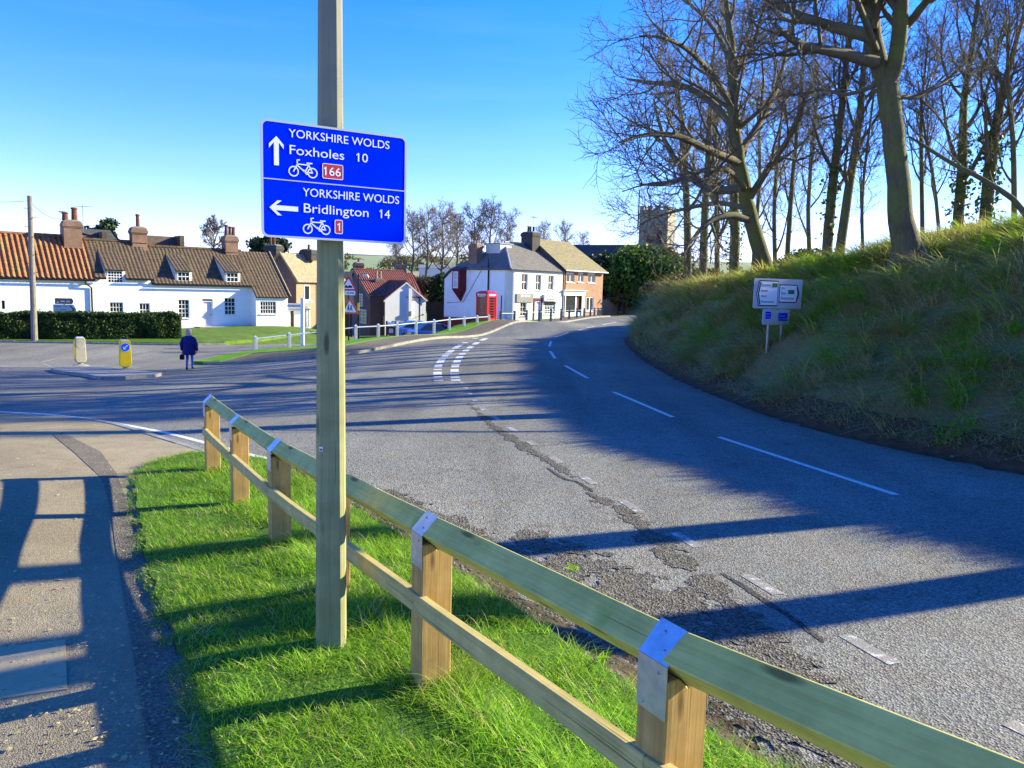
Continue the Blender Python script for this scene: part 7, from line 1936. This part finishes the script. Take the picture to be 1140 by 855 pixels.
slim(37, 'dark straight tree left of the thick forked trunk', [(920, 282, 6.5), (926, 215, 5.8), (935, 140, 4.6), (942, 70, 3.2), (948, -10, 1.6)], 25, 10, 3.0, ivy=300)
slim(38, 'leaning straight tree beside the thick forked trunk', [(934, 279, 6), (944, 215, 5.4), (955, 145, 4.4), (962, 70, 3), (968, -10, 1.5)], 24.5, 10, 3.0)
slim(39, 'thin sapling close behind the thick forked trunk', [(962, 274, 2.2), (960, 220, 1.9), (966, 160, 1.5), (975, 90, .8)], 23, 7, 2.0, up=.42)
slim(40, 'ivy clad tree on the skyline right of the forked trunk', [(1068, 240, 6.5), (1071, 190, 6), (1073, 120, 4.2), (1082, 50, 2.8), (1092, -30, 1.3)], 25, 11, 3.4, up=.5, ivy=900)
slim(41, 'ivy clad tree with branches swept up to the right', [(1098, 232, 7.5), (1103, 180, 7), (1112, 125, 5), (1126, 65, 3.2), (1145, 0, 1.5)], 24, 11, 3.4, up=.5, ivy=900)
slim(42, 'upright sapling left of the ivy clad trees', [(1050, 250, 2.4), (1040, 205, 2), (1030, 150, 1.5), (1022, 90, .8)], 21.5, 8, 2.0, up=.7)
slim(43, 'thin bare tree at the right edge of the view', [(1135, 222, 3.4), (1128, 160, 3), (1122, 90, 2.2), (1124, 20, 1.2)], 23, 9, 2.8, up=.7)
slim(44, 'tall thin bare tree between the forked trunk and the ivy', [(1032, 252, 2.8), (1026, 190, 2.4), (1026, 120, 1.8), (1034, 40, 1)], 26, 9, 2.8, up=.7)
slim(45, 'dark bare tree on the far end of the bank', [(838, 306, 3), (842, 250, 2.6), (846, 180, 2), (842, 110, 1)], 41, 8, 3.2)
slim(46, 'multi twigged bare tree at the back of the wood', [(905, 288, 3), (900, 230, 2.6), (905, 160, 2), (912, 90, 1)], 36, 9, 3.4, up=.55)
# trees just out of frame to the right keep the wood going and throw their shadows across the road
def slim_w(seed, label, x, y, H, r0, lean):
    B = Vector((x, y, bk(x, y))); t = Tree(seed); e = tree_thing('bare_tree', label, B)
    t.limb([Vector((0, 0, -.6)), Vector((0, 0, .2)), Vector((lean * .2, 0, H * .3)), Vector((lean * .5, .1, H * .6)), Vector((lean, .1, H))], [r0 * 1.3, r0, r0 * .85, r0 * .55, .04], 0)
    par = t.lv[0][0]; L1 = [(par[0][8:], par[1][8:])] + list(t.sprout(par, 1, 6, .5, 2.6, 42, .5, .35, .22, 7, .01)); t.fill(L1, 4, 4, 3, 1.6, .004, .2, .2); t.build(e, rmin=.004)
slim_w(47, 'bare tree beyond the right edge of the view near the road', 11.6, 11.65, 12.5, .27, .3)
slim_w(48, 'slender bare tree beyond the right edge of the view', 12.3, 9.75, 12.0, .30, -.2)
# leaning dead bough
p0 = bank_base(1150, 246, 17.5); mbp = [P(1150, 250, 17.5), P(1128, 222, 17.6), P(1095, 200, 17.8), P(1060, 182, 18.2), P(1030, 163, 18.6), P(1012, 152, 19)]
t = Tree(77); e = thing('fallen_bough', 'long pale dead bough leaning across the right end of the bank', 'branch', mbp[0])
t.limb([p - mbp[0] for p in mbp], [.07, .062, .055, .045, .035, .02], 0)
for b_ in t.sprout(t.lv[0][0], 1, 7, .3, 1.0, 50, .5, .2, .3, 5, .01): pass
t.build(e, rmin=.008)

# ---- far bare trees beyond the lane: one built, the rest copied
def far_tree(seed, H, label, loc, group):
    t = Tree(seed); e = tree_thing('bare_tree', label, loc, group)
    t.limb([Vector((0, 0, -1)), Vector((.05, 0, H * .2)), Vector((.25, .1, H * .5)), Vector((.1, 0, H * .8)), Vector((.2, .1, H))], [H * .026, H * .022, H * .016, H * .008, .03], 0)
    par = t.lv[0][0]; L1 = [(par[0][8:], par[1][8:])] + list(t.sprout(par, 1, 12, .22, H * .5, 52, .55, .28, .25, 7, .05)); t.fill(L1, 7, 6, 5, H * .26, .011, .2, .18); t.build(e, 'far_bark', 'far_bark', .011); return e
far = [(458, 316, 112, 10.5, 'leftmost of the bare trees behind the red roofs'), (474, 318, 118, 12, 'second bare tree from the left behind the red roofs'), (491, 320, 114, 12.5, 'tall bare tree between the white gable and the shop'), (507, 318, 122, 11.5, 'bare tree just left of the oriel window chimney'),
       (527, 312, 126, 12.5, 'bare tree behind the brick stack of the shop'), (546, 308, 128, 13, 'bare tree behind the roof dormer of the shop'), (440, 312, 125, 7.5, 'short bare tree at the corner of the blue sign'), (563, 300, 140, 11, 'bare tree right of the shop dormer'), (605, 300, 150, 9.5, 'far bare tree behind the aerial'), (628, 300, 155, 9.5, 'far bare tree showing over the olive roof'), (648, 300, 158, 7.8, 'faint low bare tree left of the nave roof')]
protos = []
for k, (u, v, d, H, lab) in enumerate(far):
    p = P(u, v, d)
    if k < 3: H *= .80; e = far_tree(60 + k, H, lab, p, 'bare trees beyond the village'); protos.append((e, H))
    else: e = copy_tree(protos[k % 3][0], p, k * 1.9, lab, .80 * H / protos[k % 3][1])
p = P(236, 292, 78); far_tree(70, 3.7, 'small bare tree showing over the long cottage roof', p, 'bare trees beyond the village')

# ---- evergreens and shrubs
def blob_points(n, blobs, seed, shell=.55):
    rng = np.random.default_rng(seed); w = np.array([b_[3] * b_[4] * b_[5] for b_ in blobs]) ** .67; k = rng.choice(len(blobs), n, p=w / w.sum()); b_ = np.array(blobs)[k]
    d = rng.normal(0, 1, (n, 3)); d /= np.linalg.norm(d, axis=1, keepdims=True); r_ = (shell + (1 - shell) * rng.random(n) ** .5) * (1 + .16 * rng.normal(0, 1, n))
    return b_[:, :3] + d * r_[:, None] * b_[:, 3:6]
def bush(name, label, base, W, H, seed, mat, n, size, cat='bush', group=None, cone=.0, lobes=16, trunk=True, dep=None):
    e = thing(name, label, cat, base, 0, group); r_ = np.random.default_rng(seed); dep = dep or W; blobs = []
    for k in range(lobes):
        z = r_.uniform(.12, .92); a = r_.uniform(0, 6.28); sp = (1 - cone * z) * math.sqrt(max(.05, 1 - ((z - .42) / .62) ** 2)); s = r_.uniform(.20, .34)
        blobs.append((math.cos(a) * W * .34 * sp, math.sin(a) * dep * .34 * sp, z * H * .92, W * s * (1 - cone * z * .6), dep * s * (1 - cone * z * .6), H * s * .55))
    pos = blob_points(n, blobs, seed); pos = pos[pos[:, 2] > 0]; leaves('foliage', pos, size, seed, mat, e)
    mb = MB()
    for k in range(5): a = k * 1.3; mb.tube([(0, 0, -.4), (math.cos(a) * W * .08, math.sin(a) * W * .08, H * .3), (math.cos(a) * W * .2, math.sin(a) * W * .2, H * .7)], [W * .03, W * .022, .02], 6)
    mb.build('trunk', 'bark', e); return e
sc = lambda d: d / FPX
D = 91; p = P(720, 345, D); bush('yew_tree', 'broad bright topped yew in front of the church tower', Vector((p.x, p.y, p.z - .6)), 82 * sc(D), 80 * sc(D), 3, 'yew_leaf', 26000, .26, 'tree', lobes=26)
D = 97; p = P(684, 345, D); bush('yew_tree', 'tall dark yew between the brick house and the broad yew', Vector((p.x, p.y, p.z - .6)), 46 * sc(D), 68 * sc(D), 4, 'pine_leaf', 14000, .24, 'tree', lobes=18)
D = 99; p = P(664, 345, D); bush('yew_tree', 'dark evergreen close behind the right end of the brick house', Vector((p.x, p.y, p.z - .6)), 40 * sc(D), 64 * sc(D), 5, 'pine_leaf', 10000, .24, 'tree', lobes=16)
D = 102; p = P(750, 345, D); bush('yew_tree', 'evergreen at the right foot of the church tower', Vector((p.x, p.y, p.z - .6)), 50 * sc(D), 52 * sc(D), 6, 'yew_leaf', 10000, .26, 'tree', lobes=16)
D = 88.3; p = P(688, 337, D); bush('clipped_bush', 'rounded grey green bush arching over the gateway', Vector((p.x, p.y, p.z)), 19 * sc(D), 14 * sc(D), 7, 'scrub_leaf', 3500, .10)
D = 66; p = P(113, 275, D); bush('yew_tree', 'round evergreen crown behind the middle cottage roof', Vector((p.x, p.y, p.z - 1)), 38 * sc(D), 45 * sc(D), 8, 'pine_leaf', 7000, .15, 'tree')
D = 74; p = P(297, 300, D); bush('pine_tree', 'pine crown between the long cottage and the brick house', Vector((p.x, p.y, p.z - .5)), 40 * sc(D), 46 * sc(D), 9, 'pine_leaf', 7000, .18, 'tree')
D = 92; p = P(489, 350, D); bush('evergreen_bush', 'dark bush beside the white end wall of the shop', Vector((p.x, p.y, p.z - .8)), 26 * sc(D), 54 * sc(D), 10, 'hedge_leaf', 7000, .18)
D = 82; p = P(346, 322, D + 20); bush('shrub', 'ochre tinted shrub behind the brick house', Vector((p.x, p.y, p.z)), 28 * sc(D + 20), 30 * sc(D + 20), 11, 'scrub_leaf', 5000, .22)
D = 105; p = P(470, 335, D); bush('shrub', 'scrubby thicket behind the white gable', Vector((p.x, p.y, p.z - 1)), 50 * sc(D), 36 * sc(D), 12, 'scrub_leaf', 7000, .22)
p = P(440, 320, 130); bush('shrub', 'rough hedge at the foot of the far field', Vector((p.x, p.y, p.z - 1)), 60 * sc(130), 22 * sc(130), 13, 'scrub_leaf', 7000, .28)
# brown board fence beside the shop's end wall
BFn = Front(*P(476, 352, 82).xy, .95, .3, -2.6); bf = BFn.empty('board_fence', 'dark brown close boarded fence beside the white gable', 'fence')
x1, zt = BFn.at(496, 345)[0], BFn.at(486, 336)[1]; zb = BFn.at(486, 352)[1] - 1
for k in range(int(x1 / .15) + 1):
    pass
mb = MB()
for k in range(int(x1 / .15) + 1): mb.box(k * .15, k * .15 + .151, .0 + .012 * (k % 2), .03 + .012 * (k % 2), zb, zt)
mb.build('boards', 'brown_wood', bf)
for k in range(3):
    mb = MB(); mb.box(k * x1 / 2 - .06, k * x1 / 2 + .06, .045, .16, zb, zt + .06); mb.build('post', 'brown_wood', bf)
# clipped hedge
HL = [P(-70, 380, 40.6), P(0, 380.5, 41.6), P(100, 380.5, 43.4), P(201, 378, 46.0)]
hd_ = thing('hedge', 'long clipped dark green hedge in front of the white cottages', 'hedge', HL[1])
rng = np.random.default_rng(9); n = 60000; seg = rng.uniform(0, 3, n); i = seg.astype(int); f = (seg - i)[:, None]; A = np.array([tuple(p) for p in HL]); c0 = A[i] * (1 - f) + A[i + 1] * f
hh = P(100, 350.5, 43.6).z - HL[2].z + .0
side = rng.random(n); w = 1.1; nrm = np.array([.33, -.94, 0.]); zz = np.where(side < .55, rng.uniform(0, 1, n), 1.0); off = np.where(side < .55, 0.0, rng.uniform(0, w, n)); endr = np.clip((3 - seg) / .10, 0, 1)
jit = nz2(c0[:, 0] * 1.0, zz * 2 + c0[:, 1] * .3, .9, 2) * .24 + nz2(c0[:, 0], zz * 2, 2.4, 6) * .10
pos = c0 - nrm[None] * (off + jit * (side < .55) + .12 * zz ** 3 * (side < .55))[:, None]; pos[:, 2] += zz * hh * (.75 + .25 * np.sqrt(endr)) + (side >= .55) * (jit * .6 + .035 * rng.normal(0, 1, n)); pos += rng.normal(0, .035, (n, 3))
pos -= np.array(tuple(HL[1]))[None]
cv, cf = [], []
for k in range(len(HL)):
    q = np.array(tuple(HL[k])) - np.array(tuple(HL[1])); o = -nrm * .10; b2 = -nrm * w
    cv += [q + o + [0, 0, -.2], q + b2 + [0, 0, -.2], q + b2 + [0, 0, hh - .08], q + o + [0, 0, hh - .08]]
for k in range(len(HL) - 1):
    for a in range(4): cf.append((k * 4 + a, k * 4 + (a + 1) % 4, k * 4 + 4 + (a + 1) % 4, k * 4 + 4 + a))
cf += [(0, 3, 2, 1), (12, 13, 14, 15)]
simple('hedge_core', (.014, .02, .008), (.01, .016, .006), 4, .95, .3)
leaves('foliage', pos, .055, 9, 'hedge_leaf', hd_, mats=['hedge_leaf', 'hedge_core'], extra=(cv, cf))

# ---- rough grass over the bank
def clear_sign(pts):
    """the grass is trodden down round the legs and in front of the junction sign"""
    a = P(866, 327, 19.0); k = np.ones(len(pts), bool)
    for u in (858, 877):
        w = P(u, 388, 18.9); k &= np.hypot(pts[:, 0] - w.x + .35, (pts[:, 1] - w.y + .75) * .75) > .62
    return k
rng = np.random.default_rng(17); pts = []
need = 125000; RE = np.array(RIGHT_EDGE)
def bank_dens(x, y):
    s = dist_poly(RIGHT_EDGE, x, y); d = np.hypot(x, y)
    return np.clip(13.0 / d, .05, 1) ** 1.25 * np.clip(.10 + s / .9, 0, 1) * np.where(s < 9, 1, .35) * np.clip(.85 + .7 * nz2(x, y, .7, 5), .5, 1)
BV = [(x, y) for x, y in RIGHT_EDGE if y > 4 and y < 62] + [(24, 62), (26, 40), (20, 16), (17, 4)]
q = scatter_in(BV, need, rng, bank_dens)
s_ = dist_poly(RIGHT_EDGE, q[:, 0], q[:, 1]); z = BK_(q[:, 0], q[:, 1])
clump = nz2(q[:, 0], q[:, 1], 1.1, 3); dryn = nz2(q[:, 0], q[:, 1], .42, 11) + .5 * nz2(q[:, 0], q[:, 1], 1.6, 21)
L = (.12 + .30 * rng.random(need) ** 1.5) * (1 + 1.0 * clump) * np.clip(.5 + s_ / 1.6, .5, 1.15); L = np.clip(L, .06, .95)
far = np.clip((q[:, 1] - 26) / 10, 0, 1)
dry = (rng.random(need) < np.clip(.42 + 1.1 * dryn + .22 * far + .25 * (s_ < 1.0), .08, .95)).astype(int)
az = np.pi + .5 + 1.1 * nz2(q[:, 0], q[:, 1], .8, 31) + rng.normal(0, .55, need)          # grass lies downhill, towards the road
pos = np.stack([q[:, 0], q[:, 1], z - .02], 1)
blades('bank_grass', pos, L, (.006 + .007 * rng.random(need)) * (1 + np.clip((q[:, 1] - 14) / 22, 0, 1.6)), .45 + .35 * rng.random(need), 31, ['bank_blade', 'dry_blade'], dry, 4, .75, az)
# long pale strands combed down over the face in tussocks
n = 26000; q = scatter_in(BV, n, rng, lambda x, y: clear_sign(np.stack([x, y], 1)) * bank_dens(x, y) * np.clip(nz2(x, y, 1.4, 51) * 2.2 + .25, .02, 1)); s2 = dist_poly(RIGHT_EDGE, q[:, 0], q[:, 1]); z2 = BK_(q[:, 0], q[:, 1])
pos = np.stack([q[:, 0], q[:, 1], z2 + .02], 1); sway = 1.2 * nz2(q[:, 0], q[:, 1], .7, 61)
hue = nz2(q[:, 0], q[:, 1], .5, 71)
blades('tussock_grass', pos, (.35 + .55 * rng.random(n)), (.010 + .012 * rng.random(n)) * (1 + np.clip((q[:, 1] - 14) / 20, 0, 1.4)), .5 + .35 * rng.random(n), 33, ['tussock_blade', 'dry_blade', 'bright_blade'], np.where(hue > .18, 2, np.where(rng.random(n) < .45, 0, 1)), 5, .8, np.pi + .5 + sway + rng.normal(0, .3, n))
# separate tussocks: blades fountaining from one root and combed downhill
nt_ = 1300; per = 44; c = scatter_in(BV, nt_, rng, lambda x, y: clear_sign(np.stack([x, y], 1)) * np.clip(15.0 / np.hypot(x, y), .12, 1) * (dist_poly(RIGHT_EDGE, x, y) < 8) * (dist_poly(RIGHT_EDGE, x, y) > .25))
q = np.repeat(c, per, 0) + rng.normal(0, .07, (nt_ * per, 2)); n = len(q); z2 = BK_(q[:, 0], q[:, 1]); size = np.repeat(.45 + .75 * rng.random(nt_), per); kind_ = np.repeat(rng.choice([0, 1, 1, 2, 3], nt_), per)
kind_ = np.where(rng.random(n) < .2, 1, kind_); kind_ = np.where(np.repeat(nz2(c[:, 0], c[:, 1], .45, 71) > .2, per) & (rng.random(n) < .7), 2, kind_)
pos = np.stack([q[:, 0], q[:, 1], z2 - .02], 1)
blades('tussocks', pos, size * (.45 + .5 * rng.random(n)), (.013 + .014 * rng.random(n)) * (1 + np.clip((q[:, 1] - 13) / 18, 0, 1.6)), .25 + .55 * rng.random(n), 43, ['tussock_blade', 'dry_blade', 'bright_blade', 'bank_blade'], kind_, 5, .85, np.pi + .5 + np.repeat(rng.normal(0, .5, nt_), per) + rng.normal(0, .75, n))
n = 9000; re2 = [p for p in RIGHT_EDGE if 3 < p[1] < 60]; kk = rng.integers(0, len(re2) - 1, n); tt = rng.random((n, 1)); ee = np.array(re2); q = ee[kk] * (1 - tt) + ee[kk + 1] * tt; q[:, 0] += rng.uniform(.05, .75, n) ** 1.2 + .05
pos = np.stack([q[:, 0], q[:, 1], BK_(q[:, 0], q[:, 1]) + .02], 1)
blades('bank_foot_grass', pos, .10 + .35 * rng.random(n), .008 + .009 * rng.random(n), .4 + .4 * rng.random(n), 35, ['tussock_blade', 'dry_blade'], (rng.random(n) < .6).astype(int), 4, .8, np.pi + .4 + rng.normal(0, .8, n))
n = 3500; q = scatter_in([(5.0, 30), (5.6, 36), (6.6, 43), (8.6, 50), (10.5, 50), (9.5, 42), (8.3, 34), (7.6, 30)], n, rng); pos = np.stack([q[:, 0], q[:, 1], BK_(q[:, 0], q[:, 1])], 1)
blades('dead_bracken', pos, .5 + .8 * rng.random(n), .014 + .016 * rng.random(n), .3 + .4 * rng.random(n), 39, ['dry_blade', 'tussock_blade', 'twig_bark'], rng.integers(0, 3, n), 5, .7, np.pi + .6 + rng.normal(0, .8, n))
# tall dead stems and bramble scrub along the top of the bank
n = 4500; q = scatter_in([(6.2, 44), (8.5, 44), (10.5, 36), (13, 26), (15, 16), (11, 16), (9.0, 22), (7.2, 32)], n, rng); pos = np.stack([q[:, 0], q[:, 1], BK_(q[:, 0], q[:, 1]) - .03], 1)
blades('dead_stems', pos, .35 + .65 * rng.random(n), .007 + .006 * rng.random(n), .15 + .35 * rng.random(n), 37, ['dry_blade', 'bank_blade'], (rng.random(n) < .2).astype(int), 4, .45)
for k, (u, v, d, W, H, lab) in enumerate(((776, 308, 38, 2.4, 1.1, 'tangle of brambles on the bank under the slim trees'), (800, 309, 37, 2.4, 1.2, 'brown scrub on the bank between the slim trunks'), (888, 300, 29, 2.2, 1.2, 'mixed scrub on the bank right of the junction sign'), (905, 290, 30, 2.0, 1.1, 'low scrub on the bank left of the dark straight tree'),
                                          (935, 284, 27, 1.8, .8, 'scrub around the foot of the two straight trees'), (738, 334, 43, 2.2, 1.0, 'dead scrub on the end of the bank near the yew'), (835, 306, 36, 2.2, 1.1, 'scrub behind the leaning tree'), (1085, 238, 24.5, 2.2, .9, 'dry scrub under the ivy clad trees'))):
    B = bank_base(u, v, d); bush('scrub_bush', lab, Vector((B.x, B.y, B.z - .1)), W, H, 90 + k, 'scrub_leaf', 2600, .06, 'bush', 'scrub along the bank top', lobes=10)
# moss covered stump by the forked tree
B = bank_base(1053, 262, 18.2); st = thing('tree_stump', 'mossy stump beside the thick forked trunk', 'stump', B)
mb = MB(); mb.lathe([(.30, -.2), (.27, .05), (.20, .22), (.17, .26), (.05, .28)], 12); o = mb.build('stump', 'bark', st, True)
leaves('moss', blob_points(900, [(0, 0, .12, .30, .24, .18)], 5, .8), .035, 5, 'ivy_leaf', st)

# ---- hedgerows and copses on the far valley side
pos = []; rng = np.random.default_rng(41)
for k in range(130):
    if k < 80: y = rng.uniform(260, 880); x = rng.uniform(-.62, .12) * y
    else: ln = (k - 80) // 10; y = (330, 480, 610, 760, 880)[ln] + rng.normal(0, 5); x = (-.55 + .065 * ((k - 80) % 10) + rng.normal(0, .02)) * y
    W = rng.uniform(3, 9) * (1.5 if y > 600 else 1); H = rng.uniform(2, 6); n = 130
    b_ = blob_points(n, [(0, 0, H * .45, W, W * .6, H * .6)], 300 + k, .4); b_ += np.array([x, y, float(hill_z(np.array([x]), np.array([y]))[0])]); pos.append(b_)
tag(leaves('distant_trees', np.concatenate(pos), 1.0, 44, 'scrub_leaf'), kind='stuff')
# a pale farm building across the valley
p = P(487, 303, 300); fb = thing('farm_shed', 'long pale roofed shed far across the valley', 'barn', p, .1)
mb = MB(); mb.box(-7, 7, 0, 6, -3, 1.6); mb.build('wall', 'weathered_white', fb); mb = MB(); flat_slope(mb, (-7.3, -.3, 1.5), (7.3, -.3, 1.5), (7.3, 3, 2.8), (-7.3, 3, 2.8)); flat_slope(mb, (7.3, 6.3, 1.5), (-7.3, 6.3, 1.5), (-7.3, 3, 2.8), (7.3, 3, 2.8)); mb.build('roof', 'lead', fb)
